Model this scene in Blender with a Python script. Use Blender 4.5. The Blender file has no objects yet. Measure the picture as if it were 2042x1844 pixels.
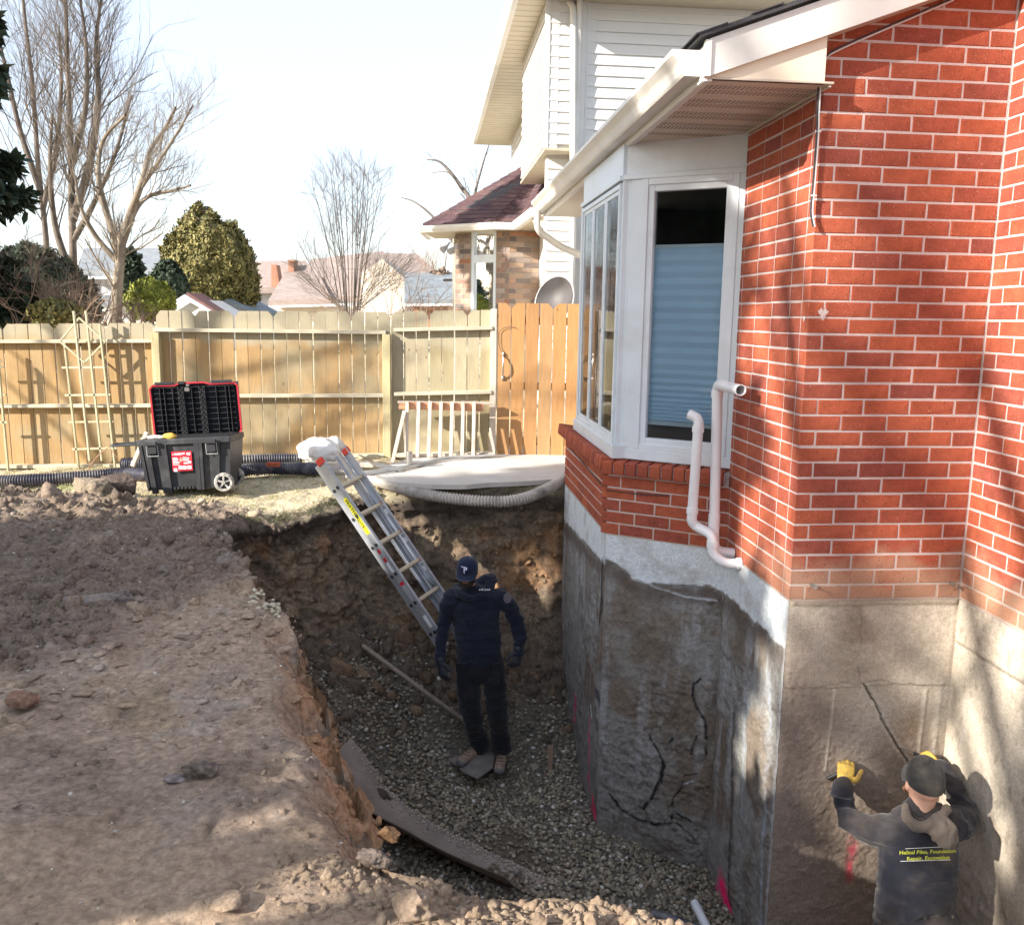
import bpy, bmesh, math, random
import numpy as np
from mathutils import Vector, Matrix
from mathutils.bvhtree import BVHTree
random.seed(7); rng = np.random.default_rng(11)
scene = bpy.context.scene
COL = scene.collection
R = math.radians

# ------------------------------------------------------------------ camera
FPX = 1775.; CXP, CYP = 1021., 922.; CAMZ = 2.0
PIT = math.atan(289/FPX); ROLL = 0.016
_f = np.array([0, math.cos(PIT), -math.sin(PIT)]); _u0 = np.array([0, math.sin(PIT), math.cos(PIT)]); _r0 = np.array([1., 0, 0])
_r = math.cos(ROLL)*_r0+math.sin(ROLL)*_u0; _u = -math.sin(ROLL)*_r0+math.cos(ROLL)*_u0
cam_d = bpy.data.cameras.new('camera'); cam = bpy.data.objects.new('camera', cam_d); COL.objects.link(cam)
cam_d.sensor_width = 36; cam_d.lens = FPX/2042*36; cam_d.clip_end = 2000; cam_d.clip_start = .05
M3 = Matrix([[_r[0], _u[0], -_f[0]], [_r[1], _u[1], -_f[1]], [_r[2], _u[2], -_f[2]]])
cam.matrix_world = Matrix.Translation((0, 0, CAMZ)) @ M3.to_4x4()
scene.camera = cam

# ------------------------------------------------------------------ sky, sun, exposure
SUN_AZ, SUN_EL = 60., 24.5      # the light travels towards azimuth 60 deg right of +Y
wd = bpy.data.worlds.new('World'); scene.world = wd; wd.use_nodes = True
nt = wd.node_tree; bg = nt.nodes['Background']
sky = nt.nodes.new('ShaderNodeTexSky'); sky.sky_type = 'NISHITA'; sky.sun_disc = False
sky.sun_elevation = R(SUN_EL); sky.sun_rotation = R(180+SUN_AZ); sky.dust_density = 1.5; sky.air_density = 1.0; sky.ozone_density = 1.0
veil = nt.nodes.new('ShaderNodeMix'); veil.data_type = 'RGBA'; veil.inputs[0].default_value = .50; veil.inputs[7].default_value = (3.3, 3.4, 3.7, 1)   # thin even high cloud whitening the whole sky
nt.links.new(sky.outputs[0], veil.inputs[6]); nt.links.new(veil.outputs[2], bg.inputs[0]); bg.inputs[1].default_value = 0.15
sl = bpy.data.lights.new('sun', 'SUN'); sl.energy = 4.8; sl.angle = R(.55); sl.color = (1, .93, .82)
so = bpy.data.objects.new('sun', sl); COL.objects.link(so)
sdir = Vector((math.sin(R(SUN_AZ))*math.cos(R(SUN_EL)), math.cos(R(SUN_AZ))*math.cos(R(SUN_EL)), -math.sin(R(SUN_EL))))
so.rotation_euler = sdir.to_track_quat('-Z', 'Y').to_euler(); so.location = (-20, -12, 20)
scene.view_settings.view_transform = 'Standard'; scene.view_settings.look = 'None'
scene.view_settings.exposure = 1.36; scene.view_settings.gamma = 1

# ------------------------------------------------------------------ measuring helpers (pixel of the photo -> point on a known plane)
_C = np.array([0, 0, CAMZ])
def _ray(x, y): return _f+_r*(x-CXP)/FPX-_u*(y-CYP)/FPX
def atY(x, y, Y): r = _ray(x, y); return _C+r*(Y/r[1])
def atZ(x, y, Z): r = _ray(x, y); return _C+r*((Z-CAMZ)/r[2])
def onp(x, y, p, n): r = _ray(x, y); n = np.array(n, float); return _C+r*((np.array(p, float)-_C)@n/(r@n))
UU = np.array([math.cos(R(5.6)), math.sin(R(5.6)), 0]); VV = np.array([-UU[1], UU[0], 0]); AO = np.array([1.595, 4.9, 0])
def HU(a, b, z=0.): return AO+a*UU+b*VV+np.array([0, 0, z])
def sstep(a, b, x): t = np.clip((x-a)/(b-a), 0, 1); return t*t*(3-2*t)

# ------------------------------------------------------------------ numpy noise
_perm = np.random.default_rng(3).permutation(4096)
_val = np.random.default_rng(4).uniform(-1, 1, 4096)
def vnoise(p):
    p = np.asarray(p, float); i = np.floor(p).astype(np.int64); f = p-i; f = f*f*f*(f*(f*6-15)+10)
    def h(a, b, c): return _val[_perm[(_perm[(_perm[a & 4095]+b) & 4095]+c) & 4095]]
    x, y, z = i[..., 0], i[..., 1], i[..., 2]; fx, fy, fz = f[..., 0], f[..., 1], f[..., 2]
    c00 = h(x, y, z)*(1-fx)+h(x+1, y, z)*fx; c10 = h(x, y+1, z)*(1-fx)+h(x+1, y+1, z)*fx
    c01 = h(x, y, z+1)*(1-fx)+h(x+1, y, z+1)*fx; c11 = h(x, y+1, z+1)*(1-fx)+h(x+1, y+1, z+1)*fx
    return (c00*(1-fy)+c10*fy)*(1-fz)+(c01*(1-fy)+c11*fy)*fz
def fbm(p, o=4, s=1., g=.5, seed=0.):
    p = np.asarray(p, float)*s+seed*17.13; a = 1.; t = 0.; n = 0.
    for k in range(o): t = t+a*vnoise(p+k*31.7); n += a; a *= g; p = p*2.03
    return t/n
def ridged(p, o=3, s=1., seed=0.):
    p = np.asarray(p, float)*s+seed*13.7; a = 1.; t = 0.; n = 0.
    for k in range(o): t = t+a*(1-2*np.abs(vnoise(p+k*19.1))); n += a; a *= .5; p = p*2.07
    return t/n
def P3(x, y, z=0.):
    x, y, z = np.broadcast_arrays(np.asarray(x, float), y, z); return np.stack([x, y, z], -1)

# ------------------------------------------------------------------ objects, tags
def tag(o, label=None, cat=None, group=None, kind=None):
    if label: o['label'] = label
    if cat: o['category'] = cat
    if group: o['group'] = group
    if kind: o['kind'] = kind
    return o
def link(name, data, parent=None):
    o = bpy.data.objects.new(name, data); COL.objects.link(o)
    if parent is not None:
        o.parent = parent; o.matrix_parent_inverse = Matrix.Identity(4)
        if parent.type == 'EMPTY' or True:
            o.matrix_basis = root_inv(parent)
    return o
_wm = {}
def world(o): return _wm.get(o.name, Matrix.Identity(4))
def root_inv(parent): return world(parent).inverted()
def empty(name, loc=(0, 0, 0), rz=0.):
    o = bpy.data.objects.new(name, None); COL.objects.link(o); o.empty_display_size = .1
    o.location = loc; o.rotation_euler = (0, 0, rz)
    _wm[o.name] = Matrix.Translation(loc) @ Matrix.Rotation(rz, 4, 'Z')
    return o
def thing(name, label, cat, loc=(0, 0, 0), group=None, rz=0.): return tag(empty(name, loc, rz), label, cat, group)
def setworld(o, M):
    "place a parented object at a world matrix"
    o.matrix_basis = (world(o.parent).inverted() if o.parent else Matrix.Identity(4)) @ M
    _wm[o.name] = M.copy()
def np_mesh(name, v, f, smooth=True, cols=None, mat=None, uvs=None):
    v = np.asarray(v, np.float32); me = bpy.data.meshes.new(name)
    if isinstance(f, np.ndarray):
        n, k = f.shape; me.vertices.add(len(v)); me.vertices.foreach_set('co', v.ravel())
        me.loops.add(n*k); me.loops.foreach_set('vertex_index', f.astype(np.int32).ravel())
        me.polygons.add(n); me.polygons.foreach_set('loop_start', np.arange(0, n*k, k, dtype=np.int32))
        me.update(calc_edges=True)
    else:
        me.from_pydata([tuple(map(float, p)) for p in v], [], f); me.update()
    if smooth: me.polygons.foreach_set('use_smooth', np.ones(len(me.polygons), bool))
    if cols is not None:
        ca = me.color_attributes.new('Col', 'FLOAT_COLOR', 'POINT')
        c = np.ones((len(v), 4), np.float32); c[:, :3] = cols; ca.data.foreach_set('color', c.ravel())
    if mat: me.materials.append(mat)
    return me
def grid_faces(nu, nv, wrap=False):
    i = np.arange(nu-1)[:, None]; j = np.arange(nv if wrap else nv-1)[None, :]; j2 = (j+1) % nv
    return np.stack([i*nv+j, (i+1)*nv+j, (i+1)*nv+j2, i*nv+j2], -1).reshape(-1, 4)

class MB:
    "collects boxes, prisms, tubes and lathes into ONE mesh"
    def __init__(s): s.v = []; s.f = []
    def add(s, v, f): o = len(s.v); s.v += [tuple(map(float, p)) for p in v]; s.f += [tuple(int(i)+o for i in q) for q in f]; return s
    def box(s, c, size, X=(1, 0, 0), Y=(0, 1, 0), Z=(0, 0, 1), bev=0.):
        c = np.array(c, float); X, Y, Z = [np.array(q, float) for q in (X, Y, Z)]; a, b, d = [k/2 for k in size]
        if bev <= 0:
            vs = [c+X*a*i+Y*b*j+Z*d*k for i in (-1, 1) for j in (-1, 1) for k in (-1, 1)]
            return s.add(vs, [(0, 1, 3, 2), (4, 6, 7, 5), (0, 4, 5, 1), (2, 3, 7, 6), (0, 2, 6, 4), (1, 5, 7, 3)])
        vs = []; 
        for i in (-1, 1):
            for j in (-1, 1):
                for k in (-1, 1):
                    vs += [c+X*i*(a-bev)+Y*j*(b-bev)+Z*k*d, c+X*i*(a-bev)+Y*j*b+Z*k*(d-bev), c+X*i*a+Y*j*(b-bev)+Z*k*(d-bev)]
        def id(i, j, k, q): return ((i > 0)*4+(j > 0)*2+(k > 0))*3+q
        f = []
        for k in (-1, 1): q = [id(-1, -1, k, 0), id(1, -1, k, 0), id(1, 1, k, 0), id(-1, 1, k, 0)]; f.append(q if k > 0 else q[::-1])
        for j in (-1, 1): q = [id(-1, j, -1, 1), id(1, j, -1, 1), id(1, j, 1, 1), id(-1, j, 1, 1)]; f.append(q if j < 0 else q[::-1])
        for i in (-1, 1): q = [id(i, -1, -1, 2), id(i, 1, -1, 2), id(i, 1, 1, 2), id(i, -1, 1, 2)]; f.append(q if i > 0 else q[::-1])
        for j in (-1, 1):
            for k in (-1, 1): q = [id(-1, j, k, 0), id(1, j, k, 0), id(1, j, k, 1), id(-1, j, k, 1)]; f.append(q if j*k < 0 else q[::-1])
        for i in (-1, 1):
            for k in (-1, 1): q = [id(i, -1, k, 0), id(i, 1, k, 0), id(i, 1, k, 2), id(i, -1, k, 2)]; f.append(q if i*k > 0 else q[::-1])
        for i in (-1, 1):
            for j in (-1, 1): q = [id(i, j, -1, 1), id(i, j, 1, 1), id(i, j, 1, 2), id(i, j, -1, 2)]; f.append(q if i*j < 0 else q[::-1])
        for i in (-1, 1):
            for j in (-1, 1):
                for k in (-1, 1): q = [id(i, j, k, 0), id(i, j, k, 1), id(i, j, k, 2)]; f.append(q if i*j*k < 0 else q[::-1])
        return s.add(vs, f)
    def beam(s, p, q, w, h, up=(0, 0, 1), bev=0.):
        p = np.array(p, float); q = np.array(q, float); d = q-p; L = np.linalg.norm(d); d /= L
        sd = np.cross(d, up); sd /= np.linalg.norm(sd); n = np.cross(sd, d)
        return s.box((p+q)/2, (L, w, h), d, sd, n, bev)
    def prism(s, poly, d):
        "poly: list of 3D points (planar), extruded by vector d"
        n = len(poly); poly = [np.array(p, float) for p in poly]; d = np.array(d, float)
        vs = poly+[p+d for p in poly]
        nn = np.zeros(3)
        for i in range(n): nn += np.cross(poly[i], poly[(i+1) % n])
        flip = nn@d > 0
        f = [tuple(range(n)), tuple(range(2*n-1, n-1, -1))]+[(i, i+n, (i+1) % n+n, (i+1) % n) for i in range(n)]
        if flip: f = [q[::-1] for q in f]
        return s.add(vs, f)
    def tube(s, pts, r, n=10, cap=True, close=False):
        pts = np.array(pts, float); m = len(pts); rr = np.broadcast_to(np.array(r, float), (m,)) if np.ndim(r) < 2 else r
        T = np.gradient(pts, axis=0); T /= np.linalg.norm(T, axis=1)[:, None]+1e-12
        a = np.array([0, 0, 1.]) if abs(T[0][2]) < .9 else np.array([1., 0, 0]); N = np.cross(T[0], a); N /= np.linalg.norm(N)
        vs = []; th = np.linspace(0, 2*np.pi, n, endpoint=False)
        for i in range(m):
            N = N-T[i]*(N@T[i]); N /= np.linalg.norm(N)+1e-12; B = np.cross(T[i], N)
            vs.append(pts[i]+rr[i]*(np.cos(th)[:, None]*N+np.sin(th)[:, None]*B))
        f = [tuple(q[::-1]) for q in grid_faces(m, n, True)]
        if cap: f += [tuple(range(n))[::-1], tuple(range((m-1)*n, m*n))]
        return s.add(np.concatenate(vs), f)
    def cyl(s, p, q, r, n=16, r2=None): return s.tube([p, q], [r, r if r2 is None else r2], n)
    def build(s, name, mat, parent=None, smooth=False, angle=None):
        me = bpy.data.meshes.new(name); me.from_pydata(s.v, [], s.f); me.update()
        if mat: me.materials.append(mat)
        if smooth or angle:
            me.polygons.foreach_set('use_smooth', np.ones(len(me.polygons), bool))
            try: me.set_sharp_from_angle(angle=R(angle or 40))
            except Exception: pass
        return link(name, me, parent)
def fillet(pts, r=.05, n=6):
    pts = [np.array(p, float) for p in pts]; out = [pts[0]]
    for i in range(1, len(pts)-1):
        a = pts[i-1]-pts[i]; b = pts[i+1]-pts[i]; la = np.linalg.norm(a); lb = np.linalg.norm(b); q = min(r, la*.49, lb*.49)
        A = pts[i]+a/la*q; B = pts[i]+b/lb*q
        for t in np.linspace(0, 1, n): out.append((1-t)**2*A+2*t*(1-t)*pts[i]+t*t*B)
    out.append(pts[-1]); return np.array(out)
def spline(pts, n=8):
    pts = np.array(pts, float); P = np.vstack([2*pts[0]-pts[1], pts, 2*pts[-1]-pts[-2]]); out = []
    for i in range(1, len(P)-2):
        for t in np.linspace(0, 1, n, endpoint=False):
            a, b, c, d = P[i-1], P[i], P[i+1], P[i+2]
            out.append(.5*((2*b)+(c-a)*t+(2*a-5*b+4*c-d)*t*t+(-a+3*b-3*c+d)*t**3))
    out.append(pts[-1]); return np.array(out)

# ------------------------------------------------------------------ materials
def mat(name, col, rough=.75, var=.18, vs=6., col2=None, m2=.5, s2=2., bump=.15, bs=60., metal=0., spec=.4, attr=False, rand=None, stretch=(1, 1, 1), det=6, fine=0., extra=None, coord='Object', sheen=0., bd=.01, bdet=5):
    m = bpy.data.materials.new(name); m.use_nodes = True; nt = m.node_tree; N = nt.nodes; L = nt.links
    b = N['Principled BSDF']; b.inputs['Roughness'].default_value = rough; b.inputs['Metallic'].default_value = metal
    b.inputs['Specular IOR Level'].default_value = spec
    if sheen: b.inputs['Sheen Weight'].default_value = sheen
    tc = N.new('ShaderNodeTexCoord'); mp = N.new('ShaderNodeMapping'); L.new(tc.outputs[coord], mp.inputs[0]); mp.inputs['Scale'].default_value = stretch
    def noise(sc, d=det, r=.6):
        n = N.new('ShaderNodeTexNoise'); n.inputs['Scale'].default_value = sc; n.inputs['Detail'].default_value = d; n.inputs['Roughness'].default_value = r
        L.new(mp.outputs[0], n.inputs['Vector']); return n.outputs['Fac']
    def ramp(fac, lo, hi, a=0., c=1.):
        r = N.new('ShaderNodeMapRange'); L.new(fac, r.inputs[0]); r.inputs[1].default_value = lo; r.inputs[2].default_value = hi; r.inputs[3].default_value = a; r.inputs[4].default_value = c; return r.outputs[0]
    def mix(f, a, c, mode='MIX'):
        x = N.new('ShaderNodeMix'); x.data_type = 'RGBA'; x.blend_type = mode
        for s_, v_ in ((0, f), (6, a), (7, c)):
            if isinstance(v_, (int, float)): x.inputs[s_].default_value = v_
            elif isinstance(v_, tuple): x.inputs[s_].default_value = (*v_[:3], 1)
            else: L.new(v_, x.inputs[s_])
        return x.outputs[2]
    if attr:
        at = N.new('ShaderNodeVertexColor'); at.layer_name = 'Col'; c = at.outputs[0]
    else: c = tuple(col)
    if rand:
        oi = N.new('ShaderNodeObjectInfo'); ge = N.new('ShaderNodeNewGeometry'); ad = N.new('ShaderNodeMath'); ad.operation = 'ADD'
        L.new(oi.outputs['Random'], ad.inputs[0]); L.new(ge.outputs['Random Per Island'], ad.inputs[1])
        fr = N.new('ShaderNodeMath'); fr.operation = 'FRACT'; L.new(ad.outputs[0], fr.inputs[0])
        cr = N.new('ShaderNodeValToRGB'); L.new(fr.outputs[0], cr.inputs[0]); e = cr.color_ramp.elements
        e[0].color = (*rand[0], 1); e[0].position = 0; e[1].color = (*rand[-1], 1); e[1].position = 1
        for i, q in enumerate(rand[1:-1]): k = e.new((i+1)/(len(rand)-1)); k.color = (*q, 1)
        c = cr.outputs[0]
    if col2: c = mix(ramp(noise(s2), m2-.12, m2+.12), c, tuple(col2))
    n1 = noise(vs); lo = 1-var; hi = 1+var
    c = mix(1., c, mix(ramp(n1, .3, .7), (lo, lo, lo), (hi, hi, hi)), 'MULTIPLY')
    if fine:
        n3 = noise(bs*1.3, 3, .7); c = mix(1., c, mix(ramp(n3, .35, .65), (1-fine,)*3, (1+fine,)*3), 'MULTIPLY')
    if extra: c = extra(N, L, c, mix, ramp, noise, tc, mp, b)
    L.new(c, b.inputs['Base Color']) if not isinstance(c, tuple) else None
    if bump:
        bn = N.new('ShaderNodeBump'); bn.inputs['Strength'].default_value = bump; bn.inputs['Distance'].default_value = bd
        L.new(noise(bs, bdet, .65 if bdet < 7 else .78), bn.inputs['Height']); L.new(bn.outputs[0], b.inputs['Normal'])
    return m
def wz(N, L):
    g = N.new('ShaderNodeNewGeometry'); s = N.new('ShaderNodeSeparateXYZ'); L.new(g.outputs['Position'], s.inputs[0]); return g.outputs['Position'], s.outputs
def brick_extra(N, L, c, mix, ramp, noise, tc, mp, b):
    pos, xyz = wz(N, L)
    n = N.new('ShaderNodeTexNoise'); n.inputs['Scale'].default_value = 5; n.inputs['Detail'].default_value = 6; L.new(pos, n.inputs['Vector'])
    # soil smeared over the lowest courses of the end wall
    z = N.new('ShaderNodeMath'); z.operation = 'ADD'; L.new(xyz[2], z.inputs[0])
    k = N.new('ShaderNodeMath'); k.operation = 'MULTIPLY'; L.new(n.outputs['Fac'], k.inputs[0]); k.inputs[1].default_value = .5; L.new(k.outputs[0], z.inputs[1])
    f0 = ramp(z.outputs[0], .80, .98, .55, 0.); mm = N.new('ShaderNodeMath'); mm.operation = 'MULTIPLY'; L.new(f0, mm.inputs[0]); L.new(ramp(xyz[0], 1.5, 1.62), mm.inputs[1]); f = mm.outputs[0]
    c = mix(f, c, (.42, .30, .20))
    # pits
    v = N.new('ShaderNodeTexNoise'); v.inputs['Scale'].default_value = 95; v.inputs['Detail'].default_value = 2; L.new(pos, v.inputs['Vector'])
    c = mix(ramp(v.outputs['Fac'], .62, .7, 0, .65), c, (.10, .03, .02))
    v2 = N.new('ShaderNodeTexNoise'); v2.inputs['Scale'].default_value = 130; v2.inputs['Detail'].default_value = 1; L.new(pos, v2.inputs['Vector'])
    c = mix(ramp(v2.outputs['Fac'], .72, .76, 0, .7), c, (.6, .4, .3))
    return c
MT = {}
def defm(k, *a, **kw): MT[k] = mat(k, *a, **kw); return MT[k]
defm('brick', (.4, .08, .03), .85, .22, 14, rand=[(.33, .080, .042), (.37, .090, .044), (.31, .073, .041), (.27, .065, .042), (.36, .090, .045), (.32, .078, .042), (.235, .060, .044)], bump=.5, bs=110, extra=brick_extra, fine=.1, spec=.25)
defm('mortar', (.50, .405, .385), .9, .12, 9, bump=.5, bs=120, fine=.08, extra=lambda N, L, c, mix, ramp, noise, tc, mp, b: mix(ramp(wz(N, L)[1][2], .4, .75, .6, 0), c, (.36, .27, .18)))
defm('white_alu', (.66, .64, .60), .38, .05, 3, bump=.03, bs=20, spec=.5, col2=(.58, .55, .50), m2=.62, s2=2.2)
defm('soffit', (.54, .47, .385), .5, .05, 3, bump=.03, bs=30)
defm('vinyl', (.62, .68, .73), .35, .05, 3, bump=.03, bs=20, col2=(.55, .59, .62), m2=.62, s2=3.5)
defm('blind', (.62, .78, .92), .8, .04, 3, bump=.02)
defm('pvc', (.70, .71, .73), .3, .05, 3, bump=.01, bs=10, spec=.5)
defm('siding', (.66, .65, .63), .5, .04, 2, bump=.04, bs=40, stretch=(.3, .3, 3))
defm('nsoffit', (.50, .44, .33), .5, .08, 3, bump=.03, bs=40)
defm('dark', (.012, .012, .014), .6, .1)
defm('roofedge', (.05, .05, .055), .85, .2, 20, bump=.4, bs=90)
defm('cable', (.03, .03, .035), .5, .1); defm('cable_white', (.6, .6, .6), .5, .1)
defm('steel', (.45, .44, .42), .35, .2, 20, metal=.9, bump=.1)
def glass_mat():
    m = bpy.data.materials.new('window_glass'); m.use_nodes = True; N = m.node_tree.nodes; L = m.node_tree.links
    N.remove(N['Principled BSDF']); o = N['Material Output']
    t = N.new('ShaderNodeBsdfTransparent'); t.inputs[0].default_value = (.86, .9, .92, 1)
    g = N.new('ShaderNodeBsdfGlossy'); g.inputs['Roughness'].default_value = .02; g.inputs[0].default_value = (.95, .97, 1, 1)
    fr = N.new('ShaderNodeFresnel'); fr.inputs[0].default_value = 1.55
    bn = N.new('ShaderNodeBump'); bn.inputs['Strength'].default_value = .03; bn.inputs['Distance'].default_value = .02; nz = N.new('ShaderNodeTexNoise'); nz.inputs['Scale'].default_value = 3
    L.new(nz.outputs[0], bn.inputs['Height']); L.new(bn.outputs[0], g.inputs['Normal'])
    x = N.new('ShaderNodeMixShader'); L.new(fr.outputs[0], x.inputs[0]); L.new(t.outputs[0], x.inputs[1]); L.new(g.outputs[0], x.inputs[2]); L.new(x.outputs[0], o.inputs[0])
    return m
MT['glass'] = glass_mat()
# ================================================================== the brick house with its bay
house = thing('brick_house', 'red brick house with a white bay window, bared concrete foundation and white eaves', 'house', tuple(HU(0, 0, -2)))
Zv = np.array([0, 0, 1.])
class PL:
    "a vertical wall plane: origin o, direction d along it, outward normal n"
    def __init__(s, o, q, out):
        s.o = np.array(o, float); s.o[2] = 0; q = np.array(q, float); q[2] = 0; s.L = np.linalg.norm(q-s.o); s.d = (q-s.o)/s.L
        s.n = np.array([s.d[1], -s.d[0], 0]); s.n *= np.sign(s.n@np.array(out, float))
    def p(s, t, z, off=0.): return s.o+s.d*t+s.n*off+Zv*z
    def box(s, mb, s0, s1, z0, z1, t0, t1, bev=0.):
        return mb.box(s.p((s0+s1)/2, (z0+z1)/2, (t0+t1)/2), (s1-s0, t1-t0, z1-z0), s.d, s.n, Zv, bev)
    def M(s, t, z, off, sx=1., sy=1., sz=1., rz=0.):
        X = s.d*math.cos(rz)+s.n*math.sin(rz); Y = np.cross(Zv, X)
        m = Matrix([[X[0]*sx, Y[0]*sy, 0, 0], [X[1]*sx, Y[1]*sy, 0, 0], [0, 0, sz, 0], [0, 0, 0, 1]]); q = s.p(t, z, off)
        m[0][3], m[1][3], m[2][3] = q; return m
A0, B0 = HU(0, 0), HU(1.03, 0); C0, D0, E0, F0 = HU(0, 1.10), HU(-.735, 1.61), HU(-.735, 3.6), HU(0, 4.1)
W0 = PL(A0, C0, -UU); W1 = PL(A0, B0, -VV); W2 = PL(B0, HU(1.03, -1.5), -UU); W3 = PL(C0, D0, (-.487, -.873, 0)); W4 = PL(D0, E0, -UU); W5 = PL(E0, F0, VV-UU)
ZB = .43; CH = .0886; BL = .267
# wall bodies (mortar face); every visible brick is set into them
mb = MB()
for W, z1, s0_ in ((W0, 3.35, .004), (W1, 4.6, .0028), (W2, 4.6, -.03), (W3, .93, .0), (W4, .93, .0), (W5, .93, 0)): W.box(mb, s0_, W.L+(.02 if W is W1 else 0), ZB-.012, z1, -.14, -.0028)
wallmesh = mb.build('wall', MT['mortar'], house)
def brick_mesh(seed):
    r = random.Random(seed); mb = MB(); mb.box((0, 0, 0), (.257, .095, .0785), bev=.0035)
    me = bpy.data.meshes.new('brick'); me.from_pydata([(x+r.uniform(-.0012, .0012), y+r.uniform(-.0008, .0008), z+r.uniform(-.0012, .0012)) for x, y, z in mb.v], [], mb.f)
    me.materials.append(MT['brick']); me.update(); return me
BM = [brick_mesh(i) for i in range(4)]
BR = []   # (matrix, visible size score)
def course(W, z, s0, s1, start, off=.0, seed=0, par=1, score=1.):
    "lay bricks along W between s0 and s1; start = length of the first brick"
    s = s0; L = start
    while s < s1-.015:
        e = min(s+L, s1)
        if e-s > .02: BR.append((W.M((s+e)/2, z+CH/2+random.uniform(-.0015, .0015), -.0475+off+random.uniform(-.0012, .0012), (e-s)/.257, 1, 1, random.uniform(-.004, .004)), score))
        s = e+.010; L = .257
rk = lambda a: 3.205+.365*(a+.66)+.10
for i in range(46):
    z = ZB+i*CH
    if i % 2:   # long brick on the end wall, header on the side
        a = 0.; st = .225
        s = a; L = st
    else: st = .083
    # end wall W1, clipped by the rake
    s = 0.; L = st
    while s < 1.02:
        e = min(s+L, 1.022)
        if z < rk(e)-.02 and e-s > .02:
            BR.append((W1.M((s+e)/2, z+CH/2+random.uniform(-.0015, .0015), -.0475+random.uniform(-.0015, .0015), (e-s)/.257, 1, 1, random.uniform(-.004, .004)), 3))
        s = e+.010; L = .257
    if z < 3.2:
        if i % 2: course(W0, z, .105, 1.10, .16, score=2)
        else: course(W0, z, .0, 1.10, .225, score=2) if False else course(W0, z, .105, 1.10, .13+.02, score=2)
    course(W2, z, .004, 1.5, .10 if i % 2 else .235, score=1.5 if z < 4.1 else .1)
for i in range(5):
    z = ZB+i*CH
    course(W3, z, .0, W3.L+.045, .14 if i % 2 else .257, score=2)
    course(W4, z, .0, W4.L+.03, .17 if i % 2 else .257, score=1)
    course(W5, z, .0, W5.L, .2 if i % 2 else .257, score=.1)
BR.sort(key=lambda t: -t[1])
NSILL = 26
keep = BR[:300-0]; rest = BR[300:]
for k, (m, _) in enumerate(keep):
    o = bpy.data.objects.new('brick', BM[k % 4]); COL.objects.link(o); o.parent = house; o.matrix_parent_inverse = Matrix.Identity(4); setworld(o, m)
def join_instances(name, items, mt, parent, kind=None):
    "many copies of small meshes joined into one mesh; items = (mesh, matrix)"
    vs, fs, off = [], [], 0; cache = {}
    for me, m in items:
        if me.name not in cache:
            v = np.empty(len(me.vertices)*3); me.vertices.foreach_get('co', v); cache[me.name] = (v.reshape(-1, 3), [tuple(p.vertices) for p in me.polygons])
        v, f = cache[me.name]; mm = np.array(m)
        vs.append(v@mm[:3, :3].T+mm[:3, 3]); fs += [tuple(i+off for i in q) for q in f]; off += len(v)
    me = bpy.data.meshes.new(name); me.from_pydata(np.concatenate(vs).tolist(), [], fs); me.update(); me.materials.append(mt)
    o = link(name, me, parent)
    if kind: o['kind'] = kind
    return o
join_instances('brick_courses', [(BM[k % 4], m) for k, (m, _) in enumerate(rest)], MT['brick'], house, 'stuff')
# rowlock sill of bricks on edge round the bay
sill_me = bpy.data.meshes.new('sill_brick'); q = MB(); q.box((0, 0, 0), (.0785, .20, .095), bev=.004); sill_me.from_pydata(q.v, [], q.f); sill_me.materials.append(MT['brick'])
mbm = MB()
for W, s0, s1 in ((W3, .02, W3.L+.03), (W4, -.02, W4.L+.1)):
    W.box(mbm, s0, s1-.02, .90, .975, -.12, .045)
    n = int((s1-s0)/.0885)
    for i in range(n):
        o = bpy.data.objects.new('sill_brick', sill_me); COL.objects.link(o); o.parent = house; o.matrix_parent_inverse = Matrix.Identity(4)
        m = W.M(s0+(i+.5)*(s1-s0)/n, .945+random.uniform(-.002, .002), -.035+random.uniform(-.003, .003)); setworld(o, m @ Matrix.Rotation(R(-7 if W is W3 else 7), 4, 'X'))
mbm.build('sill_mortar', MT['mortar'], house)

# ---- foundation: bared concrete, each face a displaced sheet with its own marks
def pdist(S, Z, pts):
    d = np.full(S.shape, 1e9)
    for (a, b), (c, e) in zip(pts[:-1], pts[1:]):
        vx, vz = c-a, e-b; t = np.clip(((S-a)*vx+(Z-b)*vz)/(vx*vx+vz*vz+1e-12), 0, 1); d = np.minimum(d, np.hypot(S-a-t*vx, Z-b-t*vz))
    return d
defm('foundation', (.3, .27, .24), .93, .12, 30, attr=True, bump=.6, bs=60, fine=.16, spec=.2, bdet=8)
def lerp(c, k, w): w = np.clip(w, 0, 1)[..., None]; return c*(1-w)+np.array(k)*w
def panel(W, z0, z1, res, paint, ext=0.):
    nu = max(8, int((W.L+ext)/res)); nv = max(8, int((z1-z0)/res))
    S, Z = np.meshgrid(np.linspace(0, W.L+ext, nu), np.linspace(z0, z1, nv), indexing='ij')
    col, dis = paint(S, Z)
    edge = np.minimum(sstep(0, .03, S), sstep(0, .03, S.max()-S)); dis = dis*np.clip(edge*.8+.2, 0, 1)
    p = W.o+S[..., None]*W.d+Z[..., None]*Zv+(dis[..., None])*W.n
    f = grid_faces(nu, nv)
    fl = np.dot(np.cross(W.d, Zv), W.n) < 0
    return link('foundation_face', np_mesh('foundation_face', p.reshape(-1, 3), f[:, ::-1] if fl else f, True, np.clip(col, 0, 1).reshape(-1, 3), MT['foundation']), house)
def q3(S, Z, k): return P3(S, Z, k)
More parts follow.
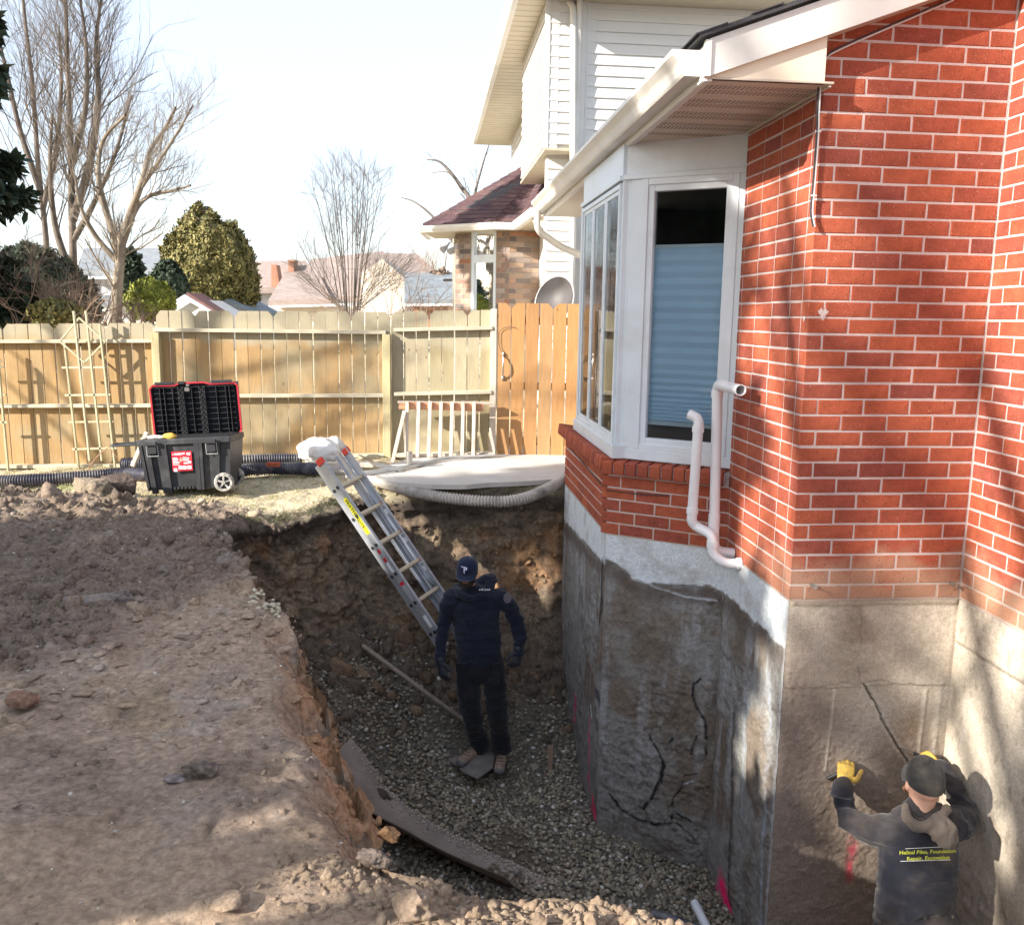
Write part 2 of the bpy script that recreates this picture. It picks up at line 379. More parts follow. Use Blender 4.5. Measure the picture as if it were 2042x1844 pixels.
def paint_w1(S, Z):
    p = q3(S, Z, 1.)
    c = np.ones(S.shape+(3,))*np.array((.50, .43, .35)); n = fbm(p, 5, 2.2); n2 = fbm(p, 4, 7, seed=2); st = fbm(P3(S*7, Z*1.2, 4), 4)
    c = lerp(c, (.30, .24, .185), sstep(-.1, .5, n)*.7)
    ledge = -.10+.012*fbm(P3(S, 0, 2), 3, 9)
    # brown mud dried on the lower left, smears under the bricks
    mud = sstep(.18, -.25, Z+.25*n+.55*(S-.30)-.35*sstep(-.5, -1.2, Z)) ; c = lerp(c, (.21, .165, .135), mud*.9)
    sm = np.exp(-((S-.40-.05*n2)/.13)**2)*sstep(-.1, .05, Z); c = lerp(c, (.24, .185, .14), sm*(.4+.5*sstep(-.2, .4, n2)))
    c = lerp(c, (.24, .17, .11), np.exp(-((S-.82)/.07)**2-((Z+.35)/.10)**2)*.8)
    c = lerp(c, (.47, .43, .38), np.exp(-((S-.52)/.16)**2-((Z+.38)/.25)**2)*.5)
    dis = .004*fbm(p, 4, 14)+.007*ridged(p, 3, 5, seed=3)*(mud*.8+.3*sm)+.004*st*.4
    lump = sstep(.15, .6, fbm(q3(S, Z, 7), 4, 22))*mud; dis = dis+.0035*lump+.003*fbm(p, 3, 45)*mud
    dis = dis+.006*sstep(ledge-.004, ledge+.004, Z)                 # the upper band stands a little proud
    for sx, z0, z1, w, h in ((.315, -.62, -.12, .008, .006), (.88, -.7, -.14, .012, .008), (.97, -1.2, -.1, .02, .006)):
        d = pdist(S, Z, [(sx-.02, z0), (sx, z1)]); k = np.exp(-(d/w)**2); dis = dis+h*k; c = lerp(c, (.46, .41, .35), k*.6)
    # the crack being chased out
    cr = [(float((onp(x, y, W1.o, W1.n)-W1.o)@W1.d), float(onp(x, y, W1.o, W1.n)[2])) for x, y in ((1722, 1363), (1734, 1382), (1748, 1404), (1758, 1430), (1770, 1455), (1782, 1475), (1795, 1494), (1812, 1518))]
    d = pdist(S+.011*fbm(p, 4, 26), Z+.011*fbm(p, 4, 26, seed=5), cr)
    dis = dis-.016*np.exp(-(d/.0038)**2); c = lerp(c, (.06, .05, .042), np.exp(-(d/.0034)**2)*1.1); c = lerp(c, (.5, .46, .41), np.exp(-((d-.017)/.008)**2)*.35)
    for q in ([(0, ledge.mean() if False else -.105), (.2, -.10), (.35, -.075), (.43, -.095), (.58, -.06), (.66, -.085), (.8, -.10), (1.03, -.12)], [(.43, .38), (.45, .2), (.44, .05), (.47, -.09)]):
        d = pdist(S+.01*fbm(p, 3, 22), Z+.012*fbm(p, 3, 22, seed=6), q); dis = dis-.005*np.exp(-(d/.003)**2); c = lerp(c, (.16, .13, .105), np.exp(-(d/.003)**2)*.6*sstep(-.5, .2, n2))
    # swirl scratches of the grinder
    for cx, cz in ((.60, -.25), (.76, -.3), (.52, -.5)):
        rr = np.hypot(S-cx, Z-cz); k = (np.sin(rr*420+6*n2) > .82)*np.exp(-(rr/.11)**4); c = lerp(c, (.52, .48, .42), k*.25)
    pk = np.exp(-((S-.50)/.028)**2)*sstep(-1.02, -1.1, Z)*sstep(-1.4, -1.3, Z)*sstep(-.4, .3, fbm(p, 3, 22, seed=9)+.2); c = lerp(c, (.50, .05, .09), pk*.8)
    top = sstep(.385, .41, Z+.01*n2); dis = dis+.010*top; c = lerp(c, (.33, .27, .20), top*.7)
    return c, dis
def paint_w2(S, Z):
    p = q3(S, Z, 11.); n = fbm(p, 5, 2.5); n2 = fbm(p, 4, 8)
    c = lerp(np.ones(S.shape+(3,))*np.array((.50, .44, .36)), (.34, .28, .22), sstep(0, .5, n)*.7)
    lo = sstep(-.8, -1.3, Z+.2*n); c = lerp(c, (.25, .2, .16), lo*.6)
    band = sstep(.16, .18, Z-.28*S*0+.01*n2)
    dis = .006*fbm(p, 4, 12)+.008*ridged(p, 3, 6)*.5+.015*band+.01*sstep(.1, .5, fbm(q3(S, Z, 3), 3, 14))*lo
    d = pdist(S+.01*n2, Z+.01*n, [(0, .17), (1.5, .15)]); dis = dis-.01*np.exp(-(d/.006)**2); c = lerp(c, (.10, .08, .07), np.exp(-(d/.006)**2)*.7)
    for q in ([(.15, -.1), (.17, -.35), (.15, -.42)], [(.42, -.45), (.46, -.75), (.45, -.8)], [(.25, -1.0), (.22, -1.3), (.17, -1.6)]):
        d = pdist(S+.01*n2, Z, q); c = lerp(c, (.55, .52, .47), np.exp(-(d/.008)**2)*.7)
    sc = (fbm(P3(S*30, Z*12, 5), 2) > .55)*1.; c = lerp(c, (.15, .11, .08), sc*.35)
    return c, dis
def band_paint(S, Z, bz, k, tar=()):
    "dirty waterproofed concrete below, pale blue-white parging above bz(S)"
    p = q3(S, Z, k); n = fbm(p, 5, 2.2); n2 = fbm(p, 5, 8, seed=1); st = fbm(P3(S*9, Z*.9, k), 5); sp = fbm(p, 3, 42, seed=4)
    c = lerp(np.ones(S.shape+(3,))*np.array((.215, .21, .20)), (.15, .12, .095), sstep(-.05, .45, n))
    c = lerp(c, (.36, .38, .40), sstep(.05, .5, st+.3*n2)*.5*sstep(-2.1, -.6, Z+.3*n)); c = lerp(c, (.09, .075, .065), sstep(.25, .55, n2)*.55)
    c = lerp(c, (.25, .2, .15), sstep(.35, .6, fbm(p, 3, 3.3, seed=8))*.3)
    c = c*(1+.35*sp[..., None])
    e = Z-bz(S)+.035*fbm(p, 4, 9, seed=3); b = sstep(-.01, .012, e)
    mud = np.exp(-((e+.07)/.075)**2); c = lerp(c, (.085, .065, .055), mud*.75)
    pc = lerp(np.ones(S.shape+(3,))*np.array((.56, .60, .63)), (.44, .45, .46), sstep(-.1, .5, n2)); pc = lerp(pc, (.16, .13, .11), sstep(.42, .56, fbm(p, 4, 12, seed=12)-.9*sstep(.0, .16, e)))
    c = c*(1-b[..., None])+pc*b[..., None]
    mk = sstep(.0, .35, fbm(p, 3, 2.4, seed=15)); lum = sstep(.05, .45, fbm(p, 4, 19, seed=16))*mk; c = lerp(c, (.12, .095, .075), lum*(1-b)*.55)
    dis = (1-b)*(.012*fbm(p, 4, 6)+.008*ridged(p, 4, 9, seed=2)+.010*lum+.006*fbm(p, 3, 38, seed=17)*mk)+b*(.004+.0025*fbm(p, 4, 12))
    for q, w, cc, h in tar:
        d = pdist(S+.016*n2+.008*sp, Z+.016*n+.008*n2, q); c = lerp(c, cc, np.exp(-(d/(w*.85))**2)*(1.15+1.3*fbm(p, 3, 26, seed=7))); dis = dis+h*np.exp(-(d/w)**2)
    return c, dis
TAR = (.018, .018, .022)
def W3px(pts, W=None): W = W or W3; return [(float((onp(x, y, W.o, W.n)-W.o)@W.d), float(onp(x, y, W.o, W.n)[2])) for x, y in pts]
t3 = [(W3px([(1398, 1352), (1384, 1362), (1380, 1385), (1392, 1410), (1405, 1432), (1410, 1465), (1407, 1500)]), .011, TAR, .004),
      (W3px([(1295, 1460), (1300, 1475)]), .009, TAR, .004), (W3px([(1215, 1582), (1240, 1612), (1275, 1632), (1310, 1640), (1340, 1638)]), .014, TAR, .004),
      (W3px([(1322, 1515), (1318, 1550), (1300, 1590), (1285, 1610)]), .014, TAR, .004), (W3px([(1305, 1480), (1325, 1520), (1320, 1560)]), .008, TAR, .004),
      (W3px([(1362, 1555), (1345, 1590), (1340, 1630), (1330, 1640)]), .008, TAR, .004), (W3px([(1365, 1545), (1392, 1540)]), .007, TAR, .0), (W3px([(1345, 1615), (1378, 1635)]), .011, TAR, .004),
      (W3px([(1350, 1640), (1385, 1672)]), .009, TAR, .004), (W3px([(1378, 1500), (1392, 1465)]), .008, TAR, .004), (W3px([(1335, 1480), (1342, 1472)]), .012, TAR, .004),
      (W3px([(1362, 1560), (1385, 1556)]), .006, (.45, .5, .55), .0), (W3px([(1270, 1152), (1310, 1172), (1370, 1190), (1430, 1196)]), .008, (.36, .38, .40), .006),
      (W3px([(1203, 1690), (1260, 1718), (1330, 1752)]), .05, (.06, .075, .12), .0)]
def b3(S): return .135+.075*sstep(.62, .9, S)+.02*np.sin(S*9)
def w0b(S): return .14-.0*S
t0 = [([(.05, -1.9), (.13, -1.2), (.1, -.6), (.2, -.1)], .022, (.26, .28, .31), .0), ([(.72, -.6), (.66, -1.3), (.62, -1.9)], .03, (.07, .06, .05), .012), ([(.55, -.4), (.5, -1.2)], .018, (.25, .27, .29), .0)]
t4 = [([(.06, .2), (.07, -.05), (.11, -.3)], .03, (.03, .03, .035), .006)]
PINK = (.85, .03, .16)
t4 += [(W3px([(1176, 1432), (1178, 1500), (1175, 1560), (1180, 1610), (1188, 1632)], W4), .018, PINK, 0.), (W3px([(1183, 1590), (1187, 1630)], W4), .03, PINK, 0.),
       (W3px([(1128, 1420), (1136, 1445)], W4), .05, (.5, .06, .13), 0.), (W3px([(1149, 1400), (1146, 1430)], W4), .06, (.6, .06, .16), 0.), (W3px([(1179, 1405), (1180, 1428)], W4), .014, (.75, .75, .78), 0.), (W3px([(1190, 1375), (1196, 1400)], W4), .04, (.05, .05, .06), 0.)]
# pink mark low on the side wall
t0 += [(W3px([(1441, 1762), (1450, 1800), (1456, 1842)], W0), .075, PINK, 0.), (W3px([(1432, 1770), (1438, 1800)], W0), .03, (.7, .05, .2), 0.)]
panel(W1, -2.3, ZB-.004, .006, paint_w1); panel(W2, -2.3, ZB-.004, .012, paint_w2)
def pw0(S, Z):
    c, d = band_paint(S, Z, lambda s: .14+.25*sstep(.0, -.01, s)+.0*s-.0, 21., t0)
    m = sstep(.05, .5, fbm(P3(S*3, Z*1.6, 9), 4)+.5*np.exp(-((S-.35)/.22)**2)-.25)*sstep(.1, -.3, Z); d = d+.045*m*(.55+.45*fbm(P3(S, Z, 2), 4, 14)); c = lerp(c, (.13, .10, .075), m*.85)
    e = sstep(.035, .0, S); c = lerp(c, (.42, .42, .43), e*.7); return c, d
panel(W0, -2.4, ZB-.004, .008, pw0); panel(W3, -2.3, ZB-.004, .008, lambda S, Z: band_paint(S, Z, b3, 33., t3)); panel(W4, -2.3, ZB-.004, .014, lambda S, Z: band_paint(S, Z, lambda s: .20-.06*s-.12*sstep(1.2, .2, s)*0, 45., t4))
panel(W5, -2.3, ZB-.004, .03, lambda S, Z: band_paint(S, Z, lambda s: .05+0*s, 51.))

# ---- bay window
def frame_ring(W, s0, s1, z0, z1, w, t0, t1, mt, name, parent, bev=.003):
    mb = MB(); W.box(mb, s0, s0+w, z0, z1, t0, t1, bev); W.box(mb, s1-w, s1, z0, z1, t0, t1, bev); W.box(mb, s0+w, s1-w, z0, z0+w, t0, t1-.001, bev); W.box(mb, s0+w, s1-w, z1-w, z1, t0, t1-.001, bev)
    return mb.build(name, mt, parent)
bay = MB()
# header panels, corner post and trims
W3.box(bay, -.02, W3.L-.045, 2.985, 3.205, -.08, -.045); W4.box(bay, .045, W4.L-.35, 2.985, 3.205, -.08, -.045)
hd = bay.build('header_panel', MT['vinyl'], house)
tr = MB(); W3.box(tr, -.02, W3.L-.03, 2.955, 2.99, -.07, -.018, .003); W4.box(tr, .03, W4.L-.35, 2.955, 2.99, -.07, -.018, .003)
W3.box(tr, .72, .80, 1.03, 2.955, -.10, -.030, .004); W3.box(tr, .72, W3.L-.04, 1.03, 2.955, -.12, -.045); W3.box(tr, -.03, .05, 1.03, 2.99, -.12, -.028, .002)
W4.box(tr, -.0, .06, 1.05, 2.955, -.12, -.045); W3.box(tr, -.02, .80, 1.0, 1.075, -.12, -.02, .004); W4.box(tr, -.05, W4.L-.32, 1.0, 1.10, -.12, -.01, .004)
W4.box(tr, W4.L-.42, W4.L-.34, 1.09, 2.955, -.12, -.03, .004)
tr.build('window_trim', MT['vinyl'], house)
w1_ = frame_ring(W3, .045, .722, 1.075, 2.957, .045, -.10, -.022, MT['vinyl'], 'window_frame', house)
frame_ring(W3, .088, .679, 1.118, 2.914, .045, -.09, -.034, MT['vinyl'], 'sash', w1_)
mb = MB(); W3.box(mb, .12, .645, 1.15, 2.885, -.074, -.068); mb.build('pane', MT['glass'], w1_)
# pleated blind hung inside: cellular folds, closer together at the foot
zz = [2.49]; st = .040
while zz[-1] > 1.30: zz.append(zz[-1]-(st if zz[-1] > 1.75 else max(.013, st*(zz[-1]-1.20)/.55)))
v = []; nb = 0
for i, z in enumerate(zz):
    t = -.118 if i % 2 else -.103
    v += [W3.p(.10, z, t), W3.p(.645, z, t)]
    v += [W3.p(.10, z-.004, t), W3.p(.645, z-.004, t)]
f = [(2*i, 2*i+1, 2*i+3, 2*i+2) for i in range(len(v)//2-1)]
link('pleated_blind', np_mesh('pleated_blind', v, f, False, mat=MT['blind']), w1_)
mb = MB(); W3.box(mb, .10, .645, 2.49, 2.515, -.125, -.095); W3.box(mb, .10, .645, 1.255, 1.285, -.125, -.095); mb.build('blind_rail', MT['vinyl'], w1_)
# three lights on the long side of the bay
w2_ = frame_ring(W4, .05, W4.L-.38, 1.10, 2.94, .035, -.10, -.025, MT['vinyl'], 'window_frame', house)
W4L = W4.L-.38; cuts = [.09, (W4L+.05)*.36, (W4L+.05)*.67, W4L-.04]
for i in range(3):
    s0, s1 = cuts[i], cuts[i+1]-.03
    sa = frame_ring(W4, s0, s1, 1.135, 2.905, .032, -.095, -.035, MT['vinyl'], 'sash', w2_)
    mb = MB(); W4.box(mb, s0+.032, s1-.032, 1.167, 2.873, -.048, -.043); mb.build('pane', MT['glass'], w2_)
mb = MB()
for c in cuts[1:3]: W4.box(mb, c-.030, c+.0, 1.135, 2.905, -.10, -.033)
mb.build('mullion', MT['vinyl'], w2_)
# room behind the panes: dim walls, pale curtain
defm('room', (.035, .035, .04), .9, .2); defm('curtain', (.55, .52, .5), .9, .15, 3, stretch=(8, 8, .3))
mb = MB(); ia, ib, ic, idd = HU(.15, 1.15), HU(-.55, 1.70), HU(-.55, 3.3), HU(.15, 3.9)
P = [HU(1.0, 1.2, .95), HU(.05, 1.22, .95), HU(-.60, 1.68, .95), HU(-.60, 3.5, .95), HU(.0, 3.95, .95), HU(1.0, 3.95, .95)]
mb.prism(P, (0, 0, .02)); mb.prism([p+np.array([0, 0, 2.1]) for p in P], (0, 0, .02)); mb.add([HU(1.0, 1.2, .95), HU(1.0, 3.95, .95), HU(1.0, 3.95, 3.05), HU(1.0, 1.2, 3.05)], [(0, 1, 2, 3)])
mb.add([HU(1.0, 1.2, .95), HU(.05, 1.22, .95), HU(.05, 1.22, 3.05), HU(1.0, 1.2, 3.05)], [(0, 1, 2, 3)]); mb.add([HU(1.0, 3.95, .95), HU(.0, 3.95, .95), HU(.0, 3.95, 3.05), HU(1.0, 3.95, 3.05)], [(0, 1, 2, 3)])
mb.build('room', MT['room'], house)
mb = MB(); mb.tube(spline([W4.p(.1+.12*i, 1.3, -.20-.03*(i % 2)) for i in range(14)], 3), .0, 3) if False else None
cv = []; 
for i in range(60): s = .1+i*.026; o_ = -.17-.03*math.sin(i*1.3); cv += [W4.p(s, 1.12, o_), W4.p(s, 2.9, o_)]
link('curtain', np_mesh('curtain', cv, [(2*i, 2*i+2, 2*i+3, 2*i+1) for i in range(0, 18)]+[(2*i, 2*i+2, 2*i+3, 2*i+1) for i in range(40, 59)], True, mat=MT['curtain']), house)

# ---- eaves: soffit boards, fascia, gutter, rake, roof
ZS = 3.20
sf = None
b = -.10; k = 0
while b < 6.15:
    mb = MB(); w = .098; c_ = HU(-.325, b+w/2, ZS+.006)
    mb.box(c_, (.67, w, .012), UU, VV, Zv, .002)
    o = mb.build('soffit_board', MT['soffit'], house)
    if b < 1.3 and k % 3:
        h = MB()
        for i in range(26):
            for j in range(4): h.box(HU(-.64+i*.025, b+.018+j*.02, ZS-.0006), (.013, .004, .0012), UU, VV, Zv)
        h.build('vent_slots', MT['dark'], o)
    b += .10; k += 1
mb = MB(); mb.box(HU(-.665, 3.0, ZS+.075), (.02, 6.22, .18), UU, VV, Zv, .002); mb.build('fascia', MT['white_alu'], house)
mb = MB(); mb.box(HU(-.655, 3.0, ZS-.006), (.05, 6.2, .012), UU, VV, Zv, .002); mb.build('soffit_trim', MT['white_alu'], house)
mb = MB(); W0.box(mb, -.09, 1.10, ZS-.012, ZS+.0, .0, .014); mb.build('wall_trim', MT['soffit'], house)
def gutter(mt, p0, p1, side, zb, name, parent, w=.125, h=.115, t=.003, cap=(1, 1)):
    "K-style gutter from p0 to p1 (back edge), opening up; side = outward unit vector"
    prof = [(0, h), (0, 0), (.55*w, 0), (.62*w, .012), (.74*w, h*.45), (w*.80, h*.55), (w, h*.80), (w, h), (w-.012, h), (w-.012, h*.97), (w-t*2, h*.8), (w*.78, h*.55), (.70*w, h*.45), (.60*w, .02), (t, t*2), (t, h)]
    p0 = np.array(p0, float); p1 = np.array(p1, float); side = np.array(side, float); mb = MB()
    mb.prism([p0+side*a+Zv*(zb+c) for a, c in prof], p1-p0); g = mb.build(name, mt, parent)
    pr = prof[:8]; d = (p1-p0)/np.linalg.norm(p1-p0)
    if cap[0]: MB().prism([p0+side*a+Zv*(zb+c) for a, c in pr], d*-.003).build('end_cap', mt, g)
    if cap[1]: MB().prism([p1+side*a+Zv*(zb+c) for a, c in pr], d*.003).build('end_cap', mt, g)
    return g
g1 = gutter(MT['white_alu'], HU(-.676, -.04), HU(-.676, 6.1), -UU, 3.225, 'gutter', house, w=.15, h=.125)
mb = MB()
for b in np.arange(.5, 6, .75): mb.box(HU(-.755, b, 3.345), (.15, .02, .006), UU, VV, Zv)
mb.build('gutter_hanger', MT['white_alu'], g1)
# boxed end of the eave and the rake board
a0, a1 = -.66, 2.2; rz_ = lambda a: 3.205+.365*(a+.66)
mb = MB(); mb.prism([HU(a0, -.125, rz_(a0)), HU(a1, -.125, rz_(a1)), HU(a1, -.125, rz_(a1)+.178), HU(a0, -.125, rz_(a0)+.178)], VV*.018); mb.build('rake_board', MT['white_alu'], house)
mb = MB(); mb.prism([HU(a0, -.107, rz_(a0)), HU(a1, -.107, rz_(a1)), HU(a1, -.107, rz_(a1)+.012), HU(a0, -.107, rz_(a0)+.012)], VV*.107); mb.build('rake_soffit', MT['soffit'], house)
mb = MB(); mb.box(HU(-.665, -.118, 3.29), (.035, .035, .175), UU, VV, Zv, .003); mb.build('corner_cap', MT['white_alu'], house)
mb = MB(); mb.prism([HU(-.655, -.095, ZS), HU(-.04, -.095, ZS), HU(-.04, -.095, rz_(-.04)), HU(-.655, -.095, rz_(-.655))], VV*.02); mb.build('return_board', mat('cream_board', (.74, .64, .50), .45, .05, 3, bump=.03), house)
mb = MB(); th = .03
mb.prism([HU(-.72, -.15, rz_(-.72)+.195), HU(a1, -.15, rz_(a1)+.185), HU(a1, -.15, rz_(a1)+.215), HU(-.72, -.15, rz_(-.72)+.215)], VV*6.35); mb.build('roof', MT['roofedge'], house)
mb = MB()
for i in range(7):
    a = -.74+.0*i; mb.box(HU(-.70+.14*i*0, 0, 0), (.001, .001, .001)) if False else None
nsh = 0
for r_ in range(3):
    for j in range(20):
        a = -.74+r_*.14; b = -.155+j*.32+(.16 if r_ % 2 else 0)
        m = MB(); zc = rz_(a+.07)+.222+r_*.002
        X = np.array(UU)*math.cos(math.atan(.365))+Zv*math.sin(math.atan(.365)); Nn = np.cross(X, VV)*1.
        m.box(HU(a+.08, b+.155, zc), (.17, .312, .006), X, VV, Nn); m.build('shingle', MT['roofedge'], house); nsh += 1
# bare cable that comes down the corner
cb = [HU(.66, -.012, 3.66), HU(.3, -.012, 3.50), HU(.05, -.012, 3.385), HU(-.01, -.02, 3.34), HU(-.03, -.03, 3.27), HU(-.032, -.035, 3.1), HU(-.02, -.02, 2.95), HU(-.022, -.02, 2.7), HU(-.025, -.022, 2.58), HU(-.01, -.03, 2.50)]
mb = MB(); mb.tube(spline(cb, 6), .0045, 8); mb.build('cable', MT['cable_white'], house)
mb = MB(); mb.tube(spline([p-UU*.011+VV*.0 for p in cb[3:]], 6), .005, 8); mb.tube(spline([p+Zv*.012-VV*.006 for p in cb[:4]], 6), .004, 8); mb.build('cable', MT['cable'], house)
mb = MB()
for z in (3.08, 2.985, 2.66): mb.box(HU(-.024, -.022, z), (.03, .008, .008), UU, VV, Zv)
mb.build('cable_clip', MT['cable_white'], house)
# thin wire along the bay
mb = MB(); mb.tube(spline([W4.p(1.75, .815, .008), W4.p(1.1, .80, .008), W4.p(.5, .775, .01), W4.p(.02, .762, .012), W3.p(W3.L-.03, .762, .012), W3.p(.6, .760, .006), W3.p(.42, .772, .006)], 6), .004, 6); mb.build('cable', MT['cable'], house)
# bolts left in the end wall, anchor spots, mortar splash
mb = MB()
for a, z in ((.125, .525), (.965, .522)): mb.cyl(HU(a, .0, z), HU(a, -.055, z), .006); mb.cyl(HU(a, -.05, z), HU(a, -.062, z), .011); mb.cyl(HU(a, -.015, z), HU(a, -.025, z), .012)
mb.build('wall_bolt', MT['steel'], house)
def blob_patch(name, W, s, z, r, mt, h=.004, seed=0):
    n = 18; rr = [r*(1+.35*math.sin(3*t+seed)+.2*math.sin(7*t+seed*2)) for t in np.linspace(0, 2*np.pi, n, endpoint=False)]
    v = [W.p(s, z, h)]+[W.p(s+math.cos(t)*q*.8, z+math.sin(t)*q*1.1, .0012) for t, q in zip(np.linspace(0, 2*np.pi, n, endpoint=False), rr)]
    f = [(0, 1+i, 1+(i+1) % n) for i in range(n)]
    me = np_mesh(name, v, f, True, mat=mt); return link(name, me, house)
blob_patch('mortar_splash', W1, .083, 2.045, .030, MT['mortar']); blob_patch('paint_spot', W0, .05, 2.02, .012, MT['vinyl'])

# ---- white PVC vents: two risers elbowed out of the side wall
pv = thing('vent_pipe', 'tall white plastic vent pipe beside the window whose open end points to the camera', 'pipe', tuple(HU(-.13, .97, .43)))
r = .0345
main = fillet([HU(.0, .93, .455), HU(-.13, .95, .47), HU(-.135, .96, .60), HU(-.15, 1.0, 1.585), HU(-.15, .56, 1.583)], .055, 8)
defm('pvc_in', (.35, .33, .30), .6)
def hollow(path, r, name, parent, mt, n=24):
    mb = MB(); path = np.array(path); mb.tube(path, r, n, cap=False)
    inn = path[::-1]; mb2 = MB(); mb2.tube(path, r*.87, n, cap=False); mb.add(mb2.v, [q[::-1] for q in mb2.f])
    m = len(path); N0 = m*n; last = (m-1)*n
    mb.f += [(last+i, last+(i+1) % n, N0+last+(i+1) % n, N0+last+i) for i in range(n)]
    return mb.build(name, mt, parent, smooth=True, angle=50)
hollow(main[:-7], r, 'riser', pv, MT['pvc']); hollow(main[-8:], r, 'outlet', pv, MT['pvc'])
cp = lambda p, q, rr, par: MB().cyl(p, q, rr, 24).build('coupling', MT['pvc'], par, angle=40)
for z0, z1 in ((.62, .72), (.49, .50), (.56, .565)): c = HU(-.137, .965, 0); cp(c+Zv*z0, c+Zv*z1, r*1.13, pv)
cp(HU(-.15, 1.0, 1.50), HU(-.15, 1.0, 1.545), r*1.14, pv)
pv2 = thing('vent_pipe', 'shorter white plastic vent pipe with a hooked top left of the tall one', 'pipe', tuple(HU(-.27, 1.0, .43)))
b2 = fillet([HU(.01, .78, .43), HU(-.10, .80, .42), HU(-.17, .86, .47), HU(-.175, .87, .60), HU(-.255, .985, .632), HU(-.285, .985, .665), HU(-.27, .985, 1.36), HU(-.325, 1.03, 1.385)], .045, 8)
hollow(b2, r*.97, 'riser', pv2, MT['pvc'])
for p_, q_, f_ in ((HU(-.2725, .985, 1.27), HU(-.272, .985, 1.31), 1.13), (HU(-.284, .985, .72), HU(-.284, .985, .76), 1.13), (HU(-.172, .865, .52), HU(-.172, .866, .56), 1.13), (HU(-.03, .785, .425), HU(0.0, .78, .428), 1.15)): cp(p_, q_, r*f_, pv2)
# two screws left on the sill
for k, (s, z) in enumerate(((.40, 1.0), (.33, .998))):
    mb = MB(); p = W3.p(s, 1.003, .035); mb.cyl(p, p+np.array([.035, .012, .001]), .003, 8); mb.cyl(p-np.array([.003, 0, 0]), p, .007, 8)
    tag(mb.build('screw', MT['steel'], None), ['left of two loose screws lying on the brick sill', 'right of two loose screws lying on the brick sill'][k], 'screw', 'screws on the sill')
# ================================================================== ground: garden, bank and the dug pit
RIMPX = [(1700, 2300, .20), (1450, 1960, .22), (1330, 1868, .24), (1250, 1808, .26), (1180, 1785, .26), (1100, 1768, .26), (1000, 1762, .26), (940, 1752, .26), (870, 1718, .25), (812, 1702, .24), (790, 1676, .24), (780, 1634, .24), (756, 1588, .24), (745, 1532, .24), (720, 1476, .24), (686, 1430, .24), (660, 1362, .24), (620, 1303, .24), (606, 1262, .24), (545, 1204, .25), (486, 1142, .26), (452, 1102, .26)]
RIM = np.array([tuple(atZ(*q)[:2]) for q in RIMPX]+[(-2.26, 6.9), (-2.2, 7.3), (-1.98, 7.50), (-1.78, 7.68), (-1.66, 7.95), (-1.48, 8.24), (-1.1, 8.38), (-.29, 8.47), (.5, 8.55), (.9, 8.6)])
def resample(P, st):
    seg = np.hypot(*np.diff(P, axis=0).T); t = np.r_[0, np.cumsum(seg)]; n = int(t[-1]/st); u = np.linspace(0, t[-1], n)
    return np.stack([np.interp(u, t, P[:, 0]), np.interp(u, t, P[:, 1])], 1)
RS = resample(np.array(spline(np.c_[RIM, np.zeros(len(RIM))], 6))[:, :2], .02)
_t = np.gradient(RS, axis=0); _t /= np.linalg.norm(_t, axis=1)[:, None]
RN = np.stack([_t[:, 1], -_t[:, 0]], 1)         # points into the pit (to the right when walking away)
for _ in range(25): RN = (np.roll(RN, 1, 0)+RN*2+np.roll(RN, -1, 0)); RN[0] = RN[1]; RN[-1] = RN[-2]; RN /= np.linalg.norm(RN, axis=1)[:, None]
RS = RS+RN*(.05*fbm(P3(RS[:, 0], RS[:, 1], 5), 3, 3.2)+.02*fbm(P3(RS[:, 0], RS[:, 1], 9), 3, 11))[:, None]
PITPOLY = np.vstack([RS[::2], [(3, 8.6), (3, 1.2)]])
def inpit(x, y):
    x = np.asarray(x); y = np.asarray(y); ins = np.zeros(x.shape, bool); n = len(PITPOLY); j = n-1
    for i in range(n):
        xi, yi = PITPOLY[i]; xj, yj = PITPOLY[j]
        if yi != yj: ins ^= ((yi > y) != (yj > y)) & (x < (xj-xi)*(y-yi)/(yj-yi)+xi)
        j = i
    return ins
def rimdist(x, y):
    x = np.asarray(x, float); y = np.asarray(y, float); d = np.full(x.shape, 1e9)
    for q in RS[::4]: d = np.minimum(d, (x-q[0])**2+(y-q[1])**2)
    return np.sqrt(d)
def grade(x, y):
    far = np.clip(.43+.045*x, .17, .45); z = .25+(far-.25)*sstep(7.3, 8.8, y)
    z = np.where(y < 3, z-.03*(3-np.maximum(y, 1)), z)
    z = z+.26*np.exp(-((x+4.6)/1.5)**2-((y-6.9)/1.05)**2)+.12*np.exp(-((x+3.0)/.8)**2-((y-6.3)/.9)**2)+.10*np.exp(-((x+4.2)/1.3)**2-((y-5.2)/.8)**2)
    z = z+.05*np.exp(-(((x-.05)/.75)**2+((y-2.30)/.14)**2))+.05*np.exp(-((x+1.9)/.3)**2-((y-2.7)/.25)**2)
    z = z+.06*np.exp(-((x+1.35)/.55)**2-((y-6.0)/.7)**2)
    return z
def rough(x, y):
    "where the ground is loose clods rather than trodden soil"
    edge = -2.1-.9*sstep(4.6, 6.8, y)*0+.55*sstep(4.3, 6.2, y)-.9*sstep(6.6, 8.0, y)-1.4*sstep(4.6, 3.4, y)
    return sstep(.25, -.25, x-edge+.25*fbm(P3(x, y, 1), 3, 1.6))*sstep(7.75, 7.35, y+.3*fbm(P3(x, y, 8), 2, 1.3))
def lawn(x, y): return sstep(7.6, 8.1, y+.35*fbm(P3(x, y, 4), 3, 1.1)-.6*np.exp(-((x+2.2)/1.2)**2)*-1)*sstep(.0, .3, 1-rough(x, y))
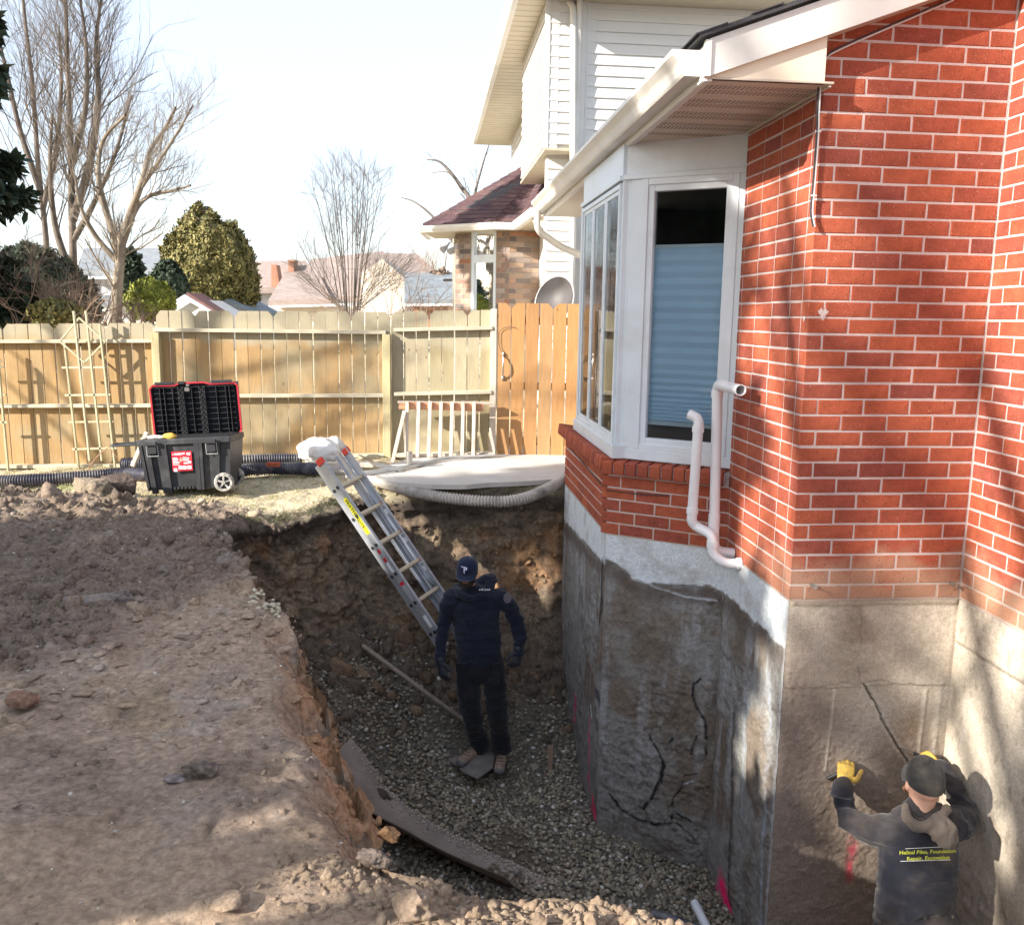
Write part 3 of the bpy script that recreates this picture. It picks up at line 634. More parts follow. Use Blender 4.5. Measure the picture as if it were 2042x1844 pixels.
def topz(x, y):
    p = P3(x, y, 0); z = grade(x, y); r = rough(x, y)
    z = z+.028*fbm(p, 3, .9, seed=1)+.012*fbm(p, 4, 3.1, seed=2)+(.008+.006*r)*fbm(p, 4, 14, seed=3)+.0095*ridged(p, 4, 9, seed=13)*(.4+sstep(-.2, .4, fbm(p, 2, 1.7, seed=18)))+.0045*fbm(p, 3, 42, seed=14)+.012*ridged(p, 3, 4.2, seed=19)*sstep(-.1, .3, fbm(p, 2, 1.1, seed=20))
    z = z+r*(.055*ridged(p, 4, 2.6, seed=4)+.05*ridged(p, 4, 7, seed=24)+.03*np.abs(fbm(p, 4, 13, seed=5)))
    fl = fbm(p, 3, 2.2, seed=6); z = z+(1-r)*.012*sstep(.10, .13, fl)+(1-r)*.008*sstep(-.12, -.15, fl)*0+(1-r)*.006*ridged(p, 2, 7, seed=7)*sstep(.0, .3, fbm(p, 2, .8, seed=9))
    w_ = np.exp(-((y-3.75)/1.0)**4); d_ = np.where((w_ > .02) & (np.abs(x+.7) < 1.6), rimdist(x, y), 9.) if np.size(x) > 500000 or True else 9.
    e_ = .30+.13*fbm(p, 3, 2.1, seed=15); z = z-w_*(.26+.10*fbm(p, 3, 3.3, seed=16))*sstep(e_, .0, d_)*(1+.3*ridged(p, 3, 6, seed=17))
    z = z-.07*sstep(8.25, 8.5, y)*sstep(-1.5, -1.2, x)
    # a boot heel slot and a scraped line near the front
    z = z-.03*np.exp(-((x+1.02)/.012)**2-((y-2.83)/.06)**2)
    return z
def floorz(x, y):
    d = np.where(y > 8.4, .15, rimdist(x, y)); p = P3(x, y, 0)
    w = sstep(5.9, 7.1, y)*(1-.42*sstep(-.5, .4, x))*(1+.30*sstep(-.7, -1.4, x))
    z = -1.97+.95*np.exp(-(d/1.02)**2)*w+.05*fbm(p, 3, 1.3, seed=3)+.02*fbm(p, 3, 4, seed=8)
    z = z+.10*np.exp(-((x-.30)/.25)**2-((y-7.75)/.25)**2)
    return z
LAWN = (.58, .50, .35)
def soil_col(x, y, z=0.):
    p = P3(x, y, z); n = fbm(p, 5, 1.4, seed=21); n2 = fbm(p, 5, 6, seed=22); r = rough(x, y)
    c = np.ones(np.shape(x)+(3,))*np.array((.40, .305, .228)); c = lerp(c, (.30, .228, .17), sstep(0, .45, n)); c = lerp(c, (.34, .25, .155), sstep(.12, .5, fbm(p, 4, 2.1, seed=25))*.6)
    c = lerp(c, (.27, .235, .205), sstep(.15, .45, fbm(p, 4, 3.3, seed=27))*.45); nf = fbm(p, 3, 30, seed=29); c = c*(1+.26*nf[..., None]+.16*n2[..., None])
    c = lerp(c, (.175, .135, .108), r*.70); c = lerp(c, (.38, .34, .30), sstep(.38, .5, n2)*.4)
    w_ = np.exp(-((y-3.75)/1.0)**4); d_ = rimdist(x, y); c = lerp(c, (.42, .23, .115), w_*sstep(.32, .08, d_+.10*n)*sstep(-.30, .12, n2+.6*n)*.9)
    front = sstep(3.1, 2.5, y+.2*n); c = lerp(c, (.42, .31, .22), front*.8)
    L = sstep(7.35, 8.0, y+.3*n+.5*np.exp(-((x+2.2)/.9)**2))*(1-r); c = lerp(c, LAWN, L*(.85+.15*n2)); c = lerp(c, (.30, .24, .17), L*sstep(.1, .5, n2)*.6); c = lerp(c, (.27, .28, .12), L*.7*sstep(.18, .5, fbm(p, 4, 2.6, seed=31))*(.35+.5*sstep(-3.6, -4.6, x)))
    return c
defm('soil', (.25, .2, .16), .96, .20, 26, attr=True, bump=.9, bs=24, fine=.24, spec=.12, bd=.030, bdet=10, det=9)
xs = np.unique(np.r_[[-600, -300, -150, -80], np.arange(-40, -7.6, 1.2), np.arange(-7.6, -3.6, .045), np.arange(-3.6, 1.3, .0145), np.arange(1.3, 1.8, .05), np.arange(1.8, 40, 2.), [80, 150, 300, 600]])
ys = np.unique(np.r_[np.arange(-30, 1.6, .7), np.arange(1.6, 2.0, .06), np.arange(2.0, 4.6, .0135), np.arange(4.6, 7.6, .022), np.arange(7.6, 10.8, .04), np.arange(10.8, 40, 1.6), [80, 160, 300, 900]])
X, Y = np.meshgrid(xs, ys, indexing='ij'); Z = topz(X, Y); cc = soil_col(X, Y)
far = (X < -8) | (Y > 11) | (Y < 0) | (X > 2); Z = np.where(far, np.clip(.43+.045*X, .1, .45)*(Y > 8)+.25*(Y <= 8), Z)
ins = inpit(X, Y); dist = rimdist(X, Y); ins |= (dist < .055)
# the house stands on its own footing: leave out what lies inside it and the dig beside it
hx, hy = (X-AO[0])*UU[0]+(Y-AO[1])*UU[1], (X-AO[0])*VV[0]+(Y-AO[1])*VV[1]
ins |= (hx > -.735) & (hy > 1.2) & (hy < 3.5)
ins |= (X > 1.2) & (Y > .9) & (Y < 8.6)
nu, nv = X.shape; F4 = grid_faces(nu, nv); keepf = ~(ins.ravel()[F4].any(1)); F4 = F4[keepf]
def compact(v, f, c):
    u_, inv = np.unique(f, return_inverse=True); return v[u_], inv.reshape(f.shape), c[u_]
v, f, c = compact(np.stack([X, Y, Z], -1).reshape(-1, 3), F4, cc.reshape(-1, 3))
ground = link('ground', np_mesh('ground', v, f, True, c, MT['soil'])); ground['kind'] = 'structure'
# --- the cut faces of the dig
n = len(RS); m = 120; tt = np.linspace(0, 1, m)
S_ = np.arange(n)*.02
px = RS[:, 0][:, None]; py = RS[:, 1][:, None]; nx = RN[:, 0][:, None]; ny = RN[:, 1][:, None]
topz_r = topz(RS[:, 0]-RN[:, 0]*.10, RS[:, 1]-RN[:, 1]*.10)[:, None]; botz = floorz(RS[:, 0]+RN[:, 0]*.35, RS[:, 1]+RN[:, 1]*.35)[:, None]-.22
T = tt[None, :]
lead = .10                                   # share of the profile that runs over the top before the lip
ul = np.clip(T/lead, 0, 1); ud = np.clip((T-lead)/(1-lead), 0, 1)
off = -.16+.13*ul+(.04+.14*sstep(.15, 1, ud))*sstep(0, .12, ud)+.10*ud**2
off = off+np.where(py > 7.7, .0, .0)+.25*ud*sstep(7.9, 8.4, py)*sstep(.5, 1, ud)
bx = px+nx*off; by = py+ny*off
zt = topz(px-nx*.16+nx*.16*ul, py-ny*.16+ny*.16*ul)+.004
bz = np.where(ud > 0, topz_r+(botz-topz_r)*ud, zt)
lipr = sstep(0, .06, ud)
base = np.stack([bx, by, bz], -1); w = sstep(0, .05, ud)
q = base*np.array([1, 1, 1.35])
dn = .13*fbm(q, 3, 1.35, seed=41)+.085*ridged(q, 4, 2.7, seed=42)+.030*fbm(q, 4, 10, seed=43)+.028*ridged(q, 3, 8, seed=46)+.016*ridged(q, 2, 21, seed=47)
blk = fbm(q, 2, 4.3, seed=44); dn = dn+.035*sstep(.05, .12, blk)
dn = dn+.06*np.exp(-((ud-.06)/.05)**2)*sstep(6.6, 7.2, py)
dn = np.where(py > 8.0, dn*.62, dn)
dn = np.where(by < 6.2, dn*.8-.03, dn)
base[..., 0] += RN[:, 0][:, None]*dn*w; base[..., 1] += RN[:, 1][:, None]*dn*w; base[..., 2] += .02*fbm(q, 3, 6, seed=45)*w
dep = (topz_r-base[..., 2]); nn = fbm(base, 4, 1.6, seed=51); n2 = fbm(base, 4, 6, seed=52)
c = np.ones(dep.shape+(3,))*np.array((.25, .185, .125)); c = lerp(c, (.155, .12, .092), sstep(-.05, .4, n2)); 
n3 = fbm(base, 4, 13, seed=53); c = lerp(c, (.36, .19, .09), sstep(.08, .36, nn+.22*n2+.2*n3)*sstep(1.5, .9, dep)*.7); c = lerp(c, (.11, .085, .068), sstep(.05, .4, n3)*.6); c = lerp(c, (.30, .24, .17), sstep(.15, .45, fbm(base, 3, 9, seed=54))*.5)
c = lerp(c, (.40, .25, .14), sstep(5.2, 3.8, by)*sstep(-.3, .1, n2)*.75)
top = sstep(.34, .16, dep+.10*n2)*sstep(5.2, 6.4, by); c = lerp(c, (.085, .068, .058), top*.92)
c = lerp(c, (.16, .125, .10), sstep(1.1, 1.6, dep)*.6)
sl = sstep(.04, -.02, dep)[..., None]; sc = soil_col(base[..., 0], base[..., 1]); wl = np.clip(1-ud*18, 0, 1)[..., None]*np.ones_like(sl); c = c*(1-wl)+sc*wl
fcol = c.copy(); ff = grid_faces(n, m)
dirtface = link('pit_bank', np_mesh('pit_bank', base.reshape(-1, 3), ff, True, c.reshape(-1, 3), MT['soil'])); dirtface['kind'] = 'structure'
# --- pit floor
xs2 = np.arange(-3.0, 3.0, .035); ys2 = np.arange(1.2, 9.2, .035); X2, Y2 = np.meshgrid(xs2, ys2, indexing='ij'); Z2 = floorz(X2, Y2)
dm = fbm(P3(X2, Y2, 2), 4, 1.7, seed=61); r2 = rimdist(X2, Y2)
soilw = sstep(.05, .3, dm)*sstep(.9, .3, r2)+sstep(7.55, 7.95, Y2)*sstep(-1.0, -.4, X2)+sstep(.5, .2, np.abs(X2-.0)+np.abs(Y2-6.0)*.8)*.8
soilw = np.clip(soilw, 0, 1); Z2 = Z2+soilw*(.03*ridged(P3(X2, Y2, 1), 4, 3.2)+.02)
c2 = lerp(np.ones(X2.shape+(3,))*np.array((.14, .125, .10)), (.17, .13, .10), soilw)
floor = link('pit_floor', np_mesh('pit_floor', np.stack([X2, Y2, Z2], -1).reshape(-1, 3), grid_faces(*X2.shape), True, c2.reshape(-1, 3), MT['soil'])); floor['kind'] = 'structure'
def floor_at(x, y):
    i = np.clip(((np.asarray(x)+3.0)/.035).astype(int), 0, len(xs2)-1); j = np.clip(((np.asarray(y)-1.2)/.035).astype(int), 0, len(ys2)-1); return Z2[i, j], soilw[i, j]
# --- rocks, clods and gravel
def ico(sub, seed, flat=(1, 1, 1), amp=.25, sc=1.6):
    bm = bmesh.new(); bmesh.ops.create_icosphere(bm, subdivisions=sub, radius=1); v = np.array([p.co[:] for p in bm.verts]); f = np.array([[q.index for q in p.verts] for p in bm.faces]); bm.free()
    r = 1+amp*fbm(v*sc+seed*5.3, 4, 1)+amp*.6*ridged(v*sc+seed*3.1, 2, 1.3); q_ = v*r[:, None]*np.array(flat); return q_, f
def scatter(name, protos, pos, size, mt, cols=None, tilt=.5, parent=None, kind='stuff', sink=0.):
    vs, fs, cs, off = [], [], [], 0; k = rng.integers(0, len(protos), len(pos)); a = rng.uniform(0, 2*np.pi, len(pos)); b = rng.normal(0, tilt, len(pos)); g = rng.normal(0, tilt, len(pos))
    for j, (pv_, pf) in enumerate(protos):
        idx = np.where(k == j)[0]
        if not len(idx): continue
        ca, sa = np.cos(a[idx]), np.sin(a[idx]); cb, sb = np.cos(b[idx]), np.sin(b[idx]); cg, sg = np.cos(g[idx]), np.sin(g[idx])
        v = pv_[None]*size[idx][:, None, None]; x, y, z = v[..., 0], v[..., 1], v[..., 2]
        y, z = y*cb[:, None]-z*sb[:, None], y*sb[:, None]+z*cb[:, None]; x, z = x*cg[:, None]+z*sg[:, None], -x*sg[:, None]+z*cg[:, None]; x, y = x*ca[:, None]-y*sa[:, None], x*sa[:, None]+y*ca[:, None]
        V = np.stack([x, y, z], -1)+pos[idx][:, None, :]; V[..., 2] -= sink*size[idx][:, None]
        vs.append(V.reshape(-1, 3)); fs.append((pf[None]+(off+np.arange(len(idx))*len(pv_))[:, None, None]).reshape(-1, 3)); off += V.shape[0]*V.shape[1]
        if cols is not None: cs.append(np.repeat(cols[idx], len(pv_), 0))
    me = np_mesh(name, np.concatenate(vs), np.concatenate(fs), mt is not MT.get('clod'), np.concatenate(cs) if cols is not None else None, mt)
    o = link(name, me, parent)
    if kind: o['kind'] = kind
    return o
peb = [ico(1, s, (1, .78, .55), .22) for s in range(6)]
defm('gravel', (.3, .27, .22), .85, .1, 40, attr=True, bump=.3, bs=120, fine=.08, spec=.25)
N = 30000; gx = rng.uniform(-2.1, 2.4, N); gy = rng.uniform(4.3, 8.6, N)
gz, sw = floor_at(gx, gy); ok = inpit(gx, gy) & (rimdist(gx, gy) > .10) & (rng.random(N) > sw*.93)
hx, hy = (gx-AO[0])*UU[0]+(gy-AO[1])*UU[1], (gx-AO[0])*VV[0]+(gy-AO[1])*VV[1]
inh = ((hx > -.735) & (hy > 1.61) & (hy < 3.6)) | ((hx > 0) & (hy > 0)) | ((hx > -.735) & (hx*.51+.735*(hy-1.10) > 0) & (hy > 1.1) & (hy < 1.7)) | ((hx > 0.3) & (hy > -.05))
ok &= ~inh; gx, gy, gz, sw = [q[ok] for q in (gx, gy, gz, sw)]
cl = fbm(P3(gx, gy, 3), 3, 1.3, seed=71); base_c = np.array([(.20, .175, .13), (.27, .235, .17), (.16, .145, .12), (.35, .31, .24), (.22, .17, .12), (.50, .48, .44)]); pk_ = rng.choice(6, len(gx), p=[.27, .25, .22, .14, .09, .03])
gc = base_c[pk_]*rng.uniform(.8, 1.15, (len(gx), 1))*(1+.25*cl[:, None]); sz = rng.uniform(.014, .026, len(gx))
scatter('gravel', peb, np.stack([gx, gy, gz+rng.uniform(-.004, .016, len(gx))], -1), sz, MT['gravel'], gc, .35)
def onfloor(x, y, h=.03, Y0=4.5, Y1=9.):
    for Yq in np.arange(Y0, Y1, .02):
        q = atY(x, y, Yq)
        if q[2] <= float(floor_at(q[0], q[1])[0])+h: return q
    return q
def top_at(x, y): return topz(np.asarray(x, float), np.asarray(y, float))
def jag(sub, s, flat, amp):
    v, f = ico(sub, s, (1, 1, 1), amp, 1.9); r_ = np.random.default_rng(s); 
    for _ in range(6):                                  # break faces off with planes: angular lumps of dug clay
        n_ = r_.normal(0, 1, 3); n_ /= np.linalg.norm(n_); h = r_.uniform(.45, .75); d = v@n_-h; v = v-np.maximum(d, 0)[:, None]*n_*.9
    v = v*(1+.10*fbm(v, 3, 7, seed=s))[:, None]; return v*np.array(flat), f
clod = [jag(2, s, (1, .85, .72), .5) for s in range(9)]; clod3 = [jag(3, s+20, (1, .85, .7), .5) for s in range(6)]
defm('clod', (.22, .18, .14), .96, .20, 25, attr=True, bump=1., bs=40, fine=.25, spec=.1, bd=.02, bdet=9)
def clods(name, n, region, smin, smax, power=2.5, protos=clod, colf=None, floorq=False, sink=.25, tl=1.2):
    x = rng.uniform(region[0], region[1], n*3); y = rng.uniform(region[2], region[3], n*3); w = region[4](x, y); k = rng.random(n*3) < w; x, y = x[k][:n], y[k][:n]
    s = smin+(smax-smin)*rng.random(len(x))**power; z = floor_at(x, y)[0] if floorq else top_at(x, y)
    c = colf(x, y) if colf else soil_col(x, y)*rng.uniform(.78, 1.25, (len(x), 1)); return scatter(name, protos, np.stack([x, y, z], -1), s, MT['clod'], c, tl, sink=sink)
outp = lambda x, y: (~inpit(x, y))*1.
clods('dirt_clods', 4200, (-6.4, -1.6, 3.6, 8.3, lambda x, y: outp(x, y)*rough(x, y)*(.35+(fbm(P3(x, y, 7), 3, 1.5) > .0))), .008, .075, 4.5)
clods('dirt_crumbs', 9000, (-6.0, -1.6, 3.6, 8.0, lambda x, y: outp(x, y)*rough(x, y)), .005, .018, 2)
clods('dirt_clods', 80, (-6.0, -1.9, 4.6, 7.9, lambda x, y: outp(x, y)*rough(x, y)), .05, .12, 2.0, clod3, sink=.4)
clods('dirt_crumbs', 5200, (-3.0, .5, 2.2, 7.6, lambda x, y: outp(x, y)*(1-rough(x, y))*np.exp(-(rimdist(x, y)/.45)**2)), .003, .024, 4)
clods('dirt_crumbs', 4500, (-3.4, .5, 2.1, 7.6, lambda x, y: outp(x, y)*(1-rough(x, y))*.5), .003, .010, 2.5)
clods('mound_clods', 3800, (-.85, .75, 2.0, 2.72, lambda x, y: outp(x, y)*np.exp(-(rimdist(x, y)/.24)**2)), .003, .032, 4, colf=lambda x, y: np.array((.37, .28, .20))*rng.uniform(.8, 1.15, (len(x), 1)))
clods('mound_clods', 60, (-.7, .75, 2.15, 2.6, lambda x, y: outp(x, y)*np.exp(-(rimdist(x, y)/.15)**2)), .02, .045, 1.5, clod3, colf=lambda x, y: np.array((.37, .27, .19))*rng.uniform(.85, 1.1, (len(x), 1)))
clods('lawn_crumbs', 900, (-6, .2, 7.6, 9.4, lambda x, y: outp(x, y)*1.), .005, .022, 2.5)
clods('slump_clods', 3200, (-2.1, .55, 6.3, 8.5, lambda x, y: inpit(x, y)*np.exp(-((rimdist(x, y)-.15)/.50)**2)), .008, .10, 4.2, colf=lambda x, y: lerp(np.ones((len(x), 3))*np.array((.15, .118, .092)), (.24, .16, .10), (rng.random(len(x)) > .85)*.7)*rng.uniform(.75, 1.25, (len(x), 1)), floorq=True)
clods('slump_clods', 40, (-1.9, .5, 6.6, 8.3, lambda x, y: inpit(x, y)*np.exp(-((rimdist(x, y)-.3)/.35)**2)), .08, .16, 1.2, clod3, colf=lambda x, y: lerp(np.ones((len(x), 3))*np.array((.16, .125, .095)), (.26, .17, .11), (rng.random(len(x)) > .8)*.8), floorq=True, sink=.4)
x = rng.uniform(-3.3, .5, 260); y = rng.uniform(2.1, 6.5, 260); k = ~inpit(x, y); x, y = x[k], y[k]
scatter('pebbles', peb, np.stack([x, y, top_at(x, y)+.002], -1), rng.uniform(.004, .013, len(x)), MT['gravel'], np.ones((len(x), 3))*np.array((.55, .50, .43))*rng.uniform(.5, 1.2, (len(x), 1)), .3)
fl2 = [jag(2, s+50, (1.3, 1., .28), .45) for s in range(6)]
clods('soil_crusts', 420, (-3.2, -.6, 2.2, 6.6, lambda x, y: outp(x, y)*(1-rough(x, y))*(fbm(P3(x, y, 5), 2, 1.3) > .05)), .012, .05, 2.2, fl2, sink=.05, tl=.12)
# single big clods one could pick out
def bigclod(px_, py_, zz, size, seed, label, col, flat=(1, .8, .65), rz=0.):
    p = atZ(px_, py_, zz); v, f = ico(5, seed, (1, 1, 1), .38, 1.35); r_ = np.random.default_rng(seed)
    for _ in range(9): n_ = r_.normal(0, 1, 3); n_ /= np.linalg.norm(n_); h = r_.uniform(.5, .85); v = v-np.maximum(v@n_-h, 0)[:, None]*n_*.85
    v = v*(1+.07*ridged(v, 4, 3.5, seed=seed)+.03*fbm(v, 3, 14, seed=seed))[:, None]*np.array(flat)*size; v += 0
    co, si = math.cos(rz), math.sin(rz); v = v@np.array([[co, si, 0], [-si, co, 0], [0, 0, 1]]); v += np.array([p[0], p[1], zz])
    c = lerp(np.ones((len(v), 3))*np.array(col), np.array(col)*.6, sstep(0, .5, fbm(v, 4, 3/size*.3, seed=seed+3)))
    o = link('dirt_clod', np_mesh('dirt_clod', v, f, True, c, MT['clod'])); return tag(o, label, 'dirt clod', 'big clods of dug earth')
bigclod(185, 978, .46, .17, 1, 'largest pale dirt lump, in front of the hose at the left', (.30, .24, .18), (1.1, .8, .8))
bigclod(238, 968, .47, .17, 2, 'dark crumbly dirt lump beside the largest pale boulder', (.13, .10, .085), (1.2, .8, .75))
bigclod(192, 1196, .30, .11, 3, 'flat grey slab of dried earth left of the dome shaped one', (.27, .23, .2), (1.6, .9, .35), .3)
bigclod(232, 1196, .30, .085, 4, 'dome shaped grey clod joined to the flat earth slab', (.27, .225, .2), (1.1, .8, .75))
bigclod(402, 1540, .27, .062, 5, 'round brown clod alone on the trodden bank', (.25, .20, .17), (1.2, .9, .7))
bigclod(345, 1552, .26, .035, 6, 'small pinkish stone left of the round brown clod', (.36, .30, .28), (1.2, .8, .6))
bigclod(822, 1815, .27, .062, 7, 'biggest sunlit clod on the front mound at the bottom edge', (.36, .27, .2), (1.1, 1, .9))
bigclod(742, 1712, .22, .040, 8, 'grey brown lump at the pit edge above the sunlit mound', (.25, .20, .165), (1.4, .8, .8))
bigclod(40, 1398, .30, .055, 9, 'reddish clod at the left edge halfway down', (.33, .2, .14), (1.1, .9, .7))
bigclod(230, 1040, .38, .11, 10, 'dark clod with roots on the loose heap', (.11, .085, .07), (1.1, .9, .9))
bigclod(330, 1130, .30, .12, 11, 'broad brown clod at the foot of the loose heap', (.21, .17, .13), (1.4, .9, .5))
bigclod(1110, 1278, -1.20, .07, 12, 'pinkish rubble stone against the far end of the foundation', (.36, .31, .29), (1, .8, .9))
bigclod(775, 1660, .14, .035, 13, 'orange edged lump hanging over the plywood', (.34, .2, .11), (1.1, 1, .9))
# stones and crumbs sticking out of the cut faces
fi = rng.integers(0, n, 5200); fj = (rng.uniform(.12, 1, 5200)*(m-1)).astype(int); fp = base[fi, fj]
scatter('bank_crumbs', clod, fp, .004+.034*rng.random(5200)**5, MT['clod'], np.clip(fcol[fi, fj]*rng.uniform(.7, 1.45, (5200, 1)), 0, 1), 1.5)
# white pebbles spilt at the lip
n_ = 46; cx_ = rng.uniform(0, 1, n_); pp = np.array([atZ(497+62*t, 1188+32*t+rng.normal(0, 6), .28) for t in cx_]); pp[:, 2] = top_at(pp[:, 0], pp[:, 1])+rng.uniform(.005, .03, n_)
o = scatter('white_pebbles', peb, pp, rng.uniform(.012, .02, n_), MT['gravel'], np.ones((n_, 3))*np.array((.55, .5, .38))*rng.uniform(.7, 1.1, (n_, 1)), .3)
# concrete path slab towards the gate
defm('concrete', (.56, .53, .50), .9, .06, 5, bump=.25, bs=60, fine=.05, col2=(.50, .47, .43), s2=1.5)
def zc(pts, z): return [atZ(x, y, z) for x, y in pts]
edge = zc([(735, 950), (790, 962), (860, 966), (930, 966), (975, 962), (1040, 960), (1080, 957), (1135, 953)], .44)
back = [HU(-.3, 5.6, .44)*1.0, np.array([.7, 10.6, .44]), np.array([-.9, 10.6, .44]), np.array([-1.0, 10.0, .44]), np.array([-1.32, 9.3, .44])]
edge = [p+np.array([0, .02*fbm(np.array([p*3.]), 2, 1.)[0], 0]) for p in edge]; mb = MB(); mb.prism([p for p in edge]+back, (0, 0, -.045)); sl_ = mb.build('concrete_path', MT['concrete']); sl_['kind'] = 'structure'
# grass: withered tufts on the lawn and hanging at the lip
def tufts(name, pts, h, nbl, mt, spread=.03, droop=0.):
    V, F = [], []
    for p in pts:
        for k in range(nbl):
            a = random.uniform(0, 6.28); l = h*random.uniform(.5, 1.2); b = np.array(p)+np.array([random.gauss(0, spread), random.gauss(0, spread), 0]); d = np.array([math.cos(a), math.sin(a), 0]); w = np.array([-d[1], d[0], 0])*.0022
            t = b+d*l*.35+Zv*l*(.7-droop); e = b+d*l*(.8+droop*.3)+Zv*l*(.85-droop*2.2); o = len(V)
            V += [b-w, b+w, t-w*.8, t+w*.8, e]; F += [(o, o+1, o+3, o+2), (o+2, o+3, o+4)]
    ob = link(name, np_mesh(name, V, F, False, mat=mt)); ob['kind'] = 'stuff'; return ob
defm('grass_dry', (.42, .37, .2), .8, .3, 6, bump=0, col2=(.20, .26, .07), s2=1.2, m2=.53)
defm('grass_dark', (.10, .11, .05), .8, .3, 9, bump=0, col2=(.2, .17, .1), s2=4)
xx = rng.uniform(-6.6, .0, 5200); yy = rng.uniform(7.5, 10.3, 5200); k = (~inpit(xx, yy)) & (rough(xx, yy) < .4) & (rng.random(5200) < .35+.5*(fbm(P3(xx, yy, 3), 3, 1.8) > .0)) & ~((xx > -1.45) & (yy > 8.2)); xx, yy = xx[k], yy[k]
tufts('grass', np.stack([xx, yy, top_at(xx, yy)-.004], -1), .030, 7, MT['grass_dry'])
ii = [i for i in range(n) if 7.2 < RS[i, 1] < 8.25 and RS[i, 0] < -1.45]; pts = []
for _ in range(260):
    i = random.choice(ii); o_ = random.uniform(-.10, .07); x_, y_ = RS[i]+RN[i]*o_; pts.append((x_, y_, float(top_at(x_, y_))-.01-max(0, o_)*.4))
tufts('lip_grass', pts, .055, 7, MT['grass_dark'], .02, .35)
tufts('lip_grass', [tuple(atZ(712+random.gauss(0, 9), 1310+random.gauss(0, 12), -1.02)) for _ in range(45)], .06, 9, MT['grass_dark'], .02, .1)
xx = rng.uniform(-5.5, -2, 500); yy = rng.uniform(4.8, 7.6, 500); k = fbm(P3(xx, yy, 3), 2, 1.6) > .1
tufts('heap_grass', np.stack([xx[k], yy[k], top_at(xx[k], yy[k])], -1), .035, 4, MT['grass_dark'])
# ================================================================== things in the yard
def grain_extra(N, L, c, mix, ramp, noise, tc, mp, b): return c
def wood(name, rand, top=None, stretch=(9, 9, .8), z0=1.70, bump=.25):
    def ex(N, L, c, mix, ramp, noise, tc, mp, b):
        pos, xyz = wz(N, L)
        if top:
            n = N.new('ShaderNodeTexNoise'); n.inputs['Scale'].default_value = 3.5; n.inputs['Detail'].default_value = 5; L.new(pos, n.inputs['Vector'])
            k = N.new('ShaderNodeMath'); k.operation = 'MULTIPLY_ADD'; L.new(n.outputs[0], k.inputs[0]); k.inputs[1].default_value = .35; L.new(xyz[2], k.inputs[2])
            c = mix(ramp(k.outputs[0], z0+.10, z0+.22, 0, .85), c, top)
            n2 = N.new('ShaderNodeTexNoise'); n2.inputs['Scale'].default_value = 1.6; n2.inputs['Detail'].default_value = 5; L.new(pos, n2.inputs['Vector']); c = mix(ramp(n2.outputs[0], .50, .66, 0, .6), c, (.31, .28, .19))
        w = N.new('ShaderNodeTexNoise'); w.inputs['Scale'].default_value = 7; w.inputs['Detail'].default_value = 8; w.inputs['Roughness'].default_value = .7; L.new(mp.outputs[0], w.inputs['Vector'])
        c = mix(ramp(w.outputs[0], .52, .75, 0, .45), c, (.22, .14, .07))
        v = N.new('ShaderNodeTexVoronoi'); v.inputs['Scale'].default_value = 4.5; m2 = N.new('ShaderNodeMapping'); L.new(pos, m2.inputs[0]); m2.inputs['Scale'].default_value = (1.4, 1, .7); L.new(m2.outputs[0], v.inputs['Vector'])
        c = mix(ramp(v.outputs['Distance'], .035, .07, .8, 0), c, (.16, .09, .045))
        return c
    return mat(name, rand[0], .85, .16, 3, rand=rand, stretch=stretch, bump=bump, bs=14, fine=.06, extra=ex, spec=.2)
MT['fence'] = wood('fence_wood', [(.35, .225, .105), (.39, .26, .13), (.32, .205, .095), (.37, .26, .14), (.30, .21, .11)], (.36, .33, .245))
MT['fence_grey'] = wood('fence_wood_weathered', [(.38, .32, .20), (.33, .28, .17), (.42, .36, .25), (.34, .29, .19)], (.40, .36, .26))
MT['gate'] = wood('gate_wood', [(.41, .215, .09), (.45, .245, .105), (.38, .20, .085), (.41, .25, .125)])
MT['post'] = wood('post_wood', [(.46, .40, .24), (.44, .37, .2)]); MT['rail'] = wood('rail_wood', [(.52, .47, .37), (.48, .43, .32)], stretch=(.8, 9, 9))
MT['lattice'] = wood('trellis_wood', [(.47, .44, .31), (.42, .38, .24), (.50, .47, .36)])
MT['raw'] = wood('raw_wood', [(.58, .51, .44), (.54, .47, .40)]); MT['rawtop'] = wood('raw_rail_wood', [(.52, .27, .16)], stretch=(.8, 9, 9))
YF = 10.22
def zat(x, y, Y): return float(atY(x, y, Y)[2])
def xat(x, y, Y): return float(atY(x, y, Y)[0])
def board_mesh(kind, h, w=.1405, t=.019):
    c = .052; pts = {'l': [(-w/2, 0), (w/2, 0), (w/2, h), (-w/2+c, h), (-w/2, h-c*1.15)], 'r': [(-w/2, 0), (w/2, 0), (w/2, h-c*1.15), (w/2-c, h), (-w/2, h)], 'p': [(-w/2, 0), (w/2, 0), (w/2, h), (-w/2, h)]}[kind]
    mb = MB(); mb.prism([(a, 0, b) for a, b in pts], (0, t, 0)); me = bpy.data.meshes.new('board'); me.from_pydata(mb.v, [], mb.f); me.update(); return me
fence = thing('board_fence', 'long weathered board fence with scalloped top, low at the left and higher at the right', 'fence', (-2.5, YF, .3))
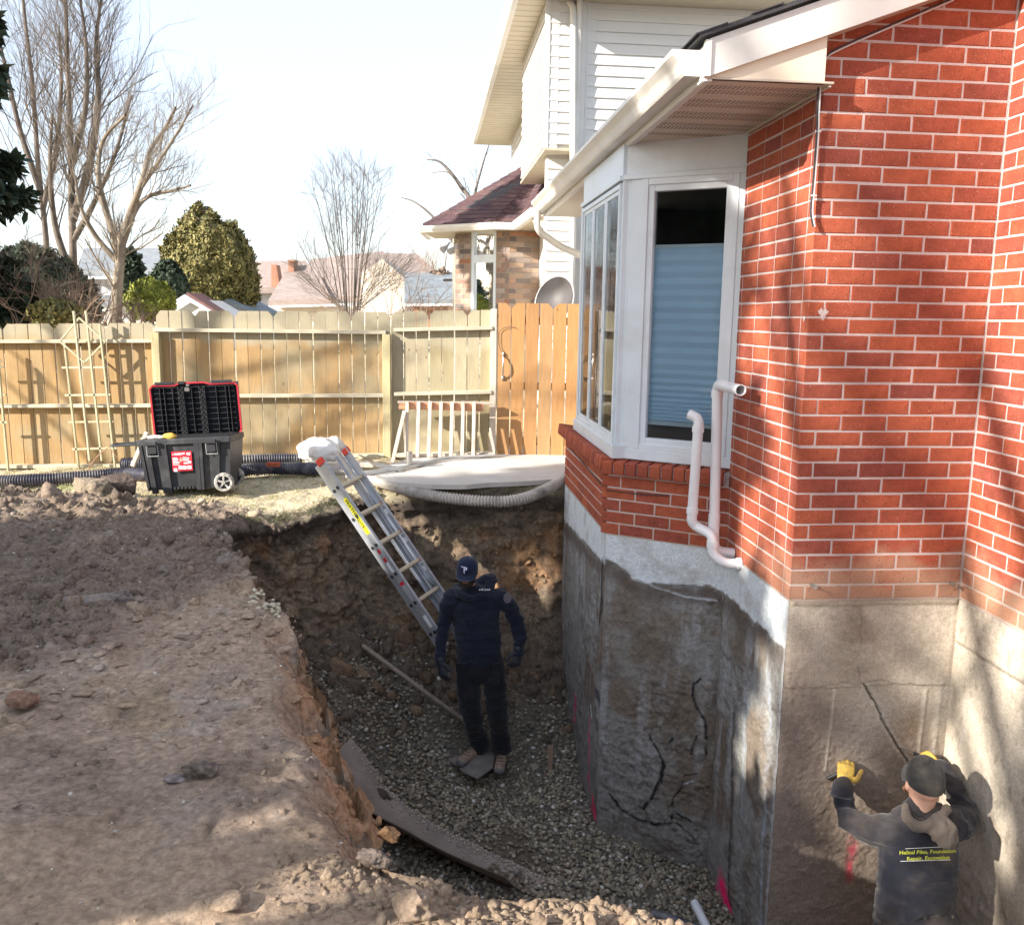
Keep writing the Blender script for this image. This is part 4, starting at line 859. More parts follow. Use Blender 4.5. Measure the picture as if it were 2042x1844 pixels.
def boards(root, x0, x1, pat, ztop, zbot, Yf, mt, tops=None, ph=0):
    "x0..x1 in metres; ztop/zbot functions of x"
    n = int(round((x1-x0)/.1495)); p = (x1-x0)/n; out = []
    ms = {k: board_mesh(k, 1.70) for k in 'lrp'}
    for m in ms.values(): m.materials.append(mt)
    for i in range(n):
        x = x0+(i+.5)*p; k = pat[(i+ph) % len(pat)]; zb, ztp = zbot(x), ztop(x)
        o = bpy.data.objects.new('board', ms[k]); COL.objects.link(o); o.parent = root; o.matrix_parent_inverse = Matrix.Identity(4)
        setworld(o, Matrix.Translation((x, Yf+random.uniform(-.003, .003), zb)) @ Matrix.Rotation(random.uniform(-.003, .003), 4, 'Y') @ Matrix.Diagonal((p/.1495*(1+random.uniform(-.03, .0)), 1, (ztp-zb)/1.70, 1)))
        out.append(o)
    return out
xA0, xA1, xB1, xC1 = xat(-60, 800, YF), xat(318, 800, YF), xat(780, 780, YF), xat(981, 780, YF)
zi = lambda pa, pb, Y=YF: (lambda x, a=(xat(*pa, Y), zat(*pa, Y)), b=(xat(*pb, Y), zat(*pb, Y)): a[1]+(b[1]-a[1])*(x-a[0])/(b[0]-a[0]))
topA, topB, topC = zi((10, 646), (300, 644)), zi((330, 619), (760, 622)), zi((790, 621), (975, 618))
botA, botB, botC = zi((10, 958), (300, 950)), zi((330, 935), (760, 925)), zi((790, 915), (975, 905))
boards(fence, xA0, xA1, 'lppr', topA, botA, YF, MT['fence'], ph=1); boards(fence, xA1, xB1, 'lpr', topB, botB, YF, MT['fence'], ph=0); boards(fence, xB1, xC1, 'lpr', topC, botC, YF, MT['fence_grey'])
def rail(x0, x1, za, zb, root=fence, mt=None, Yc=YF-.045, d=.088, h=.040, name='rail'):
    mb = MB(); mb.beam((x0, Yc, za), (x1, Yc, zb), d, h, bev=.003); return mb.build(name, mt or MT['rail'], root)
for (xa, xb, pl) in ((xA0, xA1-.02, [((20, 681), (300, 680)), ((20, 810), (290, 809)), ((20, 931), (290, 929))]), (xA1, xB1-.045, [((330, 658), (760, 663)), ((330, 790), (760, 789)), ((330, 912), (760, 909))]), (xB1+.045, xC1, [((790, 658), (980, 654)), ((790, 786), (980, 782)), ((790, 908), (980, 904))])):
    for pa, pb in pl:
        f = zi(pa, pb, YF-.09); rail(xa, xb, f(xa)-.0, f(xb)-.0)
for x, y0, y1 in ((315, 664, 945), (771, 667, 925)):
    mb = MB(); X_ = xat(x, 800, YF-.09); mb.box((X_, YF-.047, (zat(x, y0, YF-.09)+zat(x, y1, YF-.09))/2), (.088, .092, zat(x, y0, YF-.09)-zat(x, y1, YF-.09)), bev=.004); mb.build('post', MT['post'], fence)
gate = thing('garden_gate', 'orange brown board gate between the fence and the bay window', 'gate', (xat(1070, 800, YF-.06), YF-.06, .4))
gx0, gx1 = xat(990, 780, YF-.06), xat(1182, 780, YF-.06); tg, bg_ = zi((1000, 604), (1150, 606), YF-.06), zi((1000, 909), (1150, 907), YF-.06)
boards(gate, gx0, gx1, 'rlp', tg, bg_, YF-.06, MT['gate'], ph=0)
mb = MB(); mb.box((xat(983, 780, YF-.07), YF-.03, (zat(983, 616, YF-.07)+zat(983, 907, YF-.07))/2), (.07, .08, zat(983, 616, YF-.07)-zat(983, 907, YF-.07)), bev=.004); mb.build('gate_post', MT['raw'], fence)
for y_ in (640, 770, 880): mb = MB(); mb.beam((gx0+.02, YF-.02, zat(1070, y_, YF)), (gx1, YF-.02, zat(1070, y_, YF)), .038, .088); mb.build('brace', MT['gate'], gate)
hx_, hy_ = xat(1003, 730, YF-.08), YF-.07; zt_, zb_ = zat(1003, 708, YF-.08), zat(1003, 752, YF-.08)
mb = MB(); mb.tube(spline([(hx_, hy_+.01, zt_), (hx_, hy_-.03, zt_-.03), (hx_, hy_-.05, (zt_+zb_)/2), (hx_, hy_-.03, zb_+.03), (hx_, hy_+.01, zb_)], 5), .009, 8)
for z in (zt_+.01, zb_-.01): mb.tube([(hx_, hy_+.012, z-.035), (hx_, hy_+.004, z-.015), (hx_, hy_+.0, z), (hx_, hy_+.004, z+.015), (hx_, hy_+.012, z+.035)], [.004, .016, .019, .014, .004], 8)
mb.build('handle', MT['steel'], gate)
wr = [atY(x, y, YF-.075) for x, y in ((1003, 704), (996, 690), (995, 665), (1003, 655), (1020, 651), (1031, 655))]
mb = MB(); mb.tube(spline(wr, 6), .0025, 5); mb.build('latch_wire', MT['cable'], gate)

# trellises leaning on the fence
def trellis(name, label, bars, Y):
    c = atY(*[(a+b)/2 for a, b in zip(*bars[0][:2])], Y); root = thing(name, label, 'trellis', (float(c[0]), Y, .2), 'fan trellises leaning on the fence')
    for k, (a, b, w) in enumerate(bars):
        yy = Y-.006*(k % 2)+(.016 if w > .03 else 0); p, q = atY(*a, yy), atY(*b, yy); mb = MB(); mb.beam(p, q, .018, w if abs(p[2]-q[2]) < .1 else w, up=(0, 1, 0) if abs(p[2]-q[2]) > .2 else (0, 0, 1)); mb.build('slat', MT['lattice'], root)
cr = lambda *p: tuple((x/4.5525, 600+y/4.5525) for x, y in p)
V_ = .03; H_ = .022
trellis('trellis', 'fan trellis with a diamond frame at its top, left of the tool chest', [(*cr((585, 380), (722, 1578)), V_), (*cr((668, 92), (815, 1450)), V_), (*cr((778, 90), (925, 1450)), V_), (*cr((905, 225), (1050, 1560)), V_),
    (*cr((562, 605), (972, 602)), H_), (*cr((590, 856), (1003, 850)), H_), (*cr((620, 1100), (1033, 1093)), H_), (*cr((655, 1345), (1062, 1334)), H_), (*cr((640, 356), (832, 353)), H_),
    (*cr((718, 152), (958, 372)), H_), (*cr((955, 368), (768, 560)), H_), (*cr((770, 560), (542, 366)), H_), (*cr((542, 368), (722, 152)), H_)], YF-.20)
trellis('trellis', 'trellis cut off by the left edge of the picture', [(*cr((-20, 500), (78, 1575)), V_), (*cr((-130, 380), (-30, 1560)), V_), (*cr((-200, 855), (52, 852)), H_), (*cr((-180, 1105), (72, 1100)), H_), (*cr((-200, 600), (30, 600)), H_), (*cr((-60, 470), (10, 560)), H_)], YF-.20)

# corrugated drain hoses
defm('hose_black', (.035, .035, .055), .5, .25, 12, bump=.05, bs=40, spec=.5, col2=(.16, .15, .15), m2=.56, s2=7)
defm('hose_grey', (.43, .385, .34), .6, .2, 9, bump=.1, bs=40, col2=(.16, .15, .14), m2=.66, s2=5)
def corr(path, r, pitch, mt, name, parent, n=18, d=.22):
    path = spline(path, 24); seg = np.linalg.norm(np.diff(path, axis=0), axis=1); t = np.r_[0, np.cumsum(seg)]; m = int(t[-1]/pitch*5); u = np.linspace(0, t[-1], m)
    P = np.stack([np.interp(u, t, path[:, k]) for k in range(3)], 1); ph = (u/pitch) % 1; rr = r*(1-d*(ph > .5)*(1.0)); rr = r*(1-d*(.5-.5*np.tanh(3.5*np.cos(2*np.pi*ph))))
    mb = MB(); mb.tube(P, rr, n, cap=False); return mb.build(name, mt, parent, smooth=True, angle=70)
h1 = thing('drain_hose', 'long corrugated hose from the left edge behind the chest and slung over the pit', 'hose', (-3, 8.9, .3), 'corrugated drain hoses')
G = lambda x, y, z: atZ(x, y, z)
LP = [G(-60, 962, .27), G(60, 958, .29), G(160, 951, .31), G(240, 945, .33), G(310, 947, .37), G(430, 944, .40), G(500, 936, .41), G(580, 934, .42), G(650, 937, .43)]
corr(LP, .068, .026, MT['hose_black'], 'hose_length', h1)
SP = [G(640, 936, .43), atY(700, 944, 9.05), atY(760, 962, 8.55), atY(840, 984, 8.2), atY(920, 996, 8.12), atY(1000, 1000, 8.12), atY(1050, 992, 8.2), atY(1090, 975, 8.35), atY(1135, 950, 8.55)]
corr(SP, .056, .030, MT['hose_grey'], 'hose_length', h1)
h2 = thing('drain_hose', 'short corrugated hose with a cut end lying along the foot of the fence', 'hose', (-3, 9.5, .3), 'corrugated drain hoses')
corr([G(245, 925, .40), G(330, 922, .43), G(470, 918, .46), G(540, 916, .46), G(600, 915, .46)], .066, .026, MT['hose_black'], 'hose_length', h2)
mb = MB(); e = G(600, 915, .46); mb.cyl(e+np.array([-.004, 0, 0]), e+np.array([.002, 0, 0]), .060, 18); mb.build('hose_end', MT['dark'], h2)

# tool chest on wheels with its lid up
defm('black_plastic', (.035, .036, .04), .45, .3, 8, bump=.12, bs=60, spec=.45, col2=(.10, .10, .10), m2=.66, s2=5); defm('black_inner', (.03, .036, .055), .6, .2, 8, bump=.05, spec=.4)
defm('red_plastic', (.42, .03, .045), .4, .15, 6); defm('red_print', (.62, .02, .04), .5, .08, 6, bump=0); defm('print_white', (.8, .8, .8), .6, .05, bump=0); defm('print_grey', (.35, .35, .36), .6, .05, bump=0)
defm('wheel_grey', (.38, .36, .33), .8, .3, 20, bump=.3, col2=(.12, .12, .12), m2=.55, s2=30)
cb_ = atY(392, 974, 8.30); cb_[2] -= .0
CM = Matrix.Translation(cb_) @ Matrix.Rotation(R(-3.0), 4, 'Y') @ Matrix.Rotation(R(3), 4, 'Z') @ Matrix.Rotation(R(-2), 4, 'X')
chest = thing('tool_chest', 'black wheeled tool chest with its ribbed lid standing open', 'tool chest', tuple(cb_))
def cput(mb, name, mt, parent=None, angle=None):
    mb.v = [tuple(CM @ Vector(v)) for v in mb.v]; return mb.build(name, mt, parent or chest, angle=angle)
Wd, Hh, Dp = .84, .47, .46
mb = MB()
def taper(x0, x1, y0, z0, z1, k=.91, d=0.):
    return [(x0*k, y0*k, z0), (x1*k, y0*k, z0), (x1, y0, z1), (x0, y0, z1)]
w2 = Wd/2; dd = Dp/2; k = .88
mb.add([(-w2*k, -dd*k, .03), (w2*k, -dd*k, .03), (w2*k, dd*k, .03), (-w2*k, dd*k, .03), (-w2*.985, -dd, Hh), (w2*.985, -dd, Hh), (w2*.985, dd, Hh), (-w2*.985, dd, Hh)], [(0, 3, 2, 1), (0, 1, 5, 4), (1, 2, 6, 5), (2, 3, 7, 6), (3, 0, 4, 7)])
body = cput(mb, 'body', MT['black_plastic'])
for x, wb, zt, zb in ((-.345, .055, .46, .0), (-.235, .05, .46, .0), (-.19, .05, .46, .0), (.105, .045, .47, .02), (.145, .03, .47, .02), (.30, .045, .47, .12), (-.40, .03, .46, .03)):
    mb = MB(); kk = .90; y0 = -dd*.88-.028; y1 = -dd-.026
    mb.add([(x*kk-wb*.4, y0, zb), (x*kk+wb*.4, y0, zb), (x*kk+wb*.4, y0+.05, zb), (x*kk-wb*.4, y0+.05, zb), (x-wb/2, y1, zt), (x+wb/2, y1, zt), (x+wb/2, y1+.05, zt), (x-wb/2, y1+.05, zt)], [(0, 3, 2, 1), (4, 5, 6, 7), (0, 1, 5, 4), (1, 2, 6, 5), (2, 3, 7, 6), (3, 0, 4, 7)]); cput(mb, 'rib', MT['black_plastic'], body)
mb = MB(); mb.box((0, 0, Hh+.005), (Wd, Dp+.05, .055), bev=.008); mb.v = [v for v in mb.v]; cput(mb, 'rim', MT['black_plastic'], angle=30)
mb = MB(); mb.box((0, 0, Hh+.034), (Wd-.06, Dp-.02, .006)); cput(mb, 'dark_mouth', MT['dark'])
for i in range(9): mb = MB(); mb.box((-.13+i*.034, -dd*.88-.012, .045), (.018, .02, .022)); cput(mb, 'foot_vent', MT['black_plastic'], body)
for x in (-.29, .245):
    mb = MB(); mb.box((x, -dd-.030, Hh-.045), (.085, .028, .11), bev=.006); o = cput(mb, 'latch', MT['black_plastic'], angle=30)
    mb = MB()
    for a, b_ in (((x-.05, -dd-.02, Hh-.12), (x+.05, -dd-.02, Hh-.12)), ((x-.05, -dd-.02, Hh-.12), (x-.048, -dd-.035, Hh-.01)), ((x+.05, -dd-.02, Hh-.12), (x+.048, -dd-.035, Hh-.01))): mb.cyl(a, b_, .004, 6)
    cput(mb, 'latch_bail', MT['print_grey'], o)
    mb = MB(); mb.box((x, -dd-.052, Hh+.0), (.10, .02, .04), bev=.004); cput(mb, 'hinge_block', MT['black_plastic'], o)
# printed label
def plate(x0, x1, z0, z1, y, mt, name, parent):
    mb = MB(); mb.box(((x0+x1)/2, y, (z0+z1)/2), (x1-x0, .002, z1-z0)); return cput(mb, name, mt, parent)
yl = lambda z: -dd*(.88+.12*z/Hh)-.006
lab = plate(-.125, .055, .205, .385, -dd-.012, MT['red_print'], 'label', chest)
def text_mesh(s, size, mt, M, name, parent, align='LEFT', shear=0., bold=0.):
    cu = bpy.data.curves.new(name, 'FONT'); cu.body = s; cu.size = size; cu.align_x = align; cu.shear = shear; cu.offset = bold; cu.resolution_u = 2
    to = bpy.data.objects.new(name, cu); COL.objects.link(to); dg = bpy.context.evaluated_depsgraph_get(); me = bpy.data.meshes.new_from_object(to.evaluated_get(dg)); bpy.data.objects.remove(to)
    me.transform(M); me.materials.clear(); me.materials.append(mt); return link(name, me, parent)
TM = lambda x, z, y=-dd-.0145: CM @ Matrix.Translation((x, y, z)) @ Matrix.Rotation(R(90), 4, 'X')
text_mesh('HUSKY', .026, MT['print_white'], TM(-.105, .352), 'label_text', lab, shear=.2, bold=.001)
mb = MB(); mb.add([(-.118, -dd-.0142, .354), (-.109, -dd-.0142, .354), (-.1135, -dd-.0142, .368)], [(0, 1, 2)]); cput(mb, 'label_mark', MT['print_white'], lab)
for i, (x0, x1, z, h_) in enumerate([(-.118, -.075, .325, .006), (-.118, -.068, .314, .006), (-.118, -.07, .303, .006), (-.118, -.06, .288, .006), (-.118, -.06, .277, .006), (.012, .045, .36, .02), (-.03, -.005, .365, .012), (-.118, -.06, .262, .004), (-.07, -.035, .235, .03), (-.03, .0, .235, .03), (.01, .045, .235, .03), (-.115, -.085, .215, .03), (-.02, .02, .275, .012), (.02, .046, .282, .02)]):
    plate(x0, x1, z-h_/2, z+h_/2, -dd-.0138, MT['print_white'], 'label_block', lab)
mb = MB(); mb.prism([(-.03, -dd-.0135, .295), (.025, -dd-.0135, .290), (.035, -dd-.0135, .325), (-.025, -dd-.0135, .335)], (0, -.001, 0)); cput(mb, 'label_picture', MT['print_grey'], lab)
mb = MB(); mb.prism([(-.05, -dd-.0135, .285), (-.02, -dd-.0135, .30), (-.045, -dd-.0135, .335), (-.062, -dd-.0135, .30)], (0, -.001, 0)); cput(mb, 'label_flash', mat('print_pink', (.75, .25, .2), .6, bump=0), lab)
# wheel
for yy_ in (-dd+.02, dd-.05):
    wc = (.335, yy_-.05, .085); wh = MB()
    th = np.linspace(0, 2*np.pi, 33)[:-1]; ring = []
    prof = [(.060, -.022), (.078, -.024), (.088, -.016), (.088, .016), (.078, .022), (.060, .022)]
    for t in th: ring += [(wc[0]+math.cos(t)*a, wc[1]+b_, wc[2]+math.sin(t)*a) for a, b_ in prof]
    wh.add(ring, [tuple(q) for q in [(i*6+j, i*6+(j+1) % 6, ((i+1) % 32)*6+(j+1) % 6, ((i+1) % 32)*6+j) for i in range(32) for j in range(6)]])
    wo = cput(wh, 'wheel', MT['wheel_grey'], angle=40)
    sp = MB(); sp.cyl((wc[0], wc[1]-.026, wc[2]), (wc[0], wc[1]+.02, wc[2]), .016, 14)
    for i in range(5): t = i*2*np.pi/5+.3; sp.beam((wc[0]+.012*math.cos(t), wc[1]-.012, wc[2]+.012*math.sin(t)), (wc[0]+.064*math.cos(t), wc[1]-.012, wc[2]+.064*math.sin(t)), .016, .014, up=(0, 1, 0))
    cput(sp, 'hub', MT['wheel_grey'], wo)
    bk = MB(); bk.cyl((wc[0], wc[1]+.004, wc[2]), (wc[0], wc[1]+.012, wc[2]), .062, 20); cput(bk, 'hub_disc', MT['black_plastic'], wo)
mb = MB(); mb.tube(fillet([(-.38, -.12, .455), (-.72, -.12, .45), (-.74, .08, .45), (-.38, .10, .455)], .03, 5), .011, 8); cput(mb, 'pull_handle', MT['black_plastic'], angle=60)
# lid, seen from inside
LT = Matrix.Translation((0, dd+.0, Hh+.03)) @ Matrix.Rotation(R(4), 4, 'X')
def lput(mb, name, mt, parent=None, angle=None): mb.v = [tuple(LT @ Vector(v)) for v in mb.v]; return cput(mb, name, mt, parent, angle)
lw, lh = .825, .50
mb = MB(); mb.box((0, .05, lh/2), (lw-.02, .012, lh-.02)); lid = lput(mb, 'lid', MT['black_inner'])
rimp = [(-lw/2, .02), (-lw/2, lh-.045), (-lw/2+.03, lh-.015), (-.18, lh-.02), (-.13, lh-.0), (.10, lh+.0), (.15, lh-.018), (lw/2-.03, lh-.015), (lw/2, lh-.04), (lw/2, .035), (lw/2-.02, .0), (-lw/2+.02, .0)]
mb = MB(); nR = len(rimp)
for i in range(nR):
    (a, b_), (c_, d_) = rimp[i], rimp[(i+1) % nR]; mb.beam((a, -.03, b_), (c_, -.03, d_), .016, .012, up=(0, 1, 0)); 
rm = lput(mb, 'lid_rim', MT['red_plastic'], lid); rm['kind'] = 'stuff'
mb = MB()
for i in range(nR): (a, b_), (c_, d_) = rimp[i], rimp[(i+1) % nR]; mb.prism([(a*.985, -.026, .006+b_*.975), (c_*.985, -.026, .006+d_*.975), (c_*.97, .05, .01+d_*.96), (a*.97, .05, .01+b_*.96)], (0, .0, .003) if abs(c_-a) > abs(d_-b_) else (.003, 0, 0))
lput(mb, 'lid_wall', MT['black_plastic'], lid)
for i in range(9): mb = MB(); mb.beam((-.38, -.0, .045+i*.052), (.38, -.0, .045+i*.052), .075, .004); lput(mb, 'cross_rib', MT['black_plastic'], lid)
for x in (-.32, -.28, -.20, -.02, .21, .30, .335): mb = MB(); mb.beam((x, -.006, .02), (x, -.006, .465), .004, .085, up=(0, 1, 0)); lput(mb, 'upright_rib', MT['print_grey'] if False else MT['black_plastic'], lid)
for x0 in (-.145, .055):
    for i in range(9):
        z = .02+i*.049; mb = MB(); mb.beam((x0, -.055, z), (x0+.05, -.055, z+.046), .006, .004, up=(0, 1, 0)); mb.beam((x0+.05, -.055, z), (x0, -.055, z+.046), .006, .004, up=(0, 1, 0)); mb.beam((x0, -.055, z), (x0+.05, -.055, z), .006, .004); o = lput(mb, 'brace', MT['black_plastic'], lid)
    for x in (x0, x0+.05): mb = MB(); mb.beam((x, -.02, .02), (x, -.02, .47), .004, .07, up=(0, 1, 0)); lput(mb, 'upright_rib', MT['black_plastic'], lid)
for x0, x1 in ((-.36, -.19), (-.14, -.08), (.17, .36)):
    mb = MB(); mb.box(((x0+x1)/2, -.03, lh+.005), (x1-x0, .03, .022)); lput(mb, 'lid_hook', MT['black_plastic'], lid)
mb = MB(); mb.box((-.06, -.045, lh-.06), (.045, .01, .035)); mb.box((-.05, -.045, lh-.02), (.03, .01, .02)); lput(mb, 'lid_lock', MT['steel'], lid)
v, f = ico(3, 31, (1.2, .6, .55), .3); o = link('work_glove', np_mesh('work_glove', v*.05+np.array(CM @ Vector((-.14, -dd+.03, Hh+.055))), f, True, mat=mat('yellow_leather', (.62, .38, .08), .8, .2, 30, bump=.3, spec=.2))); tag(o, 'crumpled yellow glove lying on the rim of the tool chest', 'glove')
v, f = ico(3, 32, (1.5, .6, .4), .3); o = link('rag', np_mesh('rag', v*.055+np.array(CM @ Vector((-.27, -dd+.06, Hh+.045))), f, True, mat=mat('rag', (.6, .58, .54), .9, .2, 20, bump=.3))); tag(o, 'pale rag bunched on the left rim of the tool chest', 'rag')
mb = MB(); mb.beam(atY(293, 862, 8.75), atY(264, 930, 8.6), .038, .038, up=(0, 1, 0), bev=.003); tag(mb.build('wooden_stake', MT['raw'], None), 'white painted batten leaning behind the left side of the tool chest', 'stake', None)
wi = thing('bent_wire', 'two thin rusty wires curling up before the trellis', 'wire', tuple(G(175, 948, .30)))
for k, pts in enumerate(([(175, 948), (190, 915), (215, 893), (228, 905), (240, 920)], [(170, 948), (182, 925), (200, 905), (218, 892)])):
    mb = MB(); mb.tube(spline([atY(x, y, 9.2) for x, y in pts], 6), .004, 6); mb.build('wire_strand', mat('rusty_wire', (.35, .2, .12), .8), wi)
# white sack
v, f = ico(4, 33, (1.15, .75, .75), .22, 1.3); v = v+np.array([0, 0, 1.])*0; fold = ridged(v, 3, 2.6, seed=5)[:, None]*.09; v = v*(1+fold); b_ = G(636, 918, .45); v = v*.185+b_+np.array([0, 0, .10])
defm('sack', (.74, .73, .72), .75, .06, 5, bump=.2, bs=30, col2=(.66, .52, .42), m2=.66, s2=6)
tag(link('sack', np_mesh('sack', v, f, True, mat=MT['sack'])), 'white plastic sack slumped on the hoses at the ladder top', 'sack')
v, f = ico(3, 34, (1, .8, .8), .35, 1.5); tag(link('sack', np_mesh('sack', v*.10+G(664, 905, .47)+np.array([0, .05, .10]), f, True, mat=MT['sack'])), 'small brownish knot of a bag at the right of the white sack', 'sack')
mb = MB(); mb.box(G(545, 926, .50), (.13, .08, .04), bev=.006); tag(mb.build('brick', MT['brick'], None), 'loose pale brick lying between the hoses', 'brick')
mb = MB(); mb.beam(G(612, 926, .46), G(745, 926, .46), .09, .05, bev=.003); tag(mb.build('timber', MT['raw'], None), 'pale length of timber under the sack', 'timber')
# stair railing propped on the fence
ra = thing('stair_railing', 'short white painted railing with seven balusters propped on the fence', 'railing', (xat(880, 900, 9.85), 9.85, .42))
c3 = lambda X_, Y_: (780+X_/4.5525, 560+Y_/4.5525)
mb = MB(); mb.beam(atY(*c3(72, 1128), 9.93), atY(*c3(838, 1150), 9.93), .035, .085, bev=.003); mb.build('top_rail', MT['rawtop'], ra)
mb = MB(); mb.beam(atY(*c3(60, 1100), 9.95)+[0, 0, -.0], atY(*c3(935, 1112), 10.05), .09, .02, bev=.002); mb.build('cap_rail', MT['raw'], ra)
mb = MB(); mb.beam(atY(*c3(60, 1588), 9.86), atY(*c3(945, 1570), 9.9), .035, .035, bev=.003); mb.build('bottom_rail', MT['raw'], ra)
for xt, xb in ((148, 137), (252, 240), (356, 342), (456, 443), (556, 542), (655, 645), (755, 745)):
    mb = MB(); mb.beam(atY(*c3(xt, 1094), 9.89), atY(*c3(xb, 1600), 9.80), .038, .038, up=(0, 1, 0), bev=.003); mb.build('baluster', MT['raw'], ra)
mb = MB(); mb.beam(atY(*c3(122, 1180), 9.83), atY(*c3(12, 1650), 9.65), .04, .038, up=(0, 1, 0), bev=.003); mb.build('leg', MT['raw'], ra)
c_ = G(816, 932, .44); mb = MB(); mb.cyl(c_, c_+Zv*.165, .036, 20); mb.cyl(c_+Zv*.165, c_+Zv*.168, .030, 20); tag(mb.build('pipe_stub', MT['steel'], None, angle=40), 'upright steel pipe stub standing on the concrete path', 'pipe')
cd = thing('conduit_bundle', 'grey plastic tubes lying along the foot of the fence', 'conduit', tuple(G(850, 915, .45)))
for k in range(2):
    mb = MB(); mb.tube(spline([G(690, 945+k*5, .45), G(760, 938+k*4, .46), G(830, 926+k*3, .46), G(890, 912+k*2, .47), G(985, 907+k, .47)], 8), .014, 8); mb.build('tube', mat('grey_tube', (.38, .38, .37), .5, .2), cd, smooth=True)
fl_ = thing('metal_flashing', 'crumpled sheet metal strips beside the fence post', 'metal strip', tuple(G(745, 925, .45)))
for k in range(3): mb = MB(); P_ = spline([G(715+k*8, 908+k*4, .50), G(745, 922+k*3, .48), G(790, 932+k*3, .46), G(830, 925+k*4, .46)], 5); mb.v = []; [mb.v.extend([tuple(p), tuple(p+np.array([0, .03, .012]))]) for p in P_]; mb.f = [(2*i, 2*i+2, 2*i+3, 2*i+1) for i in range(len(P_)-1)]; mb.build('strip', MT['steel'], fl_)

# ---- ladder
defm('aluminium', (.50, .52, .56), .42, .10, 12, metal=.55, bump=.06, bs=40, spec=.5); defm('rung_alu', (.62, .52, .38), .5, .1, 20, metal=.2, bump=.1)
lad = thing('ladder', 'aluminium extension ladder leaning on the pit edge above the worker', 'ladder', (-.6, 7.8, -1.1))
pb = atY(869, 1286, 7.42); pt = atY(628, 928, 7.80); dL = (pt-pb)/np.linalg.norm(pt-pb); hz = np.array([dL[0], dL[1], 0]); hz /= np.linalg.norm(hz); rg = np.array([-hz[1], hz[0], 0])*-1; rg = rg if rg[1] > 0 else -rg; rg = rg+np.array([.34, -.1, 0]); rg /= np.linalg.norm(rg)
rg = rg-dL*(rg@dL); rg /= np.linalg.norm(rg); nL = np.cross(rg, dL); nL = nL if nL[2] > 0 else -nL; Wl = .34; Ll = np.linalg.norm(pt-pb)+.02
def lrail(o, L0, L1, inset, name):
    p = pb+o+rg*inset; q = p
    mb = MB(); a = p+dL*L0; b_ = p+dL*L1; mb.beam(a, b_, .004, .078, up=nL); m2 = mb
    for s in (-1, 1): mb.beam(a+nL*.037*s+rg*.011*(1 if inset < Wl/2 else -1), b_+nL*.037*s+rg*.011*(1 if inset < Wl/2 else -1), .022, .005, up=nL)
    return mb.build(name, MT['aluminium'], lad)
sb = pb-nL*.0
r1 = lrail(nL*.085, -.05, Ll-.0, .0, 'rail'); r2 = lrail(nL*.085, -.05, Ll+.02, Wl, 'rail')
r3 = lrail(nL*.0, -.1, Ll-.03, .024, 'rail'); r4 = lrail(nL*.0, -.1, Ll-.01, Wl-.024, 'rail')
i = 0; t = .10
while t < Ll-.05:
    for off_, ins_ in ((.085, 0.0), (.0, .024)):
        mb = MB(); a = pb+nL*off_+dL*t+rg*ins_; b_ = pb+nL*off_+dL*t+rg*(Wl-ins_); mb.beam(a, b_, .034, .026, up=nL, bev=.006); mb.build('rung', MT['rung_alu'], lad)
        for e_ in (a, b_):
            s = -1 if e_ is a else 1; mb = MB(); mb.cyl(e_, e_+rg*s*.008, .017, 10); mb.build('rung_plug', MT['black_plastic'], lad)
    t += .305
for ins_, s_ in ((.0, r1), (Wl, r2)):
    mb = MB(); c_ = pb+nL*.085+rg*ins_+dL*(Ll-.03); mb.box(c_, (.06, .03, .082), dL, rg, nL, .004); mb.build('rail_cap', mat('red_cap', (.6, .06, .04), .6), s_)
# stickers on the near rail's outer web
def sticker(s0, s1, w0, w1, mt, off=.085, side=-1, ins=0., name='sticker'):
    mb = MB(); c_ = pb+nL*(off+(w0+w1)/2)+dL*(s0+s1)/2+rg*(ins+side*.0035); mb.box(c_, (s1-s0, .0016, w1-w0), dL, rg, nL); return mb.build(name, mt, lad)
yel = mat('yellow_print', (.72, .68, .03), .5, .05, bump=0); ye = sticker(Ll-.80, Ll-.42, -.026, .022, yel, name='yellow_label')
MX = Matrix([[-dL[0], nL[0], -rg[0], 0], [-dL[1], nL[1], -rg[1], 0], [-dL[2], nL[2], -rg[2], 0], [0, 0, 0, 1]]); cpos = pb+nL*(.085-.018)+dL*(Ll-.44)-rg*.0052; MX[0][3], MX[1][3], MX[2][3] = cpos
text_mesh('FEATHERLITE', .045, MT['dark'], MX @ Matrix.Diagonal((1.12, .95, 1, 1)), 'label_text', ye, bold=.0012)
for (s0, s1, w0, w1, m_) in ((Ll-1.0, Ll-.96, -.03, .0, 'red_print'), (Ll-1.05, Ll-1.0, -.03, .0, 'print_grey'), (Ll-1.09, Ll-1.05, -.03, .0, 'red_print'), (Ll-1.2, Ll-1.1, -.03, .0, 'print_white'), (Ll-1.34, Ll-1.31, -.03, .02, 'red_print'), (Ll-1.50, Ll-1.34, -.03, .02, 'print_grey'), (Ll-1.78, Ll-1.66, -.02, .02, 'print_white')):
    sticker(s0, s1, w0, w1, MT[m_] if m_ != 'print_grey' else MT['print_grey'])
for t0_ in (.62, .93, 1.24): 
    sticker(Ll-t0_, Ll-t0_+.03, -.02, .02, MT['red_print'], side=-1, ins=Wl-.002); sticker(Ll-t0_-.10, Ll-t0_-.005, -.02, .02, MT['print_white'], side=-1, ins=Wl-.002); sticker(Ll-t0_-.05, Ll-t0_-.02, -.015, .015, MT['print_grey'], side=-1, ins=Wl-.0035)
